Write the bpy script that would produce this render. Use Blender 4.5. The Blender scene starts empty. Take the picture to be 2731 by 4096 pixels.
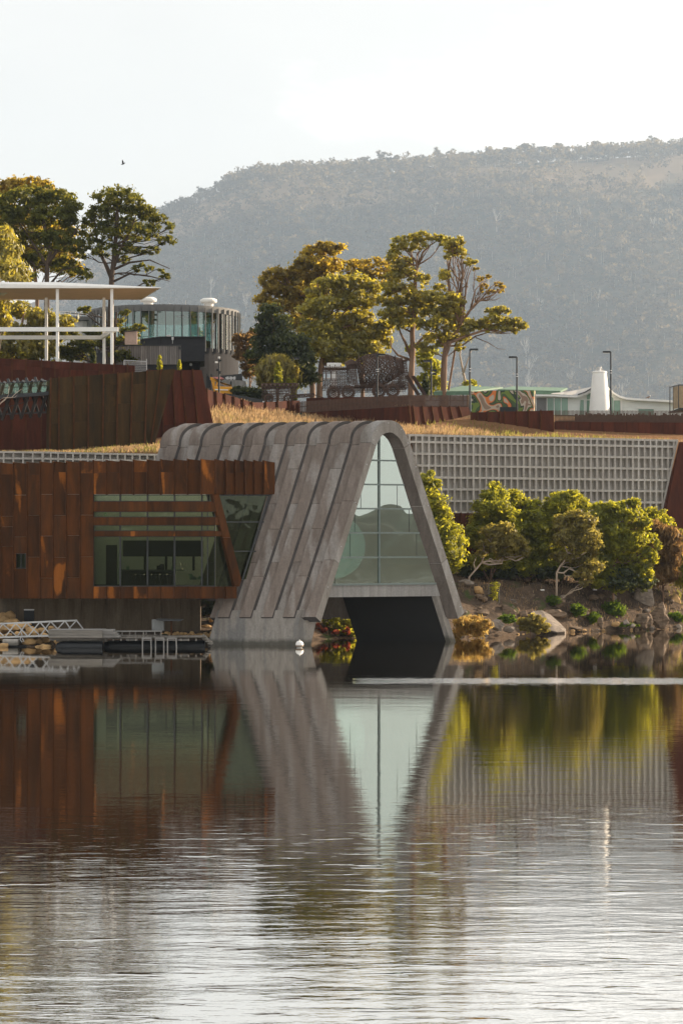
import bpy, bmesh, math, random
import numpy as np
from mathutils import Vector, Matrix, noise as mnoise
R = math.radians
# ------------------------------------------------------------------ camera, sky, sun, exposure
SC = bpy.context.scene
COL = SC.collection
F, CX, YH, H = 9300.0, 1365.5, 2150.0, 6.94      # focal length in photo pixels, optical axis, horizon row, eye height
cam_d = bpy.data.cameras.new('camera'); cam = bpy.data.objects.new('camera', cam_d); COL.objects.link(cam)
cam.location = (0, 0, H); cam.rotation_euler = (R(90), 0, 0)
cam_d.sensor_fit = 'VERTICAL'; cam_d.sensor_height = 36.0; cam_d.lens = F / 4096 * 36
cam_d.shift_y = (YH - 2048) / 4096
cam_d.clip_start = 0.5; cam_d.clip_end = 12000
SC.camera = cam
SUN_AZ, SUN_EL = 27.5, 19.0        # azimuth measured from +X towards +Y (away from the camera)
sv = Vector((math.cos(R(SUN_AZ)) * math.cos(R(SUN_EL)), math.sin(R(SUN_AZ)) * math.cos(R(SUN_EL)), math.sin(R(SUN_EL))))
W = bpy.data.worlds.new('World'); SC.world = W; W.use_nodes = True
nt = W.node_tree; nt.nodes.clear()
sky = nt.nodes.new('ShaderNodeTexSky'); sky.sky_type = 'NISHITA'; sky.sun_disc = False
sky.sun_elevation = R(SUN_EL); sky.sun_rotation = R(90 - SUN_AZ)
sky.air_density = 1.0; sky.dust_density = 3.0; sky.ozone_density = 1.0
bg = nt.nodes.new('ShaderNodeBackground'); bg.inputs[1].default_value = 0.090
out = nt.nodes.new('ShaderNodeOutputWorld')
# one bright cloud bank over the hill, faint haze cloud elsewhere; all by direction in the sky
L = nt.links.new
def wn(t, **k):
    x = nt.nodes.new(t)
    for a_, b_ in k.items(): setattr(x, a_, b_)
    return x
def wmath(op, a_, b_=None):
    x = wn('ShaderNodeMath', operation=op)
    for i, q in enumerate((a_, b_)):
        if q is None: continue
        if isinstance(q, (int, float)): x.inputs[i].default_value = q
        else: L(q, x.inputs[i])
    return x.outputs[0]
tc = wn('ShaderNodeTexCoord'); sp = wn('ShaderNodeSeparateXYZ'); L(tc.outputs['Generated'], sp.inputs[0])
mp = wn('ShaderNodeMapping'); mp.inputs['Scale'].default_value = (1.0, 1.0, 2.2); L(tc.outputs['Generated'], mp.inputs[0])
cn = wn('ShaderNodeTexNoise'); cn.inputs['Scale'].default_value = 9.0; cn.inputs['Detail'].default_value = 9; cn.inputs['Roughness'].default_value = 0.6; L(mp.outputs[0], cn.inputs['Vector'])
cn2 = wn('ShaderNodeTexNoise'); cn2.inputs['Scale'].default_value = 3.0; cn2.inputs['Detail'].default_value = 7; L(mp.outputs[0], cn2.inputs['Vector'])
ex = wmath('MULTIPLY', wmath('SUBTRACT', sp.outputs[0], 0.118), 10.0); ez = wmath('MULTIPLY', wmath('SUBTRACT', sp.outputs[2], 0.197), 32.0)
dd = wmath('SQRT', wmath('ADD', wmath('MULTIPLY', ex, ex), wmath('MULTIPLY', ez, ez)))
cl = wmath('ADD', dd, wmath('MULTIPLY', wmath('SUBTRACT', cn.outputs['Fac'], 0.5), 3.2))
cr = wn('ShaderNodeMapRange'); cr.inputs[1].default_value = 1.25; cr.inputs[2].default_value = 0.55; cr.interpolation_type = 'SMOOTHSTEP'; L(cl, cr.inputs[0])
cr2 = wn('ShaderNodeMapRange'); cr2.inputs[1].default_value = 0.52; cr2.inputs[2].default_value = 0.72; cr2.inputs[4].default_value = 0.35; L(cn2.outputs['Fac'], cr2.inputs[0])
veil = wn('ShaderNodeMixRGB'); veil.inputs[0].default_value = 0.84; veil.inputs[2].default_value = (4.65, 4.48, 4.18, 1); L(sky.outputs[0], veil.inputs[1])
c1 = wn('ShaderNodeMixRGB'); c1.inputs[2].default_value = (5.7, 5.5, 5.15, 1); L(cr2.outputs[0], c1.inputs[0]); L(veil.outputs[0], c1.inputs[1])
c2 = wn('ShaderNodeMixRGB'); c2.inputs[2].default_value = (7.0, 6.7, 6.3, 1); L(wmath('MULTIPLY', cr.outputs[0], 0.85), c2.inputs[0]); L(c1.outputs[0], c2.inputs[1])
L(c2.outputs[0], bg.inputs[0]); L(bg.outputs[0], out.inputs[0])
sd = bpy.data.lights.new('sun', 'SUN'); sun = bpy.data.objects.new('sun', sd); COL.objects.link(sun)
sd.energy = 5.0; sd.angle = R(0.6); sd.color = (1.0, 0.80, 0.58)
sun.rotation_euler = (-sv).to_track_quat('-Z', 'Y').to_euler()
SC.view_settings.view_transform = 'Standard'; SC.view_settings.look = 'None'
SC.view_settings.gamma = 1.0; SC.view_settings.use_curve_mapping = False
SC.view_settings.exposure = 1.24
SC.render.engine = 'CYCLES'
SC.cycles.volume_bounces = 0; SC.cycles.max_bounces = 8; SC.cycles.transparent_max_bounces = 16
HAZE_DENSITY = 0.000068
# ------------------------------------------------------------------ helpers
def P(px, py, Y):
    return Vector(((px - CX) / F * Y, Y, H + (YH - py) / F * Y))
def PZ(px, z, Y):
    return Vector(((px - CX) / F * Y, Y, z))
def XX(px, Y): return (px - CX) / F * Y
class VP:
    """vertical plane in the world, through two plan points given as (photo column, distance)"""
    def __init__(s, pa, Ya, pb, Yb):
        s.a = Vector((XX(pa, Ya), Ya, 0)); s.b = Vector((XX(pb, Yb), Yb, 0))
        s.u = (s.b - s.a).normalized(); s.n = Vector((s.u.y, -s.u.x, 0))
        if s.n.y > 0: s.n = -s.n
    def pt(s, px, py, off=0.0):
        d = Vector(((px - CX) / F, 1, (YH - py) / F))
        t = (s.n.dot(s.a) + off) / s.n.dot(d)
        return Vector((d.x * t, t, H + d.z * t))
def tag(o, label=None, cat=None, group=None, kind=None):
    if label: o['label'] = label
    if cat: o['category'] = cat
    if group: o['group'] = group
    if kind: o['kind'] = kind
    return o
def empty(name, loc, label=None, cat=None, group=None):
    o = bpy.data.objects.new(name, None); COL.objects.link(o); o.location = loc; o.empty_display_size = 0.5
    return tag(o, label, cat, group)
def link(name, me, mat=None, parent=None):
    o = bpy.data.objects.new(name, me); COL.objects.link(o)
    if mat is not None and len(me.materials) == 0: me.materials.append(mat)
    if parent is not None:
        o.parent = parent
        o.location = -parent_world(parent)          # meshes are written in world coordinates
    return o
def parent_world(p):
    v = Vector((0, 0, 0))
    while p is not None:
        v = v + Vector(p.location); p = p.parent
    return v
def copy_tree(o, loc=None, rotz=None, scale=None, parent=None):
    c = o.copy(); COL.objects.link(c)
    if parent is not None: c.parent = parent
    if loc is not None: c.location = loc
    if rotz is not None: c.rotation_euler.z = rotz
    if scale is not None: c.scale = (scale, scale, scale)
    for ch in list(o.children): copy_tree(ch, parent=c)
    return c
class MB:
    def __init__(s): s.v = []; s.f = []
    def add(s, vs, fs):
        n = len(s.v); s.v += [tuple(v) for v in vs]; s.f += [tuple(i + n for i in f) for f in fs]; return s
    def box(s, c, size, rz=0.0, M=None):
        x, y, z = size[0] / 2, size[1] / 2, size[2] / 2
        vs = [Vector(p) for p in ((-x,-y,-z),(x,-y,-z),(x,y,-z),(-x,y,-z),(-x,-y,z),(x,-y,z),(x,y,z),(-x,y,z))]
        m = M if M is not None else Matrix.Rotation(rz, 3, 'Z')
        c = Vector(c)
        return s.add([m @ v + c for v in vs], [(0,3,2,1),(4,5,6,7),(0,1,5,4),(1,2,6,5),(2,3,7,6),(3,0,4,7)])
    def prism(s, poly, vec):
        n = len(poly); vec = Vector(vec)
        a = [Vector(p) for p in poly]; b = [p + vec for p in a]
        # orient the caps outwards
        nrm = Vector((0,0,0))
        for i in range(n): nrm += a[i].cross(a[(i+1) % n])
        if nrm.dot(vec) > 0: a.reverse(); b.reverse()
        return s.add(a + b, [tuple(range(n)), tuple(range(2*n-1, n-1, -1))] + [(i, i+n, (i+1) % n + n, (i+1) % n) for i in range(n)])
    def beam(s, a, b, w, h, up=(0,0,1)):
        a = Vector(a); b = Vector(b); d = (b - a).normalized(); up = Vector(up)
        if abs(d.dot(up)) > 0.98: up = Vector((0,1,0))
        r = d.cross(up).normalized(); u = r.cross(d).normalized()
        q = [r*(-w/2)+u*(-h/2), r*(w/2)+u*(-h/2), r*(w/2)+u*(h/2), r*(-w/2)+u*(h/2)]
        return s.add([a+p for p in q] + [b+p for p in q], [(0,3,2,1),(4,5,6,7),(0,1,5,4),(1,2,6,5),(2,3,7,6),(3,0,4,7)])
    def tube(s, pts, rad, n=6, cap=True):
        pts = [Vector(p) for p in pts]
        if not isinstance(rad, (list, tuple)): rad = [rad] * len(pts)
        base = len(s.v); prev = None
        for i, p in enumerate(pts):
            d = (pts[min(i+1, len(pts)-1)] - pts[max(i-1, 0)]).normalized()
            ref = Vector((0,0,1)) if abs(d.z) < 0.95 else Vector((1,0,0))
            r = d.cross(ref).normalized() if prev is None else (prev - d * prev.dot(d)).normalized()
            prev = r; u = d.cross(r)
            for k in range(n):
                a = 2*math.pi*k/n
                s.v.append(tuple(p + (r*math.cos(a) + u*math.sin(a)) * rad[i]))
        for i in range(len(pts)-1):
            for k in range(n):
                a = base+i*n+k; b = base+i*n+(k+1) % n
                s.f.append((a, b, b+n, a+n))
        if cap:
            s.f.append(tuple(base+k for k in range(n))[::-1]); s.f.append(tuple(base+(len(pts)-1)*n+k for k in range(n)))
        return s
    def lathe(s, prof, c, n=24):
        """prof: list of (r, z)"""
        base = len(s.v); c = Vector(c)
        for r, z in prof:
            for k in range(n):
                a = 2*math.pi*k/n; s.v.append((c.x + r*math.cos(a), c.y + r*math.sin(a), c.z + z))
        for i in range(len(prof)-1):
            for k in range(n):
                a = base+i*n+k; b = base+i*n+(k+1) % n
                s.f.append((a, b, b+n, a+n))
        s.f.append(tuple(base+k for k in range(n))[::-1]); s.f.append(tuple(base+(len(prof)-1)*n+k for k in range(n)))
        return s
    def build(s, name, mat, parent=None, smooth=False, bevel=0.0):
        me = bpy.data.meshes.new(name); me.from_pydata(s.v, [], s.f); me.update()
        if smooth: me.shade_smooth()
        o = link(name, me, mat, parent)
        if bevel:
            b = o.modifiers.new('bevel', 'BEVEL'); b.width = bevel; b.segments = 2; b.limit_method = 'ANGLE'
        return o
def npmesh(name, V, Fq, mat=None, parent=None, attr=None, nv=4):
    """big meshes straight from numpy; Fq: (m, nv) indices; attr: per-face float 'tint'"""
    me = bpy.data.meshes.new(name)
    V = np.asarray(V, dtype=np.float32); Fq = np.asarray(Fq, dtype=np.int32)
    me.vertices.add(len(V)); me.vertices.foreach_set('co', V.ravel())
    m = len(Fq); me.loops.add(m*nv); me.loops.foreach_set('vertex_index', Fq.ravel())
    me.polygons.add(m); me.polygons.foreach_set('loop_start', np.arange(0, m*nv, nv, dtype=np.int32))
    me.polygons.foreach_set('loop_total', np.full(m, nv, dtype=np.int32))
    me.update(calc_edges=True)
    if attr is not None:
        a = me.attributes.new('tint', 'FLOAT', 'FACE'); a.data.foreach_set('value', np.asarray(attr, dtype=np.float32))
    return link(name, me, mat, parent)
# ------------------------------------------------------------------ materials
class NM:
    def __init__(s, name):
        s.m = bpy.data.materials.new(name); s.m.use_nodes = True; s.t = s.m.node_tree
        s.t.nodes.clear(); s.out = s.n('ShaderNodeOutputMaterial')
    def n(s, typ, **kw):
        x = s.t.nodes.new(typ)
        for k, v in kw.items(): setattr(x, k, v)
        return x
    def l(s, a, b): s.t.links.new(a, b)
    def coord(s, scale=(1,1,1), obj=False):
        t = s.n('ShaderNodeTexCoord') if obj else s.n('ShaderNodeNewGeometry')
        m = s.n('ShaderNodeMapping'); m.inputs['Scale'].default_value = scale
        s.l(t.outputs['Object'] if obj else t.outputs['Position'], m.inputs[0]); return m.outputs[0]
    def noise(s, vec, scale, detail=5, rough=0.6, dist=0.0):
        x = s.n('ShaderNodeTexNoise'); x.inputs['Scale'].default_value = scale; x.inputs['Detail'].default_value = detail
        x.inputs['Roughness'].default_value = rough; x.inputs['Distortion'].default_value = dist
        if vec is not None: s.l(vec, x.inputs['Vector'])
        return x.outputs['Fac']
    def rng(s, v, a, b, c=0.0, d=1.0):
        x = s.n('ShaderNodeMapRange')
        for i, q in enumerate((a, b, c, d)): x.inputs[i+1].default_value = q
        s.l(v, x.inputs[0]); return x.outputs[0]
    def math(s, op, a, b=None):
        x = s.n('ShaderNodeMath', operation=op)
        for i, q in enumerate((a, b)):
            if q is None: continue
            if isinstance(q, (int, float)): x.inputs[i].default_value = q
            else: s.l(q, x.inputs[i])
        return x.outputs[0]
    def mix(s, fac, a, b, mode='MIX'):
        x = s.n('ShaderNodeMixRGB', blend_type=mode)
        for i, q in enumerate((fac, a, b)):
            if isinstance(q, (int, float)): x.inputs[i].default_value = q
            elif isinstance(q, tuple): x.inputs[i].default_value = (q + (1,))[:4]
            else: s.l(q, x.inputs[i])
        return x.outputs[0]
    def ramp(s, fac, stops):
        x = s.n('ShaderNodeValToRGB'); e = x.color_ramp.elements
        while len(e) < len(stops): e.new(0.5)
        for i, (p, c) in enumerate(stops): e[i].position = p; e[i].color = (c + (1,))[:4]
        s.l(fac, x.inputs[0]); return x.outputs[0]
    def objrand(s): return s.n('ShaderNodeObjectInfo').outputs['Random']
    def bump(s, h, strength=0.3, dist=0.05):
        x = s.n('ShaderNodeBump'); x.inputs['Strength'].default_value = strength; x.inputs['Distance'].default_value = dist
        s.l(h, x.inputs['Height']); return x.outputs[0]
    def pbr(s, col, rough=0.8, metal=0.0, spec=0.5, bump=None):
        x = s.n('ShaderNodeBsdfPrincipled')
        if isinstance(col, tuple): x.inputs['Base Color'].default_value = (col + (1,))[:4]
        else: s.l(col, x.inputs['Base Color'])
        if isinstance(rough, (int, float)): x.inputs['Roughness'].default_value = rough
        else: s.l(rough, x.inputs['Roughness'])
        x.inputs['Metallic'].default_value = metal; x.inputs['Specular IOR Level'].default_value = spec
        if bump is not None: s.l(bump, x.inputs['Normal'])
        s.l(x.outputs[0], s.out.inputs[0]); return x
def simple(name, c, rough=0.7, metal=0.0, var=0.15, scale=3.0, spec=0.4, bump=0.15, stretch=(1,1,1), orand=0.0):
    m = NM(name); v = m.coord(stretch); f = m.noise(v, scale, 6)
    lo = tuple(x*(1-var) for x in c); hi = tuple(min(1, x*(1+var)) for x in c)
    col = m.mix(m.rng(f, 0.3, 0.7), lo, hi)
    if orand:
        k = m.rng(m.objrand(), 0, 1, 1-orand, 1+orand)
        cc = m.n('ShaderNodeCombineXYZ'); [m.l(k, cc.inputs[i]) for i in range(3)]
        col = m.mix(1.0, col, cc.outputs[0], 'MULTIPLY')
    m.pbr(col, rough, metal, spec, m.bump(m.noise(v, scale*8, 4), bump, 0.02) if bump else None)
    return m.m
def greymul(m, col, k):
    cc = m.n('ShaderNodeCombineXYZ'); [m.l(k, cc.inputs[i]) for i in range(3)]
    return m.mix(1.0, col, cc.outputs[0], 'MULTIPLY')
def concrete(name, a, b, c, streak=0.5, orand=0.22, patch=0.5):
    """board-marked concrete: warm base, paler efflorescence in patches, drip streaks, pin holes"""
    m = NM(name); v = m.coord((1,1,1)); vs = m.coord((1.6,1.6,0.28))
    rnd = m.objrand()
    off = m.n('ShaderNodeVectorMath', operation='ADD'); cc = m.n('ShaderNodeCombineXYZ')
    k = m.math('MULTIPLY', rnd, 37.0); m.l(k, cc.inputs[0]); m.l(k, cc.inputs[2]); m.l(vs, off.inputs[0]); m.l(cc.outputs[0], off.inputs[1])
    st = m.noise(off.outputs[0], 1.1, 7, 0.62, 0.4)
    big = m.noise(off.outputs[0], 0.55, 4, 0.5, 0.3)
    col = m.mix(m.rng(st, 0.35, 0.65), a, b)
    pf = m.rng(m.math('ADD', big, m.math('MULTIPLY', m.noise(v, 5.0, 5), 0.16)), 0.585, 0.70)
    col = m.mix(m.math('MULTIPLY', pf, patch), col, c)
    fine = m.noise(v, 9.0, 6, 0.7)
    col = greymul(m, col, m.rng(fine, 0.25, 0.75, 0.80, 1.18))
    dk = m.rng(m.noise(m.coord((1.2,1.2,0.12)), 1.7, 6, 0.6), 0.56, 0.74, 1.0, 1.0-0.45*streak)
    col = greymul(m, col, dk)
    col = greymul(m, col, m.rng(m.noise(m.coord((4.5,4.5,0.22)), 1.6, 5, 0.65), 0.30, 0.72, 1.10, 0.86))
    col = greymul(m, col, m.rng(rnd, 0, 1, 1-orand, 1+orand))
    g = m.n('ShaderNodeNewGeometry'); s_ = m.n('ShaderNodeSeparateXYZ'); m.l(g.outputs['Position'], s_.inputs[0])      # algae stain just above the water
    tide = m.math('ADD', s_.outputs[2], m.math('MULTIPLY', m.noise(m.coord((2,2,0.3)), 1.5, 4), -0.45))
    col = m.mix(m.rng(tide, -0.05, 0.22, 0.75, 0.0), col, (0.045,0.042,0.028))
    m.pbr(col, 0.82, 0, 0.35, m.bump(m.noise(v, 24, 4), 0.35, 0.015)); return m.m
def rust(name, base, dark, bright, bfac=1.0, orand=0.3):
    """weathering steel: dark film, long run-down streaks, flame shaped bright patches, plate to plate differences"""
    m = NM(name); rnd = m.objrand()
    cc = m.n('ShaderNodeCombineXYZ'); k = m.math('MULTIPLY', rnd, 53.0); [m.l(k, cc.inputs[i]) for i in range(3)]
    def shift(vec):
        o = m.n('ShaderNodeVectorMath', operation='ADD'); m.l(vec, o.inputs[0]); m.l(cc.outputs[0], o.inputs[1]); return o.outputs[0]
    vs = shift(m.coord((1.7,1.7,0.30))); vf = m.coord((1,1,1))
    f1 = m.noise(vs, 0.9, 7, 0.6, 0.6); f2 = m.noise(shift(m.coord((1.0,1.0,0.28))), 0.75, 3, 0.45, 0.5)
    col = m.mix(m.rng(f1, 0.35, 0.68), dark, base)
    fl = m.rng(m.math('ADD', f2, m.math('MULTIPLY', m.noise(vf, 6.0, 3), 0.05)), 0.645, 0.69)
    col = m.mix(m.math('MULTIPLY', fl, bfac), col, bright)
    col = greymul(m, col, m.rng(m.noise(m.coord((3,3,0.35)), 3.0, 6, 0.7), 0.25, 0.75, 0.78, 1.2))
    col = greymul(m, col, m.rng(m.noise(vf, 14, 5, 0.7), 0.2, 0.8, 0.82, 1.16))
    col = greymul(m, col, m.rng(rnd, 0, 1, 1-orand, 1+orand))
    m.pbr(col, 0.80, 0.0, 0.12, m.bump(m.noise(vf, 30, 5), 0.3, 0.01)); return m.m
def leafmat(name, dark, light, trans, tw=0.45, gl=0.12):
    m = NM(name)
    a = m.n('ShaderNodeAttribute'); a.attribute_name = 'tint'
    col = m.mix(a.outputs['Fac'], dark, light)
    col = greymul(m, col, m.rng(m.noise(m.coord(), 0.45, 3), 0.3, 0.7, 0.75, 1.25))
    d = m.n('ShaderNodeBsdfDiffuse'); m.l(greymul(m, col, m.rng(a.outputs['Fac'], 0, 1, 0.72, 0.95)), d.inputs[0])
    t = m.n('ShaderNodeBsdfTranslucent'); tcx = m.mix(1.0, m.mix(a.outputs['Fac'], tuple(x*0.7 for x in trans), trans), (1,1,1), 'MULTIPLY'); m.l(tcx, t.inputs[0])
    x = m.n('ShaderNodeMixShader'); x.inputs[0].default_value = tw; m.l(d.outputs[0], x.inputs[1]); m.l(t.outputs[0], x.inputs[2])
    g = m.n('ShaderNodeBsdfGlossy'); g.inputs['Roughness'].default_value = 0.45; g.inputs[0].default_value = (0.8,0.8,0.75,1)
    y = m.n('ShaderNodeMixShader'); y.inputs[0].default_value = gl*0.3; m.l(x.outputs[0], y.inputs[1]); m.l(g.outputs[0], y.inputs[2])
    m.l(y.outputs[0], m.out.inputs[0]); return m.m
def glassmat(name, tint, refl, rough=0.0, wav=0.0, wscale=0.5, rtint=(1,1,1)):
    """thin pane: tinted transparency plus a mirror reflection that grows towards grazing angles"""
    m = NM(name)
    t = m.n('ShaderNodeBsdfTransparent'); t.inputs[0].default_value = tint + (1,)
    g = m.n('ShaderNodeBsdfGlossy'); g.inputs['Roughness'].default_value = rough; g.inputs[0].default_value = rtint + (1,)
    fr = m.n('ShaderNodeFresnel'); fr.inputs[0].default_value = 1.5
    f = m.math('MINIMUM', m.math('ADD', fr.outputs[0], refl), 1.0)
    if wav:
        b = m.bump(m.noise(m.coord((1,1,0.8)), wscale, 2, 0.4, 0.5), wav, 0.1); m.l(b, g.inputs['Normal'])
    x = m.n('ShaderNodeMixShader'); m.l(f, x.inputs[0]); m.l(t.outputs[0], x.inputs[1]); m.l(g.outputs[0], x.inputs[2])
    m.l(x.outputs[0], m.out.inputs[0]); return m.m
MT = {}
MT['vault'] = concrete('vault_concrete', (0.170,0.138,0.118), (0.230,0.192,0.168), (0.33,0.315,0.30), 0.6, 0.08, 0.60)
MT['vault_step'] = simple('shaded_step', (0.066,0.060,0.058), 0.85, var=0.3, scale=1.5)  # dark colour carries the shade on rib steps and rib ends
MT['vault_inner'] = concrete('inner_concrete', (0.095,0.078,0.066), (0.135,0.112,0.098), (0.17,0.155,0.14), 0.6, 0.08, 0.3)  # browner soffit concrete, further darkened to carry its shade
MT['vault_front'] = concrete('vault_front_concrete', (0.20,0.18,0.16), (0.28,0.26,0.24), (0.36,0.35,0.34), 0.4, 0.08, 0.5)
MT['pier'] = concrete('pier_concrete', (0.22,0.20,0.18), (0.31,0.29,0.265), (0.14,0.14,0.14), 0.4, 0.05, 0.7)
MT['pier_dark'] = simple('near_black_wall', (0.004,0.004,0.004), 0.8, var=0.2, scale=1.2)  # deep shade of the pier's inner face put into a near-black colour
MT['beam'] = concrete('beam_concrete', (0.26,0.25,0.24), (0.34,0.33,0.32), (0.2,0.2,0.2), 0.4, 0.05, 0.3)
MT['grid'] = concrete('coffer_concrete', (0.40,0.37,0.335), (0.50,0.47,0.43), (0.54,0.52,0.49), 0.35, 0.05, 0.3)
MT['under'] = concrete('underwall_concrete', (0.115,0.085,0.055), (0.19,0.145,0.095), (0.06,0.048,0.035), 1.0, 0.05, 0.6)
MT['rust'] = rust('rust_orange', (0.118,0.040,0.010), (0.048,0.022,0.010), (0.38,0.125,0.022), 0.75)
MT['rust_dark'] = rust('rust_brown', (0.072,0.040,0.014), (0.032,0.023,0.011), (0.13,0.062,0.018), 0.45, 0.2)
MT['rust_red'] = rust('rust_red', (0.100,0.029,0.015), (0.056,0.019,0.012), (0.13,0.045,0.027), 0.35, 0.15)
MT['fin'] = simple('rust_seam', (0.085,0.034,0.014), 0.8, var=0.35, scale=2, spec=0.1)
MT['steel'] = simple('dark_steel', (0.035,0.038,0.042), 0.45, var=0.2)
MT['frame'] = simple('window_frame', (0.03,0.033,0.035), 0.4, var=0.2, bump=0)
MT['frame_grey'] = simple('grey_mullion', (0.16,0.20,0.19), 0.4, var=0.1, bump=0)
MT['white'] = simple('white_paint', (0.90,0.89,0.86), 0.5, var=0.05, scale=0.8, bump=0.05)
MT['alu'] = simple('aluminium', (0.55,0.55,0.55), 0.35, 0.6, var=0.12)
MT['wood'] = simple('grey_timber', (0.20,0.185,0.165), 0.8, var=0.35, scale=1.5, stretch=(0.6,4,8), orand=0.22)
MT['wood_pale'] = simple('pale_timber', (0.26,0.25,0.24), 0.8, var=0.25, scale=1.5, stretch=(0.6,4,8), orand=0.15)
MT['soffit'] = simple('warm_bounce_soffit', (0.66,0.44,0.27), 0.8, var=0.06, scale=1, bump=0)  # white underside with the warm ground bounce put into its colour
MT['charcoal'] = simple('charcoal_render', (0.040,0.040,0.045), 0.9, var=0.12, spec=0.15)
MT['black'] = simple('black_rubber', (0.012,0.014,0.017), 0.35, var=0.2, bump=0.05)
MT['glass_bar'] = glassmat('bar_glass', (0.58,0.62,0.52), 0.0, wav=0.10, wscale=0.9, rtint=(0.85,0.92,0.75))
MT['glass_vault'] = glassmat('vault_glass', (0.46,0.58,0.55), 0.52, wav=0.22, wscale=0.22, rtint=(0.90,0.98,0.92))
MT['glass_clear'] = glassmat('lounge_glass', (0.70,0.86,0.84), 0.10, wav=0.05)
MT['glass_bridge'] = glassmat('bridge_glass', (0.75,0.9,0.85), 0.12, wav=0.05)
MT['mint'] = simple('mint_plaster', (0.66,0.80,0.74), 0.6, var=0.05, bump=0)
MT['pale_wall'] = simple('pale_interior', (0.62,0.66,0.56), 0.8, var=0.06, bump=0)
MT['grey_int'] = simple('grey_interior', (0.10,0.12,0.11), 0.8, var=0.1, bump=0)
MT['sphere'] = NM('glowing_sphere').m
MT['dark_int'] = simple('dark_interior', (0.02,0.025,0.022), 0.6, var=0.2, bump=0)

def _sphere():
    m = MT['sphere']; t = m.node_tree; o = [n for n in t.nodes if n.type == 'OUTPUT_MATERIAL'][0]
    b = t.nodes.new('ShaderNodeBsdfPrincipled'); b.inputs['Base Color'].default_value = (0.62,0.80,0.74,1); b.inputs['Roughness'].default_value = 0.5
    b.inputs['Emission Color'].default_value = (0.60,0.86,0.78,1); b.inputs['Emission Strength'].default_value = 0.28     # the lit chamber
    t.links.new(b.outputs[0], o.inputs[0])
_sphere()
# ------------------------------------------------------------------ haze
def haze_box():
    m = NM('haze_air')
    v = m.n('ShaderNodeVolumePrincipled'); v.inputs['Color'].default_value = (0.60, 0.77, 1.0, 1)
    v.inputs['Density'].default_value = HAZE_DENSITY; v.inputs['Anisotropy'].default_value = 0.25
    m.l(v.outputs[0], m.out.inputs['Volume'])
    b = MB(); b.box((0, 2900, 654.5), (6400, 9000, 1311)); o = b.build('haze', m.m); tag(o, kind='stuff')
haze_box()
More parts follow.
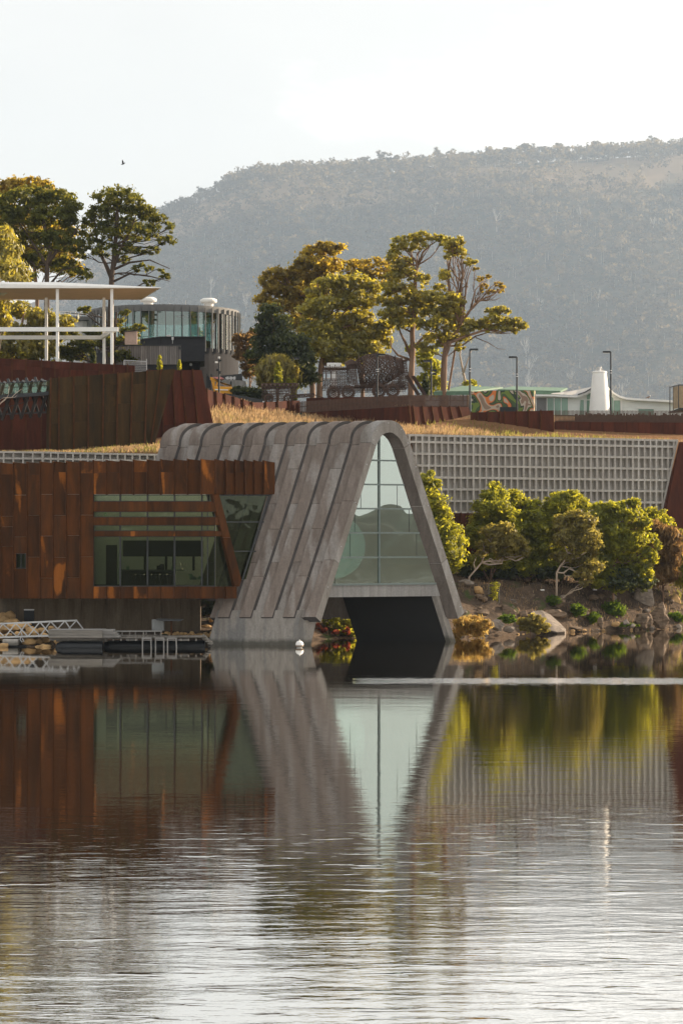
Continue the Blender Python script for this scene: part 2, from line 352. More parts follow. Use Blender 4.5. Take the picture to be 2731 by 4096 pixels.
# ------------------------------------------------------------------ water
def water():
    m = NM('river_water')
    p = m.coord((0.30, 1.0, 1.0)); p2 = m.coord((0.16, 0.55, 1.0)); p3 = m.coord((0.02, 0.05, 1.0))
    n1 = m.noise(p, 2.6, 4, 0.55, 0.4); n2 = m.noise(p2, 0.9, 3, 0.5, 0.6); n3 = m.noise(p, 9.0, 3, 0.6)
    # wind lanes: calm under the buildings, livelier towards the viewer, one bright cat's-paw across the calm water
    g = m.n('ShaderNodeNewGeometry'); s = m.n('ShaderNodeSeparateXYZ'); m.l(g.outputs['Position'], s.inputs[0])
    x, y = s.outputs[0], s.outputs[1]
    near = m.math('MAXIMUM', m.rng(y, 33, 66, 1.0, 0.22), m.rng(y, 60, 120, 0.30, 0.30))
    lane = m.noise(p3, 1.0, 3, 0.5)
    amp = m.math('MULTIPLY', near, m.rng(lane, 0.3, 0.7, 0.6, 1.35))
    calm = m.rng(y, 117, 124, 1.0, 0.30); amp = m.math('MULTIPLY', amp, calm)
    yw = m.math('ADD', y, m.math('MULTIPLY', m.math('SUBTRACT', m.noise(m.coord((0.12,0.3,1)), 1.0, 4), 0.5), 3.5))
    d = m.math('ABSOLUTE', m.math('SUBTRACT', m.math('ADD', yw, m.math('MULTIPLY', x, 0.02)), 112.6))
    pn = m.noise(m.coord((0.7,3.0,1.0)), 2.4, 4, 0.65)
    paw = m.math('MULTIPLY', m.rng(x, 0.5, 8.0, 0.0, 1.0), m.rng(m.math('SUBTRACT', pn, m.math('MULTIPLY', d, 0.11)), 0.28, 0.42))
    amp2 = m.math('ADD', amp, m.math('MULTIPLY', paw, 6.0))
    h = m.math('ADD', m.math('MULTIPLY', n1, 0.36), m.math('ADD', m.math('MULTIPLY', n2, 0.9), m.math('MULTIPLY', n3, m.math('ADD', 0.075, m.math('MULTIPLY', paw, 1.1)))))
    # scattered steeper wavelets that catch the high sky, in the band between mirror and ripple
    wl = m.rng(m.noise(m.coord((0.42,1.5,1.0)), 1.9, 2, 0.5), 0.60, 0.80); wb = m.math('MULTIPLY', m.rng(y, 40, 50, 0.4, 1.0), m.rng(m.math('ADD', y, m.math('MULTIPLY', m.noise(m.coord((0.03,0.12,1)), 1.0, 3), 16.0)), 51, 69, 1.0, 0.0))
    h = m.math('ADD', m.math('MULTIPLY', h, amp2), m.math('MULTIPLY', m.math('MULTIPLY', wl, wb), m.math('MULTIPLY', m.rng(lane, 0.42, 0.60), 2.2)))
    b = m.n('ShaderNodeBump'); b.inputs['Strength'].default_value = 1.0; b.inputs['Distance'].default_value = 0.026
    m.l(h, b.inputs['Height'])
    bs = m.pbr((0.012, 0.009, 0.005), 0.02, 0, 0.5); bs.inputs['IOR'].default_value = 1.36
    m.l(b.outputs[0], bs.inputs['Normal'])
    gl = m.n('ShaderNodeBsdfGlossy'); gl.inputs['Roughness'].default_value = 0.02; gl.inputs[0].default_value = (1,0.975,0.935,1); m.l(b.outputs[0], gl.inputs['Normal'])
    mx = m.n('ShaderNodeMixShader'); lw = m.n('ShaderNodeLayerWeight'); lw.inputs[0].default_value = 0.5; m.l(m.rng(lw.outputs['Facing'], 0.50, 0.74, 0.0, 0.80), mx.inputs[0]); m.l(bs.outputs[0], mx.inputs[1]); m.l(gl.outputs[0], mx.inputs[2]); m.l(mx.outputs[0], m.out.inputs[0])
    bm = MB(); bm.add([(-2000,-1500,0),(2000,-1500,0),(2000,230,0),(-2000,230,0)], [(0,1,2,3)])
    tag(bm.build('water', m.m), kind='structure')
water()
# ------------------------------------------------------------------ ground
ST = [-60, -40, -20, -11, -4, 0.5, 6, 17, 27, 60, 110]
SHORE = [148, 148, 147.8, 151.5, 155.5, 160.5, 160.0, 170.5, 178.5, 186, 196]
#          bank foot        bank top / wall base   wall top            field / terrace        step up         plateau
BR = [ # (Y, z) of each row for every station: bank, wall base, wall top, terrace, step up, plateau, its back edge
 [(150,0.5),(161.0,0.9),(162,12.7),(179.3,13.3),(180.2,20.0),(260,21.5),(340,19)],
 [(150,0.5),(161.0,0.9),(162,12.7),(179.3,13.3),(180.2,20.0),(260,21.5),(340,19)],
 [(149.6,0.4),(161.0,0.8),(162,12.75),(179.3,13.4),(180.2,20.0),(260,21.5),(340,19)],
 [(153.5,0.6),(161.5,1.2),(162.5,12.9),(185,16.9),(187.5,17.9),(260,19.0),(340,17)],
 [(158,0.8),(164.5,2.0),(165.5,13.6),(193.5,16.9),(198,17.7),(260,18),(340,16)],
 [(166,2.0),(171.5,3.0),(172.5,14.2),(191,16.2),(198,17.6),(260,17.6),(340,16)],
 [(166,3.2),(178.75,4.3),(179.2,14.72),(185.5,15.5),(189.5,17.2),(260,17.5),(340,16)],
 [(176.2,3.3),(183.85,4.2),(184.3,14.72),(189.3,15.15),(192,17.1),(260,17.3),(340,16)],
 [(184,3.2),(188.45,4.0),(188.9,14.72),(194,15.2),(197,17.1),(260,17.3),(340,16)],
 [(191,2.6),(203.5,4.0),(204,14.6),(209,14.9),(213,17),(265,17),(340,16)],
 [(198,1.0),(226.5,4.0),(227,14.6),(231,14.9),(235,17),(275,17),(345,16)]]
def ground_rows(x):
    x = max(ST[0], min(ST[-1], x))
    for i in range(len(ST)-1):
        if ST[i] <= x <= ST[i+1]: break
    t = (x - ST[i]) / (ST[i+1] - ST[i]); lerp = lambda a, b: a + (b-a)*t
    sh = lerp(SHORE[i], SHORE[i+1])
    rows = [(sh-10, -3.0), (sh-0.6, -0.25), (sh, 0.03)]
    rows += [(lerp(a[0], b[0]), lerp(a[1], b[1])) for a, b in zip(BR[i], BR[i+1])]
    rows += [(470, 1.2), (1100, 1.2), (4180, 2.0)]
    return rows
def gz(x, y):
    r = ground_rows(x)
    if y <= r[0][0]: return r[0][1]
    for a, b in zip(r, r[1:]):
        if y <= b[0]: return a[1] + (b[1]-a[1]) * (y-a[0]) / max(1e-6, b[0]-a[0])
    return r[-1][1]
def shore(x):
    return ground_rows(x)[2][0]
def ground():
    m = NM('bank_soil')
    v = m.coord(); f = m.noise(v, 0.7, 8, 0.65, 0.4); f2 = m.noise(v, 3.5, 6, 0.7)
    c = m.mix(m.rng(f, 0.35, 0.65), (0.050, 0.036, 0.026), (0.135, 0.092, 0.062))
    c = m.mix(m.rng(f2, 0.55, 0.70), c, (0.20, 0.145, 0.10))
    c = m.mix(m.rng(m.noise(v, 0.45, 4), 0.60, 0.68), c, (0.05, 0.075, 0.018))
    g = m.n('ShaderNodeNewGeometry'); s = m.n('ShaderNodeSeparateXYZ'); m.l(g.outputs['Position'], s.inputs[0])
    c = m.mix(m.rng(s.outputs[2], 12.4, 12.6), c, m.mix(f2, (0.16, 0.085, 0.045), (0.30, 0.165, 0.075)))   # dry turf on the terraces
    c = m.mix(m.rng(s.outputs[2], 16.6, 17.2), c, (0.07, 0.075, 0.04))
    m.pbr(c, 0.95, 0, 0.2, m.bump(m.math('ADD', f2, m.noise(v, 11, 5)), 0.9, 0.12))
    xs = [ST[0]] + [ST[0] + (ST[-1]-ST[0]) * i/170 for i in range(1, 171)]
    V = []; Fq = []; nr = None
    for x in xs:
        rows = ground_rows(x); pts = []
        for i, (a, b) in enumerate(zip(rows, rows[1:])):
            k = (2, 2, 6, 14, 3, 9, 3, 4, 3, 4, 2, 2)[i]
            for j in range(k): pts.append((a[0]+(b[0]-a[0])*j/k, a[1]+(b[1]-a[1])*j/k, i))
        pts.append((rows[-1][0], rows[-1][1], 0)); nr = len(pts)
        for (y, z, i) in pts:
            w = 0.0
            if i in (2, 3) and x > -7: w = min(1, (x+7)/4) * 0.45 * mnoise.noise(Vector((x*0.45, y*0.6, 1))) + 0.22*mnoise.noise(Vector((x*1.3, y*1.6, 7)))
            if i in (5,): w = 0.10 * mnoise.noise(Vector((x*0.8, y*0.8, 3)))
            yy = y + (0.7*mnoise.noise(Vector((x*0.5, 0, 4))) if i in (0, 1, 2) else 0)
            sx = 1 if y < 480 else (1 + (y-480)/300)
            V.append((x*sx, yy, z + (w if z > 0.2 else w*0.2)))
    for i in range(len(xs)-1):
        for j in range(nr-1):
            a = i*nr+j; Fq.append((a, a+nr, a+nr+1, a+1))
    o = npmesh('ground', V, Fq, m.m); o.data.shade_smooth(); tag(o, kind='structure')
ground()
# ------------------------------------------------------------------ hills
SKYL = [(-3500,1900),(-1500,1600),(-400,1380),(0,1240),(300,1120),(450,960),(560,880),(640,845),(760,795),(900,740),(1050,700),(1200,685),(1500,660),(1800,640),(2100,618),(2400,608),(2731,592),(3200,560),(4000,540),(5200,600),(7000,800)]
HY0, HY1 = 4200.0, 6400.0
def sky_z(px):
    for a, b in zip(SKYL, SKYL[1:]):
        if px <= b[0]:
            t = max(0, (px-a[0])/(b[0]-a[0])); y = a[1]+(b[1]-a[1])*t + 42; break
    else: y = SKYL[-1][1]
    return H + (YH-y)/F*HY1
def hillz(x, y):
    px = CX + x/HY1*F
    zs = sky_z(px)
    t = (y-HY0)/(HY1-HY0)
    if t <= 0: return 2.0
    if t <= 0.80: g = (t/0.80)**1.08 * 0.875
    elif t <= 1: g = 0.875 + 0.125*math.sin((t-0.80)/0.20*math.pi/2)
    else: g = 1.0 - 0.5*((t-1)**1.2)
    n = mnoise.noise(Vector((x/410, y/770, 0))) * 42 * min(1, t*3) * (1 if t < 0.85 else max(0, (1-t)/0.15))
    return 2 + (zs-2)*g + n
def hills():
    m = NM('hillside_ground')
    f = m.noise(m.coord(), 0.03, 6, 0.6)
    c = m.mix(m.rng(f, 0.4, 0.6), (0.050, 0.050, 0.028), (0.10, 0.085, 0.055))
    g = m.n('ShaderNodeNewGeometry'); s = m.n('ShaderNodeSeparateXYZ'); m.l(g.outputs['Position'], s.inputs[0])
    dry = m.math('MULTIPLY', m.rng(s.outputs[1], 5860, 5920), m.rng(m.noise(m.coord(), 0.0046, 3), 0.35, 0.5))
    c = m.mix(dry, c, (0.27, 0.19, 0.115))
    m.pbr(c, 0.95, 0, 0.1)
    xs = np.linspace(-3100, 3100, 190); ys = np.concatenate([np.linspace(HY0-60, HY1, 90), np.linspace(HY1+40, 7300, 8)])
    V = []; Fq = []; n = len(ys)
    for x in xs:
        for y in ys: V.append((x, y, hillz(x, y)))
    for i in range(len(xs)-1):
        for j in range(n-1):
            a = i*n+j; Fq.append((a, a+n, a+n+1, a+1))
    o = npmesh('hills', V, Fq, m.m); o.data.shade_smooth(); tag(o, kind='structure')
    # the far bank behind the viewer, which the glass reflects
    m2 = simple('far_bank_bush', (0.020,0.024,0.016), 0.95, var=0.5, scale=0.02, bump=0)
    V = []; Fq = []; xs = np.linspace(-1200, 1600, 700); ys = [-70, -73, -78, -86, -105, -160]
    for x in xs:
        hgt = 12 + 3*mnoise.noise(Vector((x/90, 0, 9))) + 1.5*mnoise.noise(Vector((x/22, 3, 9)))
        for j, y in enumerate(ys):
            k = (-0.02, 0.12, 0.35, 0.7, 1.0, 1.25)[j]
            V.append((x, y + 4*mnoise.noise(Vector((x/40, j, 2))), hgt*k + (0.8*mnoise.noise(Vector((x/5, y/9, 5))) if j > 0 else 0)))
    n = len(ys)
    for i in range(len(xs)-1):
        for j in range(n-1):
            a = i*n+j; Fq.append((a, a+1, a+n+1, a+n))
    tag(npmesh('far_bank', V, Fq, m2), kind='structure')
hills()
# ------------------------------------------------------------------ the vaulted concrete wing
FP = VP(1290, 150, 1850, 155)
EV = Vector((-1.0, 0.15, -0.008))
PAIRS = [((1262,2469),(1283,2489)),((1338,2239),(1356,2255)),((1414,2003),(1430,2020)),((1484,1770),(1503,1787)),
 ((1488,1742),(1513,1765)),((1500,1715),(1524,1746)),((1522,1694),(1538,1734)),((1552,1682),(1554,1730)),((1580,1686),(1570,1732)),
 ((1604,1704),(1589,1746)),((1622,1735),(1602,1762)),((1640,1774),(1616,1792)),((1708,1990),(1689,2025)),((1787,2235),(1764,2253)),((1856,2453),(1832,2476))]
PO = [FP.pt(*a) for a, b in PAIRS]; PI_ = [FP.pt(*b) for a, b in PAIRS]
def cr_eval(pts, t):
    i = min(int(t), len(pts)-2); u = t - i
    if i < 3 or i >= 11: return pts[i].lerp(pts[i+1], u)
    p1, p2 = pts[i], pts[i+1]; p0 = pts[i-1] if i > 3 else p1 + (p1-p2)*0.8; p3 = pts[i+2] if i < 10 else p2 + (p2-p1)*0.8
    if i == 3: p0 = p1 + (pts[2]-pts[3]).normalized() * (p2-p1).length
    if i == 10: p3 = p2 + (pts[12]-pts[11]).normalized() * (p2-p1).length
    return 0.5*((2*p1) + (p2-p0)*u + (2*p0-5*p1+4*p2-p3)*u*u + (3*p1-p0-3*p2+p3)*u*u*u)
def ovec(t, inset=0.0):
    o = cr_eval(PO, t); i = cr_eval(PI_, t)
    if inset: o = o + (i-o).normalized()*inset
    return o, i
def strip(t0, t1, s0, s1, inset=0.0, gap=0.02):
    """one cast panel of the shell, between two joints of the profile and two distances along the vault"""
    ts = [t0]
    x = math.floor(t0)
    step = 0.2
    k = t0 + 0.0001
    while True:
        st = 1.0 if (k < 3 or k >= 11) else step
        nx = (math.floor(k/st + 1e-4) + 1)*st
        if nx >= t1 - 1e-4: break
        ts.append(nx); k = nx + 1e-4
    ts.append(t1)
    V = []
    for t in ts:
        o, i = ovec(t, inset)
        V += [o+EV*s0, o+EV*s1, i+EV*s1, i+EV*s0]
    if gap:                                        # shallow open joint at each end
        d = (V[4]-V[0]).normalized()*gap
        for q in range(4): V[q] = V[q]+d
        d = (V[-4]-V[-8]).normalized()*gap
        for q in range(1, 5): V[-q] = V[-q]-d
    Fs = []
    for a in range(len(ts)-1):
        b = a*4
        for q in range(4): Fs.append((b+q, b+(q+1) % 4, b+4+(q+1) % 4, b+4+q))
    Fs += [(3,2,1,0), tuple(len(V)-4+q for q in range(4))]
    m = MB(); m.add(V, Fs); m.step = [4*a_+0 for a_ in range(0)]; m.nseg = len(ts)-1; return m
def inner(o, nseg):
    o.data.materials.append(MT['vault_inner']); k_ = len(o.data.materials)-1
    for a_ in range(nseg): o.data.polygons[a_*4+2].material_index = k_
def paint_shade(o, nseg, quad):  # puts the shade-coloured material on one side of each segment
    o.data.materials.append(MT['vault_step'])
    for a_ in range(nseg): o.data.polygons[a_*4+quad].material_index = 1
vault = empty('vaulted_wing', P(1290, 2578, 150), 'ribbed grey concrete A-shaped vault with a tall glazed gable standing in the water', 'building')
PER = 1.41
for k in range(10):
    s0 = PER*k; t_lo = 0.0 if k < 5 else (0.36 if k == 5 else 2.5)
    if k == 0: js = [0, 1, 2, 3, 11, 12, 13, 14]
    elif k % 2: js = [t_lo, 0.72, 1.53, 2.56, 3, 11, 12.5, 14]
    else: js = [t_lo, 1.53, 3, 11, 13, 14]
    js = [t_lo] + [q for q in js if q > t_lo + 0.02]
    for a, b in zip(js, js[1:]):
        q_ = strip(a, b, s0, s0+0.74); o_ = q_.build('rib_panel', MT['vault_front'] if (k == 0 and a == 3) else MT['vault'], vault)
        if k: paint_shade(o_, q_.nseg, 3)
        if a == t_lo:
            if k == 0: o_.data.materials.append(MT['vault_step'])
            o_.data.polygons[q_.nseg*4].material_index = len(o_.data.materials)-1
        elif_ = (k == 0 and a != 3)
        if elif_: o_.data.materials.append(MT['vault_front']); mi_ = len(o_.data.materials)-1; [setattr(o_.data.polygons[a_*4+3], 'material_index', mi_) for a_ in range(q_.nseg)]
    js = [t_lo+0.03, 1, 2, 3, 11, 12, 13, 13.97] if k < 5 else [t_lo+0.03, 1, 2, 3, 11, 12.5, 13.97]
    js = [js[0]] + [q for q in js if q > js[0] + 0.02]
    for a, b in zip(js, js[1:]):
        q_ = strip(a, b, s0+0.74, s0+PER, 0.21); o_ = q_.build('infill_panel', MT['vault'], vault)
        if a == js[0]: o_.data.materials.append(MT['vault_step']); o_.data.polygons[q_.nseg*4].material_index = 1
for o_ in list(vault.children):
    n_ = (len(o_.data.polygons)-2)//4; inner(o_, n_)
# little bolt heads along the front rim
bh = MB()
for (t) in (0.55, 1.25, 2.0, 2.65, 3.6, 5, 7, 9.2, 10.8, 11.4, 12.1, 12.8, 13.4, 13.85):
    o, i = ovec(t); p = o + (i-o).normalized()*0.16 + FP.n*0.02
    bh.box(p, (0.06, 0.05, 0.06))
bh.build('bolt_head', MT['alu'], vault)
# gable glazing
SG = 0.80
def glz(px, py, off=0.0):                        # a pixel of the gable plane, carried back along the vault
    return FP.pt(px, py, off)
poly = [cr_eval(PI_, 0)] 
def inner_at(y, left):
    """x (world point) of the inner curve at picture row y in the gable plane"""
    tt = [i*0.05 for i in range(0, 141)] if left else [14-i*0.05 for i in range(0, 141)]
    z = FP.pt(1500, y).z
    for a, b in zip(tt, tt[1:]):
        p, q = cr_eval(PI_, a), cr_eval(PI_, b)
        if (p.z-z)*(q.z-z) <= 0 and p.z != q.z: return p.lerp(q, (z-p.z)/(q.z-p.z))
    return cr_eval(PI_, 7)
glass = MB()
rowsY = [2337, 2229, 2131, 2034, 1937, 1840]
zrow = [FP.pt(1500, y).z for y in rowsY]
mx = FP.pt(1517+48, 2100).x + 0.0
def xat(z, left):
    lo = None; tt = [i*0.05 for i in range(0, 141)] if left else [14-i*0.05 for i in range(0, 141)]
    for a, b in zip(tt, tt[1:]):
        p, q = cr_eval(PI_, a), cr_eval(PI_, b)
        if (p.z-z)*(q.z-z) <= 0 and p.z != q.z: return p.lerp(q, (z-p.z)/(q.z-p.z))
    return cr_eval(PI_, 7)
def on_plane(x, z):                              # point of the gable plane with given x, z
    t = (x-FP.a.x)/FP.u.x; p = FP.a + FP.u*t; return Vector((p.x, p.y, z))
apex = max((cr_eval(PI_, i*0.1).z for i in range(30, 110)))
levels = zrow + [apex-0.02]
gl_off = EV*SG
for r in range(len(levels)-1):
    z0, z1 = levels[r], levels[r+1]; zs = [z0 + (z1-z0)*i/8 for i in range(9)]
    for side in (0, 1):
        if side == 0: poly = [xat(z, True) for z in zs]; inn = [on_plane(mx, z) for z in reversed(zs)]
        else: poly = [on_plane(mx, z) for z in zs]; inn = [xat(z, False) for z in reversed(zs)]
        if r == len(levels)-2:                       # the top panes end under the curve
            if side == 0: poly = [p if p.x < mx else on_plane(mx, p.z) for p in poly]
        g = MB(); g.prism([p+gl_off for p in poly+inn], -FP.n*0.02); g.build('pane', MT['glass_vault'], vault)
for z in zrow[1:]:
    g = MB(); a, b = xat(z, True)+gl_off, xat(z, False)+gl_off; g.beam(a+FP.n*0.03, b+FP.n*0.03, 0.12, 0.10); g.build('transom', MT['frame_grey'], vault)
g = MB(); g.beam(on_plane(mx, zrow[0])+gl_off+FP.n*0.04, on_plane(mx, apex-0.05)+gl_off+FP.n*0.04, 0.11, 0.14, (0,1,0)); g.build('mullion', MT['frame_grey'], vault)
for zz, xx in ((0,-2.9),(1,-1.9),(2,-1.6),(3,-1.2),(0,3.2),(1,2.5),(2,2.0),(3,1.2)):
    x = mx+xx; g = MB(); a = on_plane(x, zrow[zz])+gl_off; b = on_plane(x, zrow[zz+1])+gl_off
    if xat(zrow[zz], True).x < x < xat(zrow[zz+1], False).x: g.beam(a, b, 0.022, 0.05, (0,1,0)); g.build('glass_joint', MT['frame'], vault)
g = MB(); a, b = xat(zrow[0], True)+gl_off, xat(zrow[0], False)+gl_off; g.beam(a+FP.n*0.05, b+FP.n*0.05, 0.2, 0.12); g.build('sill', MT['frame_grey'], vault)
# edge beam and floor under the glazing
g = MB(); g.prism([p+EV*0.74 for p in (FP.pt(1374,2341), FP.pt(1794,2338), FP.pt(1812,2384), FP.pt(1360,2389))], EV*0.25-FP.n*0.6); g.build('edge_beam', MT['beam'], vault)
g = MB(); g.prism([p+EV*1.2-FP.n*0.3 for p in (FP.pt(1376,2346), FP.pt(1796,2342), FP.pt(1811,2383), FP.pt(1362,2388))], EV*5.5); g.build('floor', MT['pale_wall'], vault)
# piers that carry the vault out of the water
g2 = MB(); f_ = [FP.pt(1276,2440), FP.pt(1345,2440), FP.pt(1331,2492), FP.pt(1298,2640), FP.pt(1220,2640), FP.pt(1263,2489)]
g2.prism([p+EV*1.1 for p in f_], EV*5.5); g2.build('pier', MT['pier'], vault)
rp_ = [FP.pt(x, y) for x, y in ((1786,2366),(1806,2366),(1884,2610),(1862,2610))]
g = MB(); g.prism([p+EV*0.80 for p in rp_], EV*0.3); g.build('pier', MT['pier'], vault)
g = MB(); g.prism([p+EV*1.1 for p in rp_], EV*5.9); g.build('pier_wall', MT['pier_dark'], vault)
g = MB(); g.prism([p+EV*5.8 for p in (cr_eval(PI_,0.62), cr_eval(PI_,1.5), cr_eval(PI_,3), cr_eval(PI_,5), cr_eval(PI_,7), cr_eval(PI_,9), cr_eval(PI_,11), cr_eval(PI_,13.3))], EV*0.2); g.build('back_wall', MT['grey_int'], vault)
# the white sphere inside and the stair rail
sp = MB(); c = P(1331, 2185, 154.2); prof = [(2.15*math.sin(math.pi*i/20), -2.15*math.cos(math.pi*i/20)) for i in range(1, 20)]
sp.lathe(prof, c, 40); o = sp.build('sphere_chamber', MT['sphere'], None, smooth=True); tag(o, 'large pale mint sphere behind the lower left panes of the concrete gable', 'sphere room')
rl = MB(); rl.beam(FP.pt(1372,2290)+EV*1.6, FP.pt(1432,2338)+EV*1.6, 0.05, 0.05); rl.beam(FP.pt(1398,2288)+EV*1.7, FP.pt(1458,2338)+EV*1.7, 0.05, 0.05)
for q in range(4): rl.beam(FP.pt(1378+q*18,2295+q*14)+EV*1.6, FP.pt(1378+q*18,2338)+EV*1.6, 0.03, 0.03)
o = rl.build('stair_rail', MT['alu'], None); tag(o, 'thin metal stair handrail inside the gable window beside the sphere', 'handrail')
# ------------------------------------------------------------------ rust clad wing over the water
RB = VP(0, 153.2, 862, 149.6); RB2 = VP(862, 149.6, 1106, 152.2)
rw = empty('rusty_steel_wing', RB.pt(400, 2395, -3), 'orange rusted steel clad box with a louvred bar window cantilevered beside the vault', 'building')
def plane_for(x): return RB if x < 863 else RB2
def rtop(x):
    pts = [(-300,1858),(0,1855),(370,1847),(800,1840),(1000,1845),(1110,1848)]
    for a, b in zip(pts, pts[1:]):
        if x <= b[0]: return a[1]+(b[1]-a[1])*(x-a[0])/(b[0]-a[0])
    return 1848
def panel(name, pl, x0, x1, ys0, ys1, mat, parent, o0=0.13, o1=0.02, th=0.05, g=0.5):
    """ys = (top at x0, top at x1), (bottom at x0, bottom at x1) in photo rows"""
    m = MB(); m.prism([pl.pt(x0+g, ys0[0]+g, o0), pl.pt(x1-g, ys0[1]+g, o1), pl.pt(x1-g, ys1[1]-g*0.3, o1), pl.pt(x0+g, ys1[0]-g*0.3, o0)], -pl.n*th)
    return m.build(name, mat, parent)
def fin(pl, x, y0, y1, parent, w=0.05, o=0.22, mat=None, d=0.24):
    m = MB(); a, b = pl.pt(x, y0, o-d/2), pl.pt(x, y1, o-d/2)
    u = pl.u*(w/2); n = pl.n*(d/2)
    m.prism([a-u+n, a+u+n, b+u+n, b-u+n], -pl.n*d); return m.build('seam_fin', mat or MT['fin'], parent)
ed = [-50, 3.5, 56, 110, 163, 215, 268, 322, 375]
jt = [[1960,2180],[1898,2065,2107,2185],[1980,2147],[1898,2061,2228],[1977,2144,2312],[1888,2061,2229],[1977,2142,2310],[1893,2060,2227]]
for i in range(8):
    x0, x1 = ed[i], ed[i+1]; top = rtop((x0+x1)/2)
    cuts = [top] + jt[i] + [2394]
    for a, b in zip(cuts, cuts[1:]):
        if i == 2 and a < 2216 < b:
            panel('cladding_panel', RB, x0, x1, (a,a), (2214,2214), MT['rust'], rw); panel('cladding_panel', RB, x0, x1, (2274,2274), (b,b), MT['rust'], rw)
            panel('cladding_panel', RB, x0, 66, (2214,2214), (2274,2274), MT['rust'], rw, 0.13, 0.10)
            continue
        if i == 2 and a >= 2147 and a < 2216: pass
        y0 = (a-5, a+1) if a == top else (a, a)
        panel('cladding_panel', RB, x0, x1, y0, (b, b), MT['rust'], rw)
    fin(RB, x0, top-5, 2395, rw)
w1 = MB(); w1.prism([RB.pt(66,2216,-0.12), RB.pt(106,2216,-0.12), RB.pt(106,2272,-0.12), RB.pt(66,2272,-0.12)], -RB.n*0.03)
ow = w1.build('small_window', MT['glass_bar'], rw)
w1 = MB()
for a, b in (((66,2216),(106,2216)), ((66,2272),(106,2272)), ((67,2216),(67,2272)), ((105,2216),(105,2272)), ((86,2216),(86,2272))):
    w1.beam(RB.pt(*a, -0.08), RB.pt(*b, -0.08), 0.05, 0.05)
w1.build('frame', MT['frame'], ow)
eb = [375,428,483,535,591,644,697,751,805,862]; eb2 = [862,903,941,979,1017,1054,1100]
jn = [1892,1890,None,1889,None,1888,None,1888,None,None,1892,1888,None,1890,None]
n = 0
for pl, e in ((RB, eb), (RB2, eb2)):
    for x0, x1 in zip(e, e[1:]):
        top = rtop((x0+x1)/2); sl = 2 if pl is RB2 else 1
        xb = x1
        if jn[n]:
            panel('cladding_panel', pl, x0, x1, (top-5, top+sl), (jn[n], jn[n]), MT['rust'], rw)
            panel('cladding_panel', pl, x0, x1 if x1 < 1090 else 1090, (jn[n], jn[n]), (1977,1977), MT['rust'], rw)
        else:
            panel('cladding_panel', pl, x0, x1, (top-5, top+sl), (1977,1977), MT['rust'], rw)
        fin(pl, x0, top-6, 1978, rw); n += 1
eb3 = [375,428,483,535,591,644,697,751,805,862]
for pl, e in ((RB, eb3), (RB2, [862,903,948])):
    for x0, x1 in zip(e, e[1:]):
        panel('cladding_panel', pl, x0, x1, (2346,2346), (2394,2394), MT['rust'], rw); fin(pl, x0, 2346, 2395, rw, o=0.18)
def dgl(y): return 850 + (y-1977)*(940-850)/(2344-1977)
def dgr(y): return 877 + (y-1977)*(966-877)/(2319-1977)
mulx = [375, 482, 591, 699, 808, 831, 860]
for (y0, y1) in ((2006,2046),(2069,2100),(2124,2145)):
    xs = [375, 430, 482, 591, 699, 808]
    if y0 > 2100: xs = [375, 478, 591, 699, 808]
    if y0 < 2050: xs = [375, 482, 591, 699, 808]
    for a, b in zip(xs, xs[1:]): panel('louvre_plate', RB, a, b, (y0,y0), (y1,y1), MT['rust'], rw, 0.05, 0.05, 0.25, 0.3)
    for a, b in ((808, 862),):
        m = MB(); m.prism([RB.pt(808,y0,0.05), RB.pt(862 if dgl(y0) > 862 else dgl(y0)+4,y0,0.05), RB.pt(862 if dgl(y1) > 862 else dgl(y1)+4,y1,0.05), RB.pt(808,y1,0.05)], -RB.n*0.25); m.build('louvre_plate', MT['rust'], rw)
    if dgl(y0) > 862:
        m = MB(); m.prism([RB2.pt(862,y0,0.05), RB2.pt(dgl(y0)+4,y0,0.05), RB2.pt(dgl(y1)+4,y1,0.05), RB2.pt(862,y1,0.05)], -RB2.n*0.25); m.build('louvre_plate', MT['rust'], rw)
dg = MB(); dg.prism([RB2.pt(dgl(1977), 1977, 0.10), RB2.pt(dgr(1977), 1977, 0.10), RB2.pt(dgr(2150), 2150, 0.10), RB2.pt(dgl(2150), 2150, 0.10)], -RB2.n*0.35); dg.build('raking_column_plate', MT['rust'], rw)
dg = MB(); dg.prism([RB2.pt(dgl(2151), 2151, 0.10), RB2.pt(dgr(2151), 2151, 0.10), RB2.pt(dgr(2319), 2319, 0.10), RB2.pt(958, 2346, 0.10), RB2.pt(940, 2346, 0.10)], -RB2.n*0.35); dg.build('raking_column_plate', MT['rust'], rw)
# glass panes, one per bay and row
rows = [(1978,2006),(2046,2069),(2100,2124),(2145,2344)]
for (y0, y1) in rows:
    bays = [375, 482, 591, 699, 808, 831, 862]
    for a, b in zip(bays, bays[1:]):
        if a >= dgl(y0): continue
        m = MB(); xr0 = min(b, dgl(y0)); xr1 = min(b, dgl(y1))
        m.prism([RB.pt(a,y0,-0.3), RB.pt(xr0,y0,-0.3), RB.pt(xr1,y1,-0.3), RB.pt(a,y1,-0.3)], -RB.n*0.02); m.build('pane', MT['glass_bar'], rw)
    if dgl(y1) > 870:
        m = MB(); m.prism([RB2.pt(864,y0,-0.3), RB2.pt(max(868,dgl(y0)),y0,-0.3), RB2.pt(dgl(y1),y1,-0.3), RB2.pt(864,y1,-0.3)], -RB2.n*0.02); m.build('pane', MT['glass_bar'], rw)
for x in mulx:
    m = MB(); w = 0.10 if x not in (831, 860) else 0.06; m.beam(plane_for(x).pt(x,1978,-0.25), plane_for(x).pt(x,2345,-0.25), w, 0.14, (0,1,0)); m.build('mullion', MT['frame'], rw)
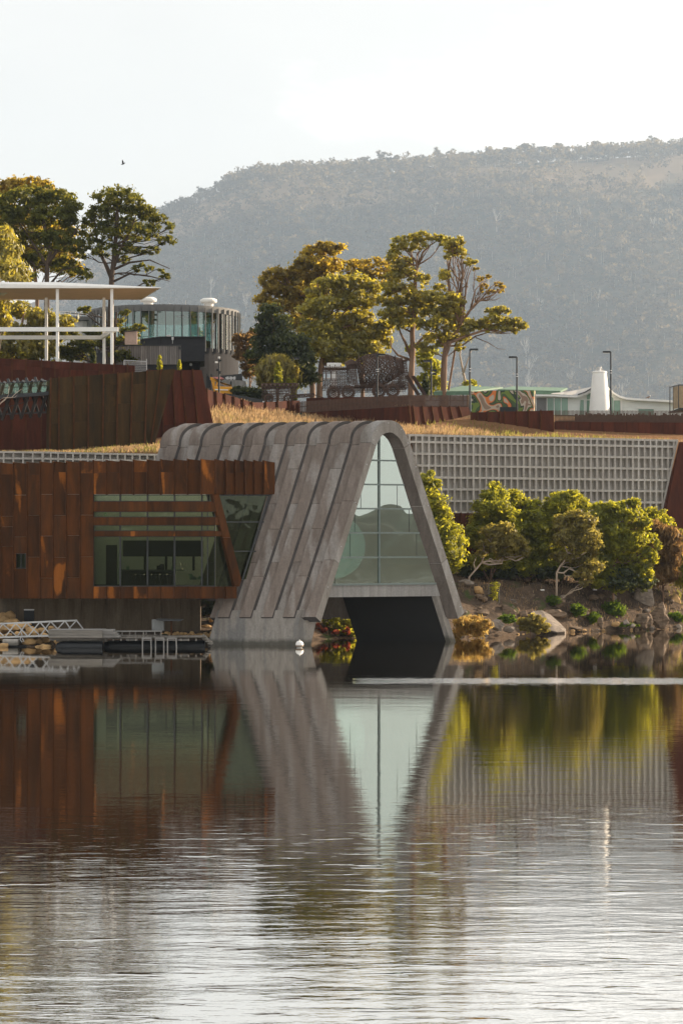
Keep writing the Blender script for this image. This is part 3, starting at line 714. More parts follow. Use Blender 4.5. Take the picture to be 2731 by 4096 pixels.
for y in (1980, 2344, 2047, 2005, 2068, 2101, 2123, 2146):
    m = MB(); m.beam(RB.pt(375,y,-0.25), RB.pt(860,y,-0.25), 0.10, 0.06); m.build('window_rail', MT['frame'], rw)
def bx(y): return 1082 - (y-1979)*(1082-966)/(2319-1979)
for y0, y1 in ((1980,2088),(2089,2205),(2206,2317)):
    m = MB(); m.prism([RB2.pt(dgr(y0),y0,-0.2), RB2.pt(bx(y0)+22,y0,-0.2), RB2.pt(bx(y1)+18,y1,-0.2), RB2.pt(dgr(y1),y1,-0.2)], -RB2.n*0.02); m.build('pane', MT['glass_bar'], rw)
for y in (1981, 2088, 2205):
    m = MB(); m.beam(RB2.pt(dgr(y),y,-0.15), RB2.pt(bx(y)+20,y,-0.15), 0.10, 0.08); m.build('window_rail', MT['frame'], rw)
m = MB(); m.beam(RB2.pt(bx(1980)-4,1980,-0.1), RB2.pt(970,2319,-0.1), 0.10, 0.16, (0,1,0)); m.build('mullion', MT['frame'], rw)
# body of the box: roof, floor, side, back, rear roof gap added to light the room
def plan(pts, z0, z1): 
    m = MB(); m.prism([Vector((p.x, p.y, z0)) for p in pts], (0,0,z1-z0)); return m
A_, B_, C_ = RB.pt(-60,2000,-0.15), RB.pt(862,2000,-0.15), RB2.pt(1100,2000,-0.15)
zt, zb = RB.pt(400,1852).z, RB.pt(400,2393).z
plan([A_, B_, C_, C_+Vector((0,1.2,0)), B_+Vector((0.5,5.2,0)), A_+Vector((0,5.2,0))], zt-0.75, zt-0.45).build('roof', MT['charcoal'], rw)
plan([A_, B_, RB2.pt(948,2390,-0.15), RB2.pt(948,2390,-3), B_+Vector((0,9,0)), A_+Vector((0,8,0))], zb+0.03, zb+0.72).build('floor_slab', MT['charcoal'], rw)
m = MB(); m.prism([Vector((A_.x, A_.y, zb)), Vector((A_.x, A_.y+7.5, zb)), Vector((A_.x, A_.y+7.5, zt-0.8)), Vector((A_.x, A_.y, zt-0.8))], (0.2,0,0)); m.build('side_wall', MT['charcoal'], rw)
m = MB(); m.prism([P(-80,2360,160.2), P(1010,2360,160.2), P(1010,1880,160.2), P(-80,1880,160.2)], (0,0.2,0)); m.build('back_wall', MT['pale_wall'], rw)
m = MB(); m.prism([P(368,2350,153), P(368,1960,153), P(368,1960,158.8), P(368,2350,158.8)], (-0.2,0,0)); m.build('partition_wall', MT['pale_wall'], rw)
m = MB(); m.prism([P(425,2350,157.6), P(468,2350,157.6), P(468,2180,157.6), P(425,2180,157.6)], (0,0.2,0)); m.build('door_leaf', MT['dark_int'], rw)
m = MB(); m.prism([P(492,2226,158.2), P(812,2226,158.2), P(812,2162,158.2), P(492,2162,158.2)], (0,0.6,0)); m.build('wall_cabinet', MT['dark_int'], rw)
for q in (576, 660, 690, 770):
    m = MB(); m.prism([P(q,2282,158.4), P(q+9,2282,158.4), P(q+9,2226,158.4), P(q,2226,158.4)], (0,0.3,0)); m.build('shelf_post', MT['dark_int'], rw)
# emergency exit signs (white and green pictogram boxes)
def exit_sign(p, where):
    r = empty('exit_sign', p, where, 'exit sign', 'green exit signs inside the rusted wing')
    b = MB(); b.box(p, (0.20,0.05,0.24)); b.build('case', MT['mint'], r)
    b = MB(); b.box(p+Vector((-0.01,-0.035,0.0)), (0.13,0.012,0.19)); b.build('green_field', simple('exit_green', (0.03,0.35,0.16), 0.5, bump=0), r)
    b = MB(); b.box(p+Vector((-0.02,-0.045,0.02)), (0.05,0.008,0.05)); b.box(p+Vector((-0.01,-0.045,-0.04)), (0.04,0.008,0.08)); b.box(p+Vector((0.02,-0.045,0.0)), (0.03,0.008,0.04)); b.build('running_figure', MT['white'], r)
exit_sign(P(424, 2058, 156.5), 'green exit sign behind the upper left strip of the bar window')
exit_sign(P(944, 2074, 154.0), 'green exit sign on the pale wall behind the slanted window by the vault')
# concrete wall below
UW = VP(0, 156.8, 800, 154.6)
uw = empty('concrete_underwall', UW.pt(500, 2530, -0.5), 'board-marked brown concrete wall under the rusted wing, behind the floating dock', 'wall')
for x0, x1 in zip([78,180,326,430,566,645,722], [180,326,430,566,645,722,800]):
    m = MB(); m.prism([UW.pt(x0+0.4,2388), UW.pt(x1-0.4,2388), UW.pt(x1-0.4,2570), UW.pt(x0+0.4,2570)], (0,1.5,0)); m.build('wall_panel', MT['under'], uw)
UW2 = VP(-80, 159.4, 78, 158.6)
for x0, x1 in zip([-80,-30,30,64], [-30,30,64,78]):
    m = MB(); m.prism([UW2.pt(x0,2388), UW2.pt(x1,2388), UW2.pt(x1,2560), UW2.pt(x0,2560)], (0,0.8,0)); m.build('wall_panel', MT['under'], uw)
lv = MB(); lv.beam(UW.pt(98,2439,0.06), UW.pt(138,2439,0.06), 0.1, 0.08)
lv.build('vent_head', MT['alu'], uw)
lv = MB()
for q in range(19): y = 2443+q*3.9; lv.beam(UW.pt(99,y,0.05), UW.pt(137,y,0.05), 0.09, 0.03)
lv.build('vent_louvre', MT['steel'], uw)
lv = MB(); lv.prism([UW.pt(98,2440,0.02), UW.pt(138,2440,0.02), UW.pt(138,2520,0.02), UW.pt(98,2520,0.02)], -UW.n*0.04); lv.build('vent_back', MT['black'], uw)
# ------------------------------------------------------------------ coffered concrete wall on the right
GW = VP(1640, 178, 2700, 188)
gw = empty('coffered_wall', GW.pt(2100, 2300, -1), 'long pale concrete wall of deep square coffers behind the green shrubs', 'wall')
gx0, gx1 = XX(1632, 178), XX(2712, 188.2)
zt_, zb_ = 14.84, 3.9
def gwp(x, z, off=0.0):
    t = (x - GW.a.x)/GW.u.x; p = GW.a + GW.u*t + GW.n*off; return Vector((p.x, p.y, z))
def edge_x(z):                                    # raking right hand end
    py = YH - (z-H)/187*F; return XX(2706 - (py-1790)*(100/430), 187.6)
def bottom_z(x): return 8.62 if x < XX(1990, 181) else zb_
m = MB(); m.prism([gwp(gx0, 8.6, -0.36), gwp(XX(1990,181), 8.6, -0.36), gwp(XX(1990,181), zb_, -0.36), gwp(edge_x(zb_), zb_, -0.36), gwp(edge_x(zt_), zt_, -0.36), gwp(gx0, zt_, -0.36)], -GW.n*0.3); m.build('back_slab', MT['grid'], gw)
x = gx0 + 0.1; j = 0
while x < edge_x(zt_) - 0.1:
    b = bottom_z(x)
    z0 = b
    while z0 < zt_ and x > edge_x(z0) - 0.1: z0 += 0.1
    m = MB(); p = gwp(x, z0, -0.17); q = gwp(x, zt_, -0.17); u = GW.u*(0.062 if j % 10 else 0.075); n = GW.n*0.18
    m.prism([p-u+n, p+u+n, q+u+n, q-u+n], -GW.n*0.36); m.build('fin', MT['grid'], gw)
    x += 0.503; j += 1
k = 0; zr = 14.27
rails = [zt_-0.06]
while zr > zb_: rails.append(zr); zr -= 0.902
for zr in rails:
    xa = gx0 if zr > 8.6 else XX(1990,181)
    m = MB(); p, q = gwp(xa, zr, -0.172), gwp(edge_x(zr), zr, -0.172); m.beam(p, q, 0.35, 0.17); m.build('rail', MT['grid'], gw)
m = MB(); m.beam(gwp(edge_x(zb_), zb_, -0.16), gwp(edge_x(zt_), zt_, -0.16), 0.16, 0.40, (0,1,0)); m.build('raking_edge', MT['grid'], gw)
for q in (2473, 2493):                            # two louvred coffers
    for i in range(8):
        m = MB(); p = GW.pt(q, 2016+i*4.6, -0.30); m.beam(p - GW.u*0.13, p + GW.u*0.13, 0.04, 0.045); m.build('vent_slat', MT['frame_grey'], gw)
# dark rust recess wall under the coffers, and the rust return at the right
RW = VP(1800, 179.0, 2000, 180.6)
w = empty('rust_recess_wall', RW.pt(1900, 2300, -0.5), 'dark red rusted steel wall below the left end of the coffered wall', 'wall')
for a, b in zip([1640,1700,1760,1812,1842,1870,1905,1945,1985], [1700,1760,1812,1842,1870,1905,1945,1985,2020]):
    panel('cladding_panel', RW, a, b, (2052,2052), (2330,2330), MT['rust_red'], w, 0.08, 0.0); fin(RW, a, 2050, 2330, w, 0.06, 0.13, d=0.15)
w = empty('rust_return_wall', GW.pt(2740, 2300), 'dark rusted steel wall at the right edge beyond the raking end of the coffers', 'wall')
for pts in (((2718,1768),(2752,1768),(2752,2335),(2690,2335),(2650,2100)), ((2716,1772),(2648,2100),(2688,2335),(2594,2335),(2612,2215))):
    m = MB(); m.prism([GW.pt(x, y, 0.5 if pts[0][0] == 2718 else 0.35) for x, y in pts], -GW.n*0.12); m.build('cladding_panel', MT['rust_red'], w)
# coffers of the terrace at the left
def small_grid(name, label, pl, x0, x1, nfin, yt0, yt1, ybot):
    g = empty(name, pl.pt(x0, ybot), label, 'wall')
    yt = lambda x: yt0 + (yt1-yt0)*(x-x0)/(x1-x0)
    m = MB(); m.prism([pl.pt(x0,ybot,-0.4), pl.pt(x1,ybot,-0.4), pl.pt(x1,yt1,-0.4), pl.pt(x0,yt0,-0.4)], -pl.n*0.3); m.build('back_slab', MT['grid'], g)
    for i in range(nfin+1):
        x = x0 + (x1-x0)*i/nfin; m = MB(); m.beam(pl.pt(x, ybot, -0.2), pl.pt(x, yt(x), -0.2), 0.11, 0.42, (0,1,0)); m.build('fin', MT['grid'], g)
    for dy in (2, 27):
        m = MB(); m.beam(pl.pt(x0, yt0+dy, -0.201), pl.pt(x1, yt1+dy, -0.201), 0.40, 0.13); m.build('rail', MT['grid'], g)
small_grid('terrace_coffer_wall', 'short run of wide concrete coffers at the far left above the rusted wing', VP(-60, 158.6, 175, 160.2), -60, 172, 6, 1806, 1808, 1870)
small_grid('terrace_coffer_wall', 'band of narrow concrete coffers between the rusted wing roof and the grass terrace', VP(175, 160.3, 650, 161), 176, 650, 16, 1808, 1818, 1870)
# ------------------------------------------------------------------ rusted steel walls on the hill
def steel_wall(name, label, pl, xs, yt, yb, mat, joints=None, xb=None, o0=0.08, o1=0.0, th=0.25, pins=True, cat='wall', finmat=None):
    """strips between columns xs (top) / xb (bottom); yt, yb functions of column"""
    g = empty(name, pl.pt(sum(xs)/len(xs), yb(xs[0]), -0.5), label, cat); xb = xb or xs
    for i in range(len(xs)-1):
        t0, t1, b0, b1 = yt(xs[i]), yt(xs[i+1]), yb(xs[i]), yb(xs[i+1])
        js = [0.0] + sorted((j - t0)/(b0-t0) for j in (joints[i] if joints else [])) + [1.0]
        for a, b in zip(js, js[1:]):
            c = lambda k, f, side: (xs[i+side] + (xb[i+side]-xs[i+side])*f, (t0, t1)[side] + ((b0, b1)[side]-(t0, t1)[side])*f)
            p = [c(0, a, 0), c(0, a, 1), c(0, b, 1), c(0, b, 0)]; gg = 0.45
            offs = [o0, o1, o1, o0]
            pp = [pl.pt(p[0][0]+gg, p[0][1]+gg, o0), pl.pt(p[1][0]-gg, p[1][1]+gg, o1), pl.pt(p[2][0]-gg, p[2][1], o1), pl.pt(p[3][0]+gg, p[3][1], o0)]
            m = MB(); m.prism(pp, -pl.n*th); m.build('cladding_panel', mat, g)
        if pins:
            m = MB(); d = 0.22; A, B = pl.pt(xs[i], t0-4, o0+0.06), pl.pt(xb[i], b0, o0+0.06); u = pl.u*0.045
            m.prism([A-u, A+u, B+u, B-u], -pl.n*d); m.build('seam_fin', finmat or MT['fin'], g)
    return g
lin = lambda x0, y0, x1, y1: (lambda x: y0 + (y1-y0)*(x-x0)/(x1-x0))
WA = VP(-60, 178.4, 545, 178.9)
steel_wall('rust_wall', 'red-brown steel wall running across the top left below the white canopy', WA, [-68,-10,49,105,167,220,281,337,398,456,510,540], lin(0,1432,540,1462), lambda x: 1805, MT['rust_red'],
           joints=[[1462],[1460],[1478,1600],[1465],[1470],[1475],[1478],[1480],[1482],[],[]])
WB = VP(205, 166.6, 702, 168.6)
def wb_y(x): return 1513 + (1476-1513)*(x-205)/(702-205)
xsB = [205,238,297,356,416,473,531,590,647,702]; xbB = [202,237,297,354,412,468,523,580,600,613]
steel_wall('rust_box', 'tall olive-brown rusted steel box leaning over the grass terrace at the left', WB, xsB, wb_y, lambda x: 1806, MT['rust_dark'],
           joints=[[1633,1693],[1616],[1541,1688],[1613],[1541,1688],[1615],[1538,1686],[1615],[1542]], xb=xbB, th=3.0)
WC = VP(600, 172.5, 880, 174)
steel_wall('rust_leaning_wall', 'dark red steel wall with one bright raking edge beside the olive-brown box', WC, [600,650,690,726,772,807], lambda x: 1480, lambda x: 1800, MT['rust_red'],
           joints=[[1600],[1700],[1690],[1545,1610],[]], xb=[600,655,708,757,803,877], th=0.8)
pts4 = [(828,1557,186,1640),(864,1567,187,1650),(900,1576,188,1655),(936,1587,189,1662),(972,1599,190,1668),(1008,1610,191,1674),(1062,1609,193,1680),(1110,1606,194.5,1680),(1155,1603,196,1684),(1200,1602,197,1690)]
w4 = empty('rust_curved_fence', P(1000, 1690, 192), 'curving dark rust fence of leaning plates above the dry grass field', 'fence')
for a, b in zip(pts4, pts4[1:]):
    pl = VP(a[0], a[2], b[0], b[2])
    m = MB(); m.prism([pl.pt(a[0]+.4,a[1],0), pl.pt(b[0]-.4,b[1],0), pl.pt(b[0]-.4,b[3]+40,0), pl.pt(a[0]+.4,a[3]+40,0)], -pl.n*0.12); m.build('cladding_panel', MT['rust_red'], w4)
    m = MB(); m.beam(pl.pt(a[0],a[1]-4,0.04), pl.pt(a[0]+4,a[3]+40,0.04), 0.14, 0.2, (0,1,0)); m.build('post', MT['fin'], w4)
def pickets(pl, x0, x1, yt0, yt1, yb0, yb1, step, parent, w=0.05, d=0.09, lean=0):
    m = MB(); n = int((x1-x0)/step)
    for i in range(n+1):
        x = x0 + (x1-x0)*i/n; f = i/n; h = random.Random(i).uniform(-0.6, 0.6)
        m.beam(pl.pt(x, yb0+(yb1-yb0)*f, -0.1), pl.pt(x+lean, yt0+(yt1-yt0)*f+h, -0.1), w, d, (0,1,0))
    tag(m.build('pickets', MT['picket'], parent), kind='stuff')
    m = MB(); m.beam(pl.pt(x0, yb0-2, -0.2), pl.pt(x1, yb1-2, -0.2), 0.05, 0.1); m.beam(pl.pt(x0, yb0*0.45+yt0*0.55, -0.2), pl.pt(x1, yb1*0.45+yt1*0.55, -0.2), 0.04, 0.08); m.build('picket_rail', MT['picket'], parent)
MT['picket'] = simple('picket_steel', (0.11,0.065,0.045), 0.7, var=0.2)
WE = VP(1200, 197, 1636, 186)
g = steel_wall('rust_picket_wall', 'red-brown steel wall with dark pickets on top, below the lace truck', WE, [1200,1258,1316,1372,1428,1482,1536,1586,1636], lin(1200,1651,1636,1625), lambda x: 1745, MT['rust_red'], o0=0.0, pins=False, th=0.15)
pickets(WE, 1202, 1634, 1606, 1579, 1652, 1627, 5.6, g, w=0.09, d=0.12)
WF = VP(1637, 186, 1872, 190)
g = steel_wall('rust_picket_wall', 'leaning ribbed rust wall with dense dark pickets, right of the wall below the lace truck', WF, [1637,1653,1690,1727,1764,1800,1836,1874], lin(1637,1626,1874,1628), lambda x: 1745, MT['rust_red'],
               xb=[1650,1667,1708,1748,1787,1828,1871,1906], th=0.15, o0=0.015)
m = MB(); m.prism([WF.pt(1638,1627,-0.2), WF.pt(1872,1629,-0.2), WF.pt(1902,1745,-0.2), WF.pt(1652,1745,-0.2)], -WF.n*0.2); m.build('backing', MT['rust_red'], g)
pickets(WF, 1639, 1871, 1580, 1582, 1627, 1628, 4.6, g, w=0.08, d=0.12)
WG = VP(1888, 189.4, 2214, 190)
steel_wall('rust_wall', 'plain dark rust wall between the leaning picket wall and the white building', WG, [1884,1909,1951,1999,2017,2066,2114,2162,2214], lin(1888,1649,2214,1641), lambda x: 1765, MT['rust_red'], th=0.15)
WH = VP(2216, 190.4, 2790, 196)
g = steel_wall('rust_picket_wall', 'long dark rust wall with open pickets in front of the white cottage at the right', WH, [2218,2264,2313,2361,2410,2456,2503,2553,2601,2650,2698,2745,2790], lin(2216,1687,2731,1690), lambda x: 1775, MT['rust_red'], o0=0.03, pins=False, th=0.15)
pickets(WH, 2219, 2785, 1642, 1643, 1688, 1690, 5.2, g)
m = MB()
for i in range(90):
    x = 2300 + i*5.4; m.box(WH.pt(x, 1676+random.Random(i).uniform(-5,4), -1.1), (0.14,0.2,random.Random(i*7).uniform(0.5,1.0)))
m.build('planting_trough', MT['picket'], g)
# ------------------------------------------------------------------ glass footbridge on raking struts
br = empty('glass_footbridge', P(100, 1660, 169.5), 'dark steel footbridge with glass sides on V-shaped struts at the far left', 'bridge')
bot = [(-64,1680),(-27,1678),(10.7,1676),(48,1672),(86,1670),(123,1666),(159,1664),(195,1661)]
for (x, y) in bot:
    m = MB(); m.beam(P(x,y+3,169.6), P(x+47,1513+(210-x)*0.065,168), 0.20, 0.28, (0,1,0)); m.build('strut', MT['steel'], br)
    m = MB(); m.beam(P(x,y,169.9), P(x-53,1512+(170-x)*0.06,171.2), 0.18, 0.22, (0,1,0)); m.build('strut', MT['steel'], br)
for a, b, Y, w, h in (((-70,1594),(207,1573),168.1,0.28,0.26), ((-70,1660),(205,1648),169.5,0.12,0.12), ((-70,1556),(207,1541),168.2,0.05,0.05), ((-70,1534),(207,1524),171,0.06,0.06), ((-70,1592),(207,1572),171.0,0.2,0.2), ((-70,1536),(207,1527),168.1,0.05,0.05)):
    m = MB(); m.beam(P(a[0],a[1],Y), P(b[0],b[1],Y), w, h); m.build('chord', MT['steel'], br)
m = MB(); m.prism([P(-70,1586,168.2), P(205,1567,168.2), P(205,1567,171), P(-70,1586,171)], (0,0,-0.1)); m.build('deck', MT['alu'], br)
xs = [-27+37.4*i for i in range(7)]
for a, b in zip(xs, xs[1:]):
    m = MB(); m.prism([P(a,1583-(a)*0.07,168.0), P(b,1583-(b)*0.07,168.0), P(b+11,1534-b*0.04,167.6), P(a+11,1534-a*0.04,167.6)], (0,0.02,0)); m.build('glass_panel', MT['glass_bridge'], br)
    m = MB(); m.prism([P(a,1583-(a)*0.07,171.2), P(b,1583-(b)*0.07,171.2), P(b-11,1530-b*0.04,171.9), P(a-11,1530-a*0.04,171.9)], (0,0.02,0)); m.build('glass_panel', MT['glass_bridge'], br)
m = MB(); m.tube([P(0,1637,168.9), P(110,1606,168.9), P(205,1572,168.9)], 0.03); m.build('tie_rod', MT['steel'], br)
# ------------------------------------------------------------------ white canopy pavilion
zc = H + (YH-1152)/F*190
def cx(px, Y): return XX(px, Y)
pv = empty('white_canopy', Vector((cx(330,193), 194, 20)), 'white open canopy on slim square columns at the upper left, in front of the pines', 'pavilion')
zu = 0.50
Vv = [(cx(-200,190),190,zc),(cx(644,190),190,zc),(cx(568,199.4),199.4,zc),(cx(-200,199.4),199.4,zc),
      (cx(-200,190),190,zc+0.46),(cx(223,190.3),190.3,zc+0.52),(cx(223,199),199,zc+0.52),(cx(-200,199.4),199.4,zc+0.46),(cx(644,190)-0.02,190.02,zc+0.05),(cx(568,199.4),199.38,zc+0.05)]
m = MB(); m.add(Vv, [(3,2,1,0),(0,1,8,5,4),(4,5,6,7),(5,8,9,6),(1,2,9,8),(3,7,6,9,2),(0,4,7,3)]); m.build('roof', MT['white'], pv)
m = MB(); m.prism([(cx(-200,190.3),190.3,zc-0.012),(cx(636,190.3),190.3,zc-0.012),(cx(563,199.2),199.2,zc-0.012),(cx(-200,199.2),199.2,zc-0.012)], (0,0,0.010)); m.build('soffit', MT['soffit'], pv)
m = MB(); m.prism([(cx(-60,193.5),193.5,zc-0.04),(cx(32,193.5),193.5,zc-0.04),(cx(16,195.5),195.5,zc-0.04),(cx(-60,195.5),195.5,zc-0.04)], (0,0,0.018)); m.build('skylight', MT['alu'], pv)
for px, Y in ((231,190.6),(448.5,190.6),(186.5,197.6),(417,197.6),(-40,190.6),(-80,197.6)):
    m = MB(); m.box(((px-CX)/F*Y, Y, (zc+20)/2), (0.23,0.23,zc-20)); m.build('column', MT['white'], pv)
m = MB(); m.beam(P(-200,1317.5,190.5), P(474,1317.5,190.5), 0.22, 0.35); m.build('beam', MT['white'], pv)
m = MB(); m.beam(P(-200,1350,197.5), P(420,1350,197.5), 0.22, 0.33); m.build('beam', MT['white'], pv)
m = MB(); m.beam(P(462,1318,190.7), P(408,1349,197.4), 0.25, 0.33); m.build('beam', MT['white'], pv)
# ------------------------------------------------------------------ round glazed lounge
dc = Vector((XX(660,232), 232, 0)); RD = 7.40
zR, zB, zG = H+(YH-1217)/F*224.6, H+(YH-1243)/F*224.6, H+(YH-1388)/F*225
dr = empty('round_lounge', Vector((dc.x, dc.y, 20)), 'round charcoal pavilion with a ring of tall glass panes under a grey roof band', 'building')
def ringwall(r0, r1, z0, z1, n=72):
    m = MB(); V = []
    for k in range(n):
        a = 2*math.pi*k/n; c, s = math.cos(a), math.sin(a)
        V += [(dc.x+r1*c, dc.y+r1*s, z0), (dc.x+r1*c, dc.y+r1*s, z1), (dc.x+r0*c, dc.y+r0*s, z1), (dc.x+r0*c, dc.y+r0*s, z0)]
    Fs = []
    for k in range(n):
        a = k*4; b = ((k+1) % n)*4
        for q in range(4): Fs.append((a+q, b+q, b+(q+1) % 4, a+(q+1) % 4))
    m.add(V, Fs); return m
MT['band'] = simple('grey_fascia', (0.20,0.20,0.20), 0.8, var=0.06, bump=0.03)
ringwall(RD-0.5, RD, zB, zR).build('roof_band', MT['band'], dr)
m = MB(); m.lathe([(RD-0.4, zR-0.3), (RD-0.4, zR-0.1)], dc, 64); m.build('roof', MT['band'], dr)
m = MB(); m.lathe([(RD-0.05, 18.5), (RD-0.05, zG)], dc, 72); m.build('base_wall', MT['charcoal'], dr)
m = MB(); m.lathe([(RD-0.6, zB-0.06), (RD-0.6, zB-0.02)], dc, 48); m.build('ceiling', MT['pale_wall'], dr)
nf = 58
for k in range(nf):
    a = 2*math.pi*(k+0.3)/nf; p = dc + Vector((math.cos(a), math.sin(a), 0))*(RD+0.09); b = 2*math.pi*(k+1.3)/nf
    if p.y < dc.y + 2.5:
        m = MB(); m.box((p.x, p.y, (zG-0.35+zR-0.2)/2), (0.14,0.07,(zR-0.2)-(zG-0.35)), a); m.build('fin', MT['band'], dr)
    r = RD-0.12
    m = MB(); m.prism([dc+Vector((r*math.cos(a), r*math.sin(a), zG)), dc+Vector((r*math.cos(b), r*math.sin(b), zG)), dc+Vector((r*math.cos(b), r*math.sin(b), zB)), dc+Vector((r*math.cos(a), r*math.sin(a), zB))], Vector((math.cos(a), math.sin(a), 0))*0.02); m.build('pane', MT['glass_clear'], dr)
rv = random.Random(4)
m = MB()
for k in range(9):
    a = rv.uniform(math.pi*1.1, math.pi*1.9); r = rv.uniform(2.5, 5.8); m.box((dc.x+r*math.cos(a), dc.y+r*math.sin(a), zG+0.5), (rv.uniform(.6,1.4), .7, rv.uniform(.7,1.1)), a)
m.box((dc.x-4.5, dc.y-1, zG+1.6), (0.4,0.4,3.2)); m.box((dc.x+5.2, dc.y-2, zG+1.4), (1.0,0.3,2.6)); m.build('furniture', simple('lounge_furniture', (0.12,0.08,0.05), 0.7), dr)
m = MB()
for px, Y in ((738,229),(800,230),(866,229)): 
    p = P(px, 1262, Y); m.box(p, (1.6,0.9,0.35))
m.build('hanging_light', simple('rattan_shade', (0.25,0.16,0.09), 0.8), dr)
for px, py in ((594,1213),(835,1217)):
    p = P(px, py, 229); m = MB(); m.lathe([(0.45,-0.25),(0.5,0.12),(0.78,0.14),(0.84,0.3),(0.78,0.47),(0.55,0.57),(0.1,0.6)], p, 24); m.build('roof_vent', MT['white'], dr)
m = MB(); p = P(743, 1217, 228); m.tube([p-Vector((0,0,0.3)), p+Vector((0,0,0.38))], 0.05); m.build('flue', MT['alu'], dr)
m = MB(); p = P(680, 1216, 228); m.tube([p-Vector((0,0,0.3)), p+Vector((0,0,0.05))], 0.06); m.build('flue', MT['alu'], dr)
# charcoal service block and its batten screen
sb = empty('charcoal_block', P(730, 1480, 216), 'plain charcoal rendered block in front of the round glass pavilion', 'building')
m = MB(); m.prism([Vector((XX(641,215),215,0)), Vector((XX(819,215),215,0)), Vector((XX(819,215),219,0)), Vector((XX(563,218),219,0)), Vector((XX(563,218),217.6,0))], (0,0,1))
def up(px, py, Y): return P(px, py, Y).z
def planblock(pts, z0, z1, name, mat, parent, bevel=0):
    m = MB(); m.prism([Vector((XX(a,Y), Y, z0)) for a, Y in pts], (0,0,z1-z0)); return m.build(name, mat, parent)
planblock([(641,215),(819,215),(819,222),(563,222),(563,217.6)], up(730,1445,215), up(730,1349,215), 'upper_body', MT['charcoal'], sb)
planblock([(641,216.6),(800,216.6),(800,221.5),(563,221.5),(563,218.6)], 18.5, up(730,1445,215), 'recessed_base', MT['pier_dark'], sb)
planblock([(640,214.8),(820,214.8),(820,222.1),(562,222.1),(562,217.5)], up(730,1349,215), up(730,1347,215)+0.02, 'coping', MT['steel'], sb)
for x0, x1, y0, y1 in ((708,727,1375,1380),(770,789,1374,1383)):
    m = MB(); m.prism([P(x0,y0,214.96), P(x1,y0,214.96), P(x1,y1,214.96), P(x0,y1,214.96)], (0,0.03,0)); m.build('vent', MT['black'], sb)
m = MB(); m.lathe([(0.13,-0.02),(0.13,0.02)], Vector((0,0,0)), 20); o = m.build('bulkhead_light', MT['alu'], sb); o.location = P(764,1458,216.4) - parent_world(sb); o.rotation_euler = (R(90),0,0)
m = MB(); m.box(P(691,1354,214.5), (0.18,0.1,0.25)); m.tube([P(691,1375,214.7), P(691,1352,214.7)], 0.03); m.box(P(675,1343,214.9), (0.36,0.2,0.14)); m.build('antenna', MT['alu'], sb)
bs_ = empty('batten_screen', P(600, 1480, 208), 'grey vertical batten fence in front of the charcoal block', 'fence')
r_ = random.Random(8); x = 446; i = 0
MT['batten'] = simple('grey_batten', (0.21,0.19,0.18), 0.8, var=0.2, orand=0.25, stretch=(3,3,0.4))
while x < 720:
    wd = 9.0; m = MB(); dd = 0.06*(i % 2); m.prism([P(x+0.6,1383,208-dd), P(x+wd-0.6,1383,208-dd), P(x+wd-0.6,1458,208-dd), P(x+0.6,1458,208-dd)], (0,0.08,0)); m.build('batten', MT['batten'], bs_); x += wd; i += 1
m = MB(); m.beam(P(444,1382,208), P(722,1382,208), 0.2, 0.09); m.build('cap_rail', MT['steel'], bs_)
m = MB(); m.prism([P(444,1384,208.2), P(721,1384,208.2), P(721,1500,208.2), P(444,1500,208.2)], (0,0.2,0)); m.build('backing', MT['charcoal'], bs_)
m = MB(); m.box(P(719,1391,207.7), (0.22,0.2,0.2)); m.box(P(722,1395,207.6), (0.18,0.25,0.12)); m.build('floodlight', MT['black'], bs_)
# terrace building with a steel tank behind the canopy
tb = empty('terrace_building', P(330, 1400, 236), 'pale terrace building with white balustrade seen between the canopy columns', 'building')
planblock([(235,233),(415,233),(415,241),(235,241)], up(300,1280,233), up(300,1265,233), 'slab', MT['band'], tb)
m = MB(); m.lathe([(2.3, 19), (2.3, up(300,1280,233))], Vector((XX(340,236),236.2,0)), 32); m.build('tank', MT['alu'], tb, smooth=False)
planblock([(235,236.5),(290,236.5),(290,240),(235,240)], 19, up(300,1280,233), 'wall', MT['pale_wall'], tb)
for q in range(9):
    m = MB(); m.beam(P(240+q*21,1266,233.2), P(240+q*21,1246,233.2), 0.07, 0.07); m.build('baluster', MT['white'], tb)
for y in (1246,1253,1259):
    m = MB(); m.beam(P(238,y,233.2), P(413,y,233.2), 0.05, 0.06); m.build('rail', MT['white'], tb)
pb = empty('plywood_box', P(523, 1370, 206), 'pale pink plywood sheet standing against the round pavilion', 'panel')
m = MB(); m.prism([P(500,1328,206), P(549,1325,206), P(549,1378,206), P(500,1378,206)], (0,0.3,0)); m.build('sheet', simple('pink_ply', (0.50,0.36,0.30), 0.7), pb)
m = MB(); m.beam(P(498,1325,205.9), P(551,1323,205.9), 0.1, 0.08); m.build('cap', MT['steel'], pb)
# temporary mesh fence
mf = empty('mesh_fence', P(545, 1490, 183), 'light wire mesh fence panel behind the end of the red wall', 'fence')
m = MB()
for a, b in (((497,1441),(588,1446)), ((587,1436),(588,1490)), ((497,1441),(497,1480))): m.beam(P(*a,183), P(*b,183), 0.05, 0.05)
m.build('frame', MT['alu'], mf)
m = MB()
for i in range(22): m.beam(P(499+i*4,1443,183), P(499+i*4,1490,183), 0.012, 0.012)
for i in range(6): m.beam(P(498,1449+i*7,183), P(587,1452+i*7,183), 0.012, 0.012)
tag(m.build('wire', MT['alu'], mf), kind='stuff')
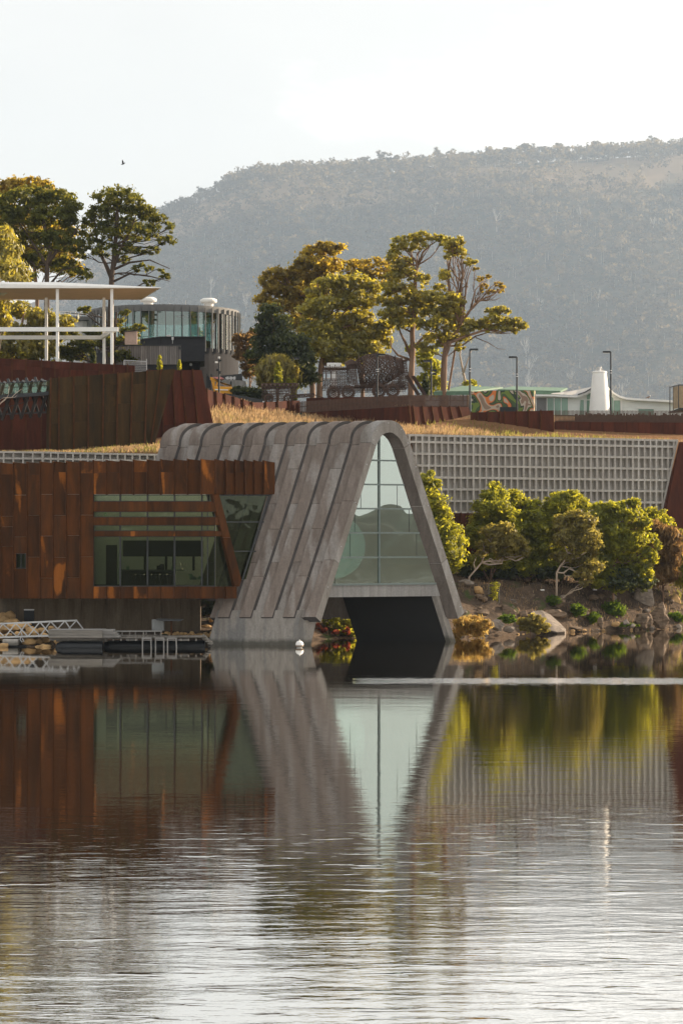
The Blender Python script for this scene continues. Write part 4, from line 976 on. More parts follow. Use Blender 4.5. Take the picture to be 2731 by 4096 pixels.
# ------------------------------------------------------------------ street lamps
def lamp(px, ytop, ybase, Y, side, label, extra=False):
    p0 = P(px, ybase, Y); p1 = P(px, ytop, Y); r = empty('street_lamp', p0, label, 'street lamp', 'black shoe-box street lamps on the hilltop')
    m = MB(); m.tube([p0, p1], [0.085, 0.065], 8); m.build('pole', MT['steel'], r)
    m = MB(); hb = p1 + Vector((side*0.36, 0, -0.02)); m.box(hb, (0.66,0.34,0.15)); m.build('lamp_head', MT['black'], r, bevel=0.02)
    m = MB(); m.box(hb + Vector((side*0.03,0,-0.085)), (0.5,0.26,0.02)); m.build('lens', MT['alu'], r)
    for q in (0.30, 0.34):
        m = MB(); m.tube([p0.lerp(p1, 1-q), p0.lerp(p1, 1-q+0.012)], 0.085, 8); m.build('band', MT['alu'], r)
    if extra:
        for q in (0.17, 0.26):
            m = MB(); m.box(p0.lerp(p1, 1-q-0.08)+Vector((0.3,-0.1,0)), (0.30,0.24,0.18)); m.beam(p0.lerp(p1,1-q-0.1), p0.lerp(p1,1-q-0.08)+Vector((0.2,-0.1,0)), 0.05, 0.05); m.build('floodlight', MT['black'], r)
lamp(1878, 1397, 1660, 196, 1, 'street lamp with its head to the right, left end of the camouflage wall')
lamp(2066, 1428, 1660, 196, -1, 'street lamp standing in front of the camouflage mural, head to the left')
lamp(2441, 1407, 1662, 197, -1, 'street lamp right of the white conical chimney')
lamp(1724, 1443, 1600, 198, -1, 'street lamp with two floodlights on its pole, beside the big gum trunk', True)
lamp(1508, 1418, 1620, 200, 1, 'street lamp rising in front of the drum of the lace truck')
lamp(1167, 1432, 1545, 205, 1, 'street lamp among the bushes above the lace trailer')
p0, p1 = P(876.5,1580,196), P(876.5,1434,196)
sl = empty('security_pole', p0, 'slim pole with white cameras and speakers beside the yellow lift truck', 'pole')
m = MB(); m.tube([p0,p1], [0.08,0.06], 8); m.build('pole', MT['steel'], sl)
m = MB(); m.box(p1+Vector((0,0,0.08)), (0.16,0.14,0.16)); m.box(P(866,1449,196), (0.22,0.2,0.14)); m.build('camera', MT['white'], sl)
for a, b, sz in ((881,1442,(0.26,0.2,0.14)),(871,1480,(0.22,0.25,0.2)),(880,1490,(0.2,0.25,0.2))):
    m = MB(); m.box(P(a,b,196), sz); m.build('speaker', MT['black'], sl)
# ------------------------------------------------------------------ white cottage with the conical chimney
MT['white_brick'] = simple('white_brick', (0.84,0.87,0.84), 0.7, var=0.06, scale=1.2, bump=0.3, stretch=(1,1,5))
MT['green_glass'] = simple('green_window', (0.20,0.34,0.26), 0.15, var=0.25, scale=0.4, bump=0, spec=0.8)
wc = empty('white_cottage', P(2430, 1690, 206), 'white painted building with a swooping roof around a conical chimney', 'building')
def wpoly(pts, Y, th, name, mat, off=0): 
    m = MB(); m.prism([P(x, y, Y-off) for x, y in pts], (0,th,0)); return m.build(name, mat, wc)
YB = 206
wpoly([(2139,1700),(2139,1584),(2300,1584),(2345,1570),(2385,1545),(2385,1700)], YB, 6, 'left_wall', MT['white_brick'])
wpoly([(2425,1700),(2425,1548),(2450,1566),(2475,1583),(2510,1592),(2560,1596),(2790,1606),(2790,1700)], YB, 6, 'right_wall', MT['white_brick'])
for x0, x1 in ((2145,2184),(2188,2213),(2216,2241),(2244,2270)):
    wpoly([(x0,1592),(x1,1592),(x1,1690),(x0,1690)], YB, 0.05, 'window', MT['green_glass'] if x0 > 2150 else MT['band'], 0.06)
for x in (2186,2214.5,2242.5,2271): wpoly([(x-1.2,1590),(x+1.2,1590),(x+1.2,1690),(x-1.2,1690)], YB, 0.05, 'window_frame', MT['white'], 0.12)
wpoly([(2320,1600),(2333,1600),(2333,1690),(2314,1690)], YB, 0.05, 'window', MT['green_glass'], 0.06)
wpoly([(2345,1582),(2378,1560),(2378,1690),(2345,1690)], YB, 0.05, 'window', MT['green_glass'], 0.06)
wpoly([(2436,1580),(2450,1592),(2450,1690),(2436,1690)], YB, 0.05, 'window', MT['green_glass'], 0.06)
wpoly([(2454,1602),(2478,1602),(2478,1690),(2454,1690)], YB, 0.05, 'window', MT['green_glass'], 0.06)
wpoly([(2480,1602),(2487,1602),(2487,1690),(2480,1690)], YB, 0.05, 'window_frame', MT['white'], 0.12)
wpoly([(2552,1637),(2612,1637),(2612,1690),(2552,1690)], YB, 0.05, 'window', MT['green_glass'], 0.06)
wpoly([(2544,1627),(2616,1630),(2616,1636),(2544,1634)], YB, 0.05, 'window_frame', MT['white'], 0.14)
wpoly([(2341,1598),(2382,1598),(2382,1601),(2341,1601)], YB, 0.05, 'window_frame', MT['white'], 0.14)
def swoop(pts, y0, y1, th, name, mat):
    m = MB(); V = []
    for (x, y) in pts: 
        z = H+(YH-y)/F*y0; xx = XX(x, y0); V += [(xx,y0,z),(xx,y1,z+0.12),(xx,y1,z-th+0.12),(xx,y0,z-th)]
    Fs = []
    for a in range(len(pts)-1):
        for q in range(4): Fs.append((a*4+q, a*4+(q+1) % 4, a*4+4+(q+1) % 4, a*4+4+q))
    Fs += [(3,2,1,0), tuple(len(V)-4+q for q in range(4))]
    m.add(V, Fs); return m.build(name, mat, wc)
swoop([(2139,1578),(2200,1578),(2280,1582),(2310,1582),(2340,1572),(2362,1560),(2388,1542)], 205.4, 214, 0.16, 'roof_edge', MT['white'])
swoop([(2426,1545),(2440,1556),(2458,1572),(2478,1583),(2505,1590),(2560,1594),(2700,1602),(2790,1606)], 205.4, 214, 0.18, 'roof_edge', MT['white'])
# roof skin that climbs to the back on the left of the chimney
m = MB()
V = []
for (x, y, yb) in ((2200,1577,1572),(2250,1579,1568),(2300,1581,1559),(2340,1571,1551),(2365,1558,1545),(2386,1542,1541)):
    V += [P(x,y-1,205.5), P(x+8,yb,213)]
m.add(V, [(2*i, 2*i+2, 2*i+3, 2*i+1) for i in range(5)]); m.build('roof_skin', simple('grey_roof_skin', (0.42,0.40,0.37), 0.6), wc)
m = MB()
for a, b in zip([(2310,1581),(2335,1573),(2358,1560),(2384,1543)], [(2335,1573),(2358,1560),(2384,1543)]): m.beam(P(a[0],a[1]-3,205.3), P(b[0],b[1]-3,205.3), 0.08, 0.09)
m.build('gutter', MT['steel'], wc)
zc0 = 17; ctr = Vector((XX(2396,204.6), 204.6, 0))
ztop = up(2396,1487,204.6); 
m = MB(); m.lathe([(1.02,zc0),(0.92,up(0,1642,204.6)),(0.76,up(0,1560,204.6)),(0.62,ztop-0.12),(0.66,ztop-0.10),(0.66,ztop),(0.55,ztop+0.05)], ctr, 40); m.build('chimney', MT['white'], wc, smooth=False)
m = MB(); m.lathe([(0.13,ztop),(0.13,ztop+0.32),(0.19,ztop+0.33),(0.19,ztop+0.42),(0.12,ztop+0.43)], ctr, 16); m.build('flue', MT['alu'], wc)
# camouflage mural wall
def camo():
    m = NM('camouflage_paint'); v = m.coord((0.9,0.9,0.55))
    f = m.noise(v, 0.62, 1.5, 0.4, 1.6)
    x = m.n('ShaderNodeValToRGB'); x.color_ramp.interpolation = 'CONSTANT'; e = x.color_ramp.elements
    st = [(0.0,(0.30,0.20,0.14)),(0.40,(0.52,0.43,0.33)),(0.46,(0.70,0.20,0.05)),(0.49,(0.10,0.05,0.03)),(0.505,(0.06,0.10,0.04)),(0.56,(0.16,0.22,0.04)),(0.59,(0.03,0.05,0.03)),(0.63,(0.50,0.42,0.34)),(0.68,(0.28,0.18,0.13))]
    while len(e) < len(st): e.new(0.5)
    for i, (p, c) in enumerate(st): e[i].position = p; e[i].color = c + (1,)
    m.l(f, x.inputs[0]); m.pbr(x.outputs[0], 0.7); return m.m
MT['camo'] = camo()
cw = empty('camouflage_wall', P(2010, 1650, 200), 'low wall painted with swirling green, tan and orange camouflage', 'mural wall')
for x0, x1 in ((1884,1927),(1927,1990),(1990,2066),(2066,2133)):
    m = MB(); yt = 1563 if x0 > 1900 else 1566; m.prism([P(x0+.3,yt,200), P(x1-.3,yt-1,200), P(x1-.3,1680,200), P(x0+.3,1680,200)], (0,0.3,0)); m.build('painted_panel', MT['camo'], cw)
m = MB(); m.prism([P(2134,1562,200.02), P(2139,1563,201.5), P(2139,1680,201.5), P(2134,1680,200.02)], (0.05,0.2,0)); m.build('end_return', MT['camo'], cw)
m = MB(); m.prism([P(1998,1628,199.9), P(2067,1628,199.9), P(2067,1660,199.9), P(1998,1660,199.9)], (0,0.08,0)); m.build('dark_hatch', MT['black'], cw)
MT['green_roof'] = simple('green_roof_sheet', (0.13,0.22,0.15), 0.6, var=0.2)
def flatroof(label, front, back, Y0, Y1, posts):
    r = empty('green_roof_shelter', P(front[0][0], 1640, Y0), label, 'shelter')
    m = MB(); a = [P(x,y,Y0) for x,y in front]; b = [P(x,y,Y1) for x,y in back]
    m.prism(a + b[::-1], (0,0,0.14)); m.build('roof', MT['green_roof'], r)
    m = MB(); m.beam(a[0]-Vector((0,0,0.1)), a[-1]-Vector((0,0,0.1)), 0.12, 0.22); m.build('fascia', MT['green_roof'], r)
    for px in posts:
        m = MB(); m.beam(P(px,1575,Y0+0.3), P(px,1660,Y0+0.3), 0.12, 0.12, (0,1,0)); m.build('post', MT['steel'], r)
flatroof('pale green sheet roof sloping up behind the gum trunk and first lamp', [(1734,1572),(1884,1570)], [(1850,1549),(2010,1554)], 209, 217, (1760,1800,1850))
flatroof('darker green flat roof with rafter ends behind the camouflage wall', [(1990,1563),(2240,1570)], [(2050,1551),(2268,1557)], 213, 220, (2010,2110,2220))
# netted steel enclosure at the right edge
MT['net'] = glassmat('shade_net', (0.72,0.66,0.56), -0.02, rough=0.6)
MT['net_panel'] = simple('tan_shade_cloth', (0.36,0.27,0.17), 0.9, var=0.25)
ce = empty('netted_enclosure', P(2715, 1645, 201), 'black steel frame enclosure with tan netting at the right edge', 'cage')
cage = [(2677,1549,201.6),(2691,1546,203),(2712,1540,200),(2790,1540,200)]
for x, y, Y in cage[:3] + [(2770,1540,200)]:
    m = MB(); m.beam(P(x,y,Y), P(x,1655 if x < 2690 else 1640,Y), 0.07, 0.07, (0,1,0)); m.build('post', MT['steel'], ce)
for a, b in zip(cage, cage[1:]):
    m = MB(); m.beam(P(*a), P(*b), 0.09, 0.09); m.build('top_rail', MT['steel'], ce)
for a, b in zip(cage[1:], cage[2:]):
    m = MB(); m.prism([P(a[0],a[1]+3,a[2]), P(b[0],b[1]+3,b[2]), P(b[0],1632,b[2]), P(a[0],1636,a[2])], (0,0.03,0)); m.build('netting', MT['net_panel'], ce)
m = MB(); m.prism([P(2672,1648,201.5), P(2714,1632,199.6), P(2800,1630,199.6), P(2800,1640,203)], (0,0,-0.12)); m.build('deck', MT['steel'], ce)
# bird on the roof ridge and bird in the air
def bird(p, label, s=1.0, fly=False):
    r = empty('bird', p, label, 'bird')
    m = MB(); m.tube([p+Vector(q)*s for q in ((-0.24,0,-0.02),(-0.12,0,0.02),(0,0,0.06),(0.10,0,0.10),(0.17,0,0.16),(0.20,0,0.17))], [0.012*s,0.05*s,0.075*s,0.065*s,0.04*s,0.03*s], 8)
    m.build('body', simple('bird_brown', (0.20,0.14,0.11), 0.8) if not fly else MT['steel'], r, smooth=True)
    m = MB(); m.lathe([(0.01*s,-0.05*s),(0.045*s,-0.02*s),(0.05*s,0.01*s),(0.02*s,0.045*s)], p+Vector((0.19,0,0.18))*s, 10); h = m.build('head', MT['white'] if not fly else MT['steel'], r, smooth=True)
    m = MB(); m.tube([p+Vector((0.23,0,0.18))*s, p+Vector((0.28,0,0.17))*s], [0.014*s,0.003*s], 5); m.build('beak', MT['steel'], h)
    if fly:
        for sd in (1, -1):
            m = MB(); b = p+Vector((0,0,0.08))*s; m.add([b+Vector((0.08,0,0))*s, b+Vector((0.05,0.25*sd,0.28))*s, b+Vector((-0.02,0.6*sd,0.40))*s, b+Vector((-0.10,0.25*sd,0.22))*s, b+Vector((-0.10,0,-0.01))*s, b+Vector((0,0.25*sd,0.22))*s], [(0,1,3,4),(1,2,3),(4,3,5,0),(5,3,2,1)]); m.build('wing', MT['steel'], r)
    else:
        m = MB(); m.tube([p+Vector((0.0,0.02,0)), p+Vector((0.0,0.02,-0.08))], 0.008, 4); m.tube([p+Vector((0.03,-0.02,0)), p+Vector((0.03,-0.02,-0.08))], 0.008, 4); m.build('leg', MT['steel'], r)
bird(P(2590, 1592, 205.6), 'small brown and white bird perched on the white cottage roof ridge')
bird(P(493, 658, 260), 'dark bird gliding alone in the pale sky', 1.0, True)
# yellow lift truck, trailer wall and clutter beside the pavilion
MT['yellow'] = simple('yellow_machine_paint', (0.72,0.33,0.02), 0.45, var=0.1, scale=1)
yt = empty('yellow_lift_truck', P(893, 1600, 201), 'yellow lift truck with a folded boom behind the leaning red wall', 'truck')
m = MB(); m.prism([P(855,1545,200), P(929,1547,200), P(931,1600,200), P(855,1600,200)], (0,2.2,0)); m.build('body', MT['yellow'], yt, bevel=0.05)
m = MB(); m.prism([P(860,1556,199.95), P(913,1558,199.95), P(913,1562,199.95), P(860,1560,199.95)], (0,0.04,0)); m.build('white_stripe', MT['white'], yt)
m = MB()
for a, b in (((842,1510),(905,1540)), ((842,1516),(925,1544)), ((846,1510),(856,1560)), ((856,1520),(858,1560)), ((905,1537),(924,1543)), ((870,1526),(866,1545))): m.beam(P(*a,200.3), P(*b,200.3), 0.12, 0.13)
m.build('boom', MT['yellow'], yt)
m = MB(); m.beam(P(857,1512,200.2), P(900,1536,200.2), 0.05, 0.05); m.box(P(925,1535,200.4), (0.14,0.2,0.4)); m.build('hose', MT['black'], yt)
m = MB()
for i in range(6): m.box(P(830+i*3.2,1512+8*i % 40,200.6), (0.10,0.2,0.7))
m.box(P(832,1530,200.7), (0.3,0.3,1.0)); m.build('outrigger', MT['black'], yt)
for px in (868, 916):
    m = MB(); m.lathe([(0.30,-0.15),(0.42,-0.13),(0.42,0.13),(0.30,0.15)], Vector((0,0,0)), 20); o = m.build('wheel', MT['black'], yt); o.location = P(px,1604,200.3)-parent_world(yt); o.rotation_euler = (R(90),0,0)
rb = empty('red_tarpaulin', P(872, 1512, 203), 'pink and white tarpaulin lying behind the yellow boom', 'tarpaulin')
m = MB(); m.prism([P(850,1508,203), P(884,1507,203), P(897,1514,203), P(888,1517,203), P(852,1513,203)], (0,1.2,0)); m.build('sheet', simple('pink_tarp', (0.60,0.25,0.25), 0.7, var=0.5, scale=2), rb)
cb = empty('concrete_plinth', P(945, 1560, 205), 'pale concrete block behind the yellow lift truck', 'block')
m = MB(); m.prism([P(888,1516,206), P(980,1523,205), P(984,1552,205), P(900,1552,206)], (0,2,0)); m.build('block', MT['beam'], cb)
m = MB()
for i in range(9): m.box(P(904+i*4.5,1512+(i % 2),206.3), (0.09,0.3,0.26 if i % 3 else 0.1))
m.build('fixings', MT['alu'], cb)
dw = empty('dark_ramp_wall', P(925, 1530, 209), 'low black wall sloping down right of the round pavilion', 'wall')
m = MB(); m.prism([P(880,1503,209), P(968,1495,209), P(970,1525,209), P(880,1520,209)], (0,0.6,0)); m.build('wall', MT['steel'], dw)
m = MB(); m.prism([P(900,1572,196.5), P(1050,1598,196.5), P(1050,1618,196.5), P(1008,1616,196.5), P(900,1585,196.5)], (0,0.6,0)); m.build('ramp_kerb', MT['steel'], dw)
# ------------------------------------------------------------------ foliage
MT['leaf_gum'] = leafmat('gum_leaf', (0.035,0.052,0.012), (0.27,0.245,0.034), (1.0,0.84,0.08), 0.50, 0.22)
MT['leaf_gum_gold'] = leafmat('golden_gum_leaf', (0.045,0.052,0.012), (0.29,0.225,0.030), (1.0,0.72,0.07), 0.50, 0.15)
MT['leaf_pine'] = leafmat('pine_needle', (0.018,0.034,0.010), (0.115,0.130,0.024), (0.55,0.50,0.06), 0.38, 0.06)
MT['leaf_wattle'] = leafmat('wattle_leaf', (0.032,0.058,0.010), (0.19,0.21,0.020), (0.95,0.88,0.06), 0.52, 0.10)
MT['leaf_dark'] = leafmat('dark_shrub_leaf', (0.014,0.028,0.012), (0.050,0.070,0.026), (0.28,0.30,0.05), 0.38, 0.12)
MT['leaf_tan'] = leafmat('sheoak_needle', (0.085,0.055,0.025), (0.28,0.18,0.08), (0.65,0.40,0.14), 0.45, 0.05)
MT['leaf_olive'] = leafmat('olive_shrub_leaf', (0.055,0.055,0.018), (0.27,0.23,0.06), (0.85,0.70,0.12), 0.45, 0.12)
MT['leaf_orange'] = leafmat('orange_dry_leaf', (0.16,0.10,0.03), (0.50,0.32,0.09), (0.95,0.68,0.20), 0.5, 0.05)
MT['leaf_red'] = leafmat('red_shrub_leaf', (0.10,0.02,0.012), (0.30,0.06,0.025), (0.5,0.10,0.04), 0.45, 0.1)
MT['leaf_moss'] = leafmat('groundcover_leaf', (0.025,0.055,0.008), (0.11,0.18,0.018), (0.35,0.50,0.03), 0.45, 0.05)
MT['bark_pine'] = simple('pine_bark', (0.075,0.052,0.038), 0.9, var=0.4, scale=2, stretch=(2,2,0.6), bump=0.6)
MT['bark_gum'] = simple('gum_bark', (0.20,0.12,0.075), 0.8, var=0.55, scale=1.2, stretch=(2.5,2.5,0.35), bump=0.4)
MT['bark_pale'] = simple('pale_gum_bark', (0.46,0.37,0.29), 0.75, var=0.25, scale=1.2, stretch=(2.5,2.5,0.4), bump=0.2)
class Foliage:
    def __init__(s, seed): s.c = []; s.n = []; s.t = []; s.rs = np.random.RandomState(seed)
    def blob(s, c, r, nsub, nleaf, sub=0.30, hollow=0.55, up=0.25, tilt=0.0):
        """c centre, r (rx, ry, rz). Clumps sit towards the skin of the ellipsoid; each clump is a small ball of leaves"""
        rs = s.rs; r = np.array(r, float); c = np.array(c, float)
        d = rs.normal(size=(nsub, 3)); d /= np.linalg.norm(d, axis=1)[:, None]
        d[:, 2] = np.where(rs.rand(nsub) < up, np.abs(d[:, 2]), d[:, 2])
        rad = hollow + (1-hollow)*rs.rand(nsub)**0.6
        cc = c + d*r*rad[:, None]
        sr = sub*r.min()*(0.7+0.6*rs.rand(nsub))
        e = rs.normal(size=(nsub, nleaf, 3)); e /= np.linalg.norm(e, axis=2)[:, :, None]
        rr = np.clip(rs.gamma(2.6, 0.36, size=(nsub, nleaf)), 0.1, 2.8)[:, :, None]
        squash = np.array([1.25, 1.25, 0.72])
        p = cc[:, None, :] + e*rr*sr[:, None, None]*squash
        nn = e*0.8 + d[:, None, :]*0.5 + rs.normal(size=(nsub, nleaf, 3))*0.55
        s.c.append(p.reshape(-1, 3)); s.n.append(nn.reshape(-1, 3))
        tt = np.clip(0.45 + 0.30*rs.normal(size=(nsub, 1)) + 0.18*rs.normal(size=(nsub, nleaf)), 0, 1)
        s.t.append(tt.ravel()); return cc
    def build(s, name, mat, parent, size=0.2, aspect=1.6, droop=0.0):
        if not s.c: return None
        c = np.concatenate(s.c); n = np.concatenate(s.n); t = np.concatenate(s.t); m = len(c); rs = s.rs
        n /= np.linalg.norm(n, axis=1)[:, None]+1e-9
        a = rs.normal(size=(m, 3)); a[:, 2] -= droop*2
        u = a - n*(a*n).sum(1)[:, None]; u /= np.linalg.norm(u, axis=1)[:, None]+1e-9
        v = np.cross(n, u); sz = size*(0.6+0.8*rs.rand(m))[:, None]
        u = u*sz*aspect*0.5; v = v*sz*0.5
        V = np.stack([c-u, c-v*0.9+u*0.1, c+u, c+v*0.9+u*0.1], axis=1).reshape(-1, 3)
        Fq = np.arange(m*4).reshape(-1, 4)
        return npmesh(name, V, Fq, mat, parent, attr=t)
def wiggle(a, b, rnd, amp=0.12, n=5, sag=0.0):
    a = Vector(a); b = Vector(b); L_ = (b-a).length; pts = []
    for i in range(n+1):
        t = i/n; p = a.lerp(b, t)
        w = math.sin(t*math.pi)
        p = p + Vector((rnd.uniform(-1,1), rnd.uniform(-1,1), rnd.uniform(-1,1)))*amp*L_*w*0.5 + Vector((0,0,sag*L_*w))
        pts.append(p)
    return pts
def tree(name, label, Y, trunk, blobs, leaf, bark, seed, size=0.22, dens=1.0, r0=0.4, cat='tree', aspect=1.6, sub=0.30, nleaf=34, group=None,
         limbs=True, twig=4, droop=0.0, hollow=0.5, spread=1.0, crown='crown', extra_limbs=(), limb_r=0.13, clip=6.0):
    """trunk: [(px,py[,dY])], blobs: [(px,py,rx_px,ry_px[,dY])] in photo pixels at distance Y"""
    rnd = random.Random(seed); k = Y/F
    tp = [P(t[0], t[1], Y+(t[2] if len(t) > 2 else 0)) for t in trunk]
    g0 = gz(tp[0].x, tp[0].y) - 0.2
    if tp[0].z > g0 + 0.1: tp.insert(0, Vector((tp[0].x + (tp[0].x-tp[1].x)*0.1, tp[0].y, g0)))
    r0 *= 0.72
    root = empty(name, tp[0], label, cat, group)
    tb = MB(); n = len(tp)
    tb.tube(tp, [r0*(1-0.55*i/(n-1)) for i in range(n)], 8)
    tb.build('trunk', bark, root, smooth=True)
    fo = Foliage(seed); lb = MB()
    for bl in blobs:
        dy = bl[4] if len(bl) > 4 else rnd.uniform(-1, 1)*bl[2]*k*0.9*spread
        c = P(bl[0], bl[1], Y+dy); rx, rz = bl[2]*k*1.08, bl[3]*k*1.10; ry = (rx*0.6+rz*0.4)*spread
        vol = bl[2]*bl[3]
        ns = max(8, int(vol/44*dens))
        cc = fo.blob(c, (rx, ry, rz), ns, nleaf, sub=sub, hollow=hollow)
        if limbs:
            # grow a limb from the nearest lower point of the trunk
            cand = [q for q in tp if q.z < c.z+0.3] or tp
            base = min(cand, key=lambda q: (q-c).length + 0.8*max(0, q.z-c.z+1))
            L1 = wiggle(base, c, rnd, 0.22, 5, -0.05); rr = min(limb_r*0.75, 0.03+0.015*(base-c).length)
            lb.tube(L1, [rr*(1-0.65*i/5) for i in range(6)], 5)
            for q in range(twig):
                w = cc[rnd.randrange(len(cc))]; s_ = L1[rnd.randint(2, 5)]
                lb.tube(wiggle(s_, Vector(w), rnd, 0.2, 3), [rr*0.4, rr*0.3, rr*0.2, rr*0.1], 4)
    for lm in extra_limbs:
        pts = [P(q[0], q[1], Y+(q[2] if len(q) > 2 else 0)) for q in lm[1]]
        lb.tube(pts, [lm[0]*(1-0.75*i/(len(pts)-1)) for i in range(len(pts))], 6)
    if lb.v: lb.build('limbs', bark, root, smooth=True)
    fo.build(crown, leaf, root, size, aspect, droop)
    return root
def cloudy(px, py, rx, ry, n, seed, small=0.34):
    """fill an elliptical outline with n lobes"""
    r = random.Random(seed); out = []
    for i in range(n):
        a = r.uniform(0, 2*math.pi); q = math.sqrt(r.uniform(0.05, 1))*0.78
        s = small*r.uniform(0.75, 1.3)
        out.append((px+math.cos(a)*rx*q, py+math.sin(a)*ry*q, rx*s, min(ry, rx)*s*0.8))
    return out
# pines at the left
pineA = [(60,800,70,40),(150,790,90,45),(230,800,80,38),(285,830,40,40),(30,870,50,40),(120,860,90,40),(210,870,80,40),(280,900,40,40),(40,960,60,45),(130,950,70,40),(225,960,60,40),(300,985,40,35),(70,1040,60,40),(150,1040,60,35),(255,1060,60,35),(330,1095,40,25),(100,1110,50,25)]
tree('pine_tree', 'broad dark pine tree at the far left behind the canopy roof, pale sky above it', 212, [(190,1480),(190,1300),(188,1150),(190,1060),(205,1000),(185,930),(170,870)], pineA, MT['leaf_pine'], MT['bark_pine'], 11,
     size=0.18, aspect=2.0, dens=0.68, r0=0.42, sub=0.28, nleaf=36, hollow=0.35,
     extra_limbs=[(0.2, [(190,1065),(150,1000),(110,940),(70,880)]), (0.2, [(190,1060),(230,1000),(280,960),(320,900)]), (0.13, [(190,1150),(250,1080),(330,1060)])])
pineB = [(420,790,45,35),(485,785,55,38),(545,810,45,38),(400,850,45,35),(460,845,50,40),(530,860,60,40),(590,860,40,32),(640,890,45,26),(370,880,35,28),(680,910,25,22),(350,920,40,35),(420,920,50,40),(500,930,60,40),(570,930,50,35),(650,960,38,20),(690,955,22,20),(380,990,50,30),(450,1000,40,25),(540,1000,50,25),(610,1000,30,18),(330,1020,30,26),(560,1070,40,16),(620,1080,38,14),(670,1110,26,16),(600,1130,30,12),(500,1040,25,14)]
tree('pine_tree', 'tall dark pine with a fanned crown, right of the first pine above the canopy', 213, [(440,1480),(442,1300),(446,1180),(448,1100),(455,1050),(462,980),(468,900),(470,840)], pineB, MT['leaf_pine'], MT['bark_pine'], 12,
     size=0.17, aspect=2.0, dens=0.62, r0=0.45, sub=0.27, nleaf=32, hollow=0.35,
     extra_limbs=[(0.24, [(446,1110),(425,1060),(400,1010),(385,940),(380,870)]), (0.2, [(448,1090),(480,1000),(520,930),(545,860)]), (0.14, [(450,1080),(520,1050),(600,1040),(680,1075)]), (0.12, [(446,1130),(520,1095),(600,1105),(680,1125)]), (0.1,[(440,1330),(350,1260),(260,1250)]), (0.1,[(446,1160),(520,1160),(570,1190)])])
lowpine = [(520,1330,50,14),(560,1310,28,12),(500,1370,60,20),(480,1420,36,20),(530,1440,32,14),(330,1380,50,24),(290,1420,50,24),(270,1330,40,20),(380,1330,36,18),(340,1240,40,10),(250,1400,40,20),(420,1370,40,18),(475,1290,30,14),(500,1250,25,10)]
tree('pine_tree', 'low drooping pine boughs between the canopy columns and the round pavilion', 208, [(455,1480),(456,1400),(462,1300),(468,1250)], lowpine, MT['leaf_pine'], MT['bark_pine'], 13, size=0.17, aspect=2.0, dens=1.4, r0=0.3, sub=0.4, nleaf=34)
tree('gum_tree', 'tall golden-topped gum tree rising behind the far left pine', 226, [(150,1450),(150,1200),(130,950),(120,830)], [(60,745,60,28),(120,740,70,28),(180,760,50,24),(20,770,40,30),(230,930,70,40),(90,900,80,50),(200,1050,60,40),(260,1010,50,40),(120,1020,70,40),(300,1080,40,30),(-20,850,60,60)], MT['leaf_gum_gold'], MT['bark_gum'], 14, size=0.22, dens=0.9, r0=0.35)
tree('gum_tree', 'drooping yellow-green gum foliage at the left edge above the canopy', 200, [(-30,1480),(-25,1200),(-10,1000)], [(10,950,40,40),(35,1010,35,40),(10,1060,60,40),(60,1090,50,35),(-10,1000,50,60),(90,1120,24,18),(10,1230,30,40),(5,1290,30,40)], MT['leaf_gum'], MT['bark_pale'], 15, size=0.19, dens=1.3, r0=0.25, aspect=3.0, droop=0.8)
tree('gum_tree', 'gum tree with a pinkish trunk standing low behind the white canopy beams at the left', 206, [(60,1480),(72,1410),(85,1320),(98,1250)], [(20,1400,40,40),(110,1390,40,40),(60,1330,50,34),(30,1450,40,24),(150,1330,44,34),(120,1440,36,24),(180,1400,40,36),(60,1240,60,30),(160,1270,60,30),(250,1290,50,26),(220,1340,40,26)], MT['leaf_gum'], MT['bark_gum'], 16, size=0.20, dens=1.3, r0=0.28, aspect=2.2, droop=0.4)
# the central gum group
cA = [(1340,1000,40,24),(1260,1010,50,24),(1300,985,36,18),(1225,1050,46,26),(1290,1055,60,26),(1190,1090,45,30),(1330,1060,40,26),
      (1110,1095,50,24),(1160,1120,50,26),(1070,1130,40,26),(1090,1160,50,30),(1150,1170,50,30),(1210,1150,50,30),(1050,1200,32,26),(1110,1220,50,26),(1180,1220,50,30),(1060,1235,26,16),(1250,1200,50,40),(1270,1120,60,36),(1200,1290,60,34),(1240,1350,60,40)]
tree('gum_tree', 'large dark gum tree with tiered golden tops at the left of the central group', 225, [(1250,1560),(1245,1450),(1240,1350),(1235,1260),(1245,1180),(1270,1100),(1295,1030)], cA, MT['leaf_gum_gold'], MT['bark_gum'], 21, size=0.21, dens=1.35, r0=0.40, hollow=0.4)
cB = [(1270,1170,44,30),(1320,1130,50,30),(1380,1130,50,26),(1430,1130,44,30),(1250,1240,50,34),(1310,1220,60,36),(1380,1200,60,36),(1450,1200,50,34),(1480,1150,36,26),
      (1240,1320,44,40),(1300,1310,60,40),(1370,1290,60,40),(1440,1280,50,36),(1290,1390,60,36),(1360,1370,60,40),(1430,1360,60,36),(1500,1330,50,34),(1540,1310,34,30),(1480,1400,50,30),(1400,1430,60,26),(1330,1440,50,24),(1530,1370,34,26),(1240,1400,40,40)]
tree('gum_tree', 'dense olive gum tree with a forked trunk behind the cab of the lace truck', 214, [(1278,1530),(1284,1460),(1296,1400),(1302,1330),(1300,1290)], cB, MT['leaf_gum'], MT['bark_gum'], 22, size=0.20, dens=1.25, r0=0.42, nleaf=36, hollow=0.4, aspect=1.9, droop=0.3,
     extra_limbs=[(0.2,[(1302,1300),(1290,1230),(1280,1170),(1262,1120)]), (0.2,[(1300,1300),(1330,1240),(1350,1180)]), (0.14,[(1298,1335),(1350,1320),(1400,1300),(1450,1290)])])
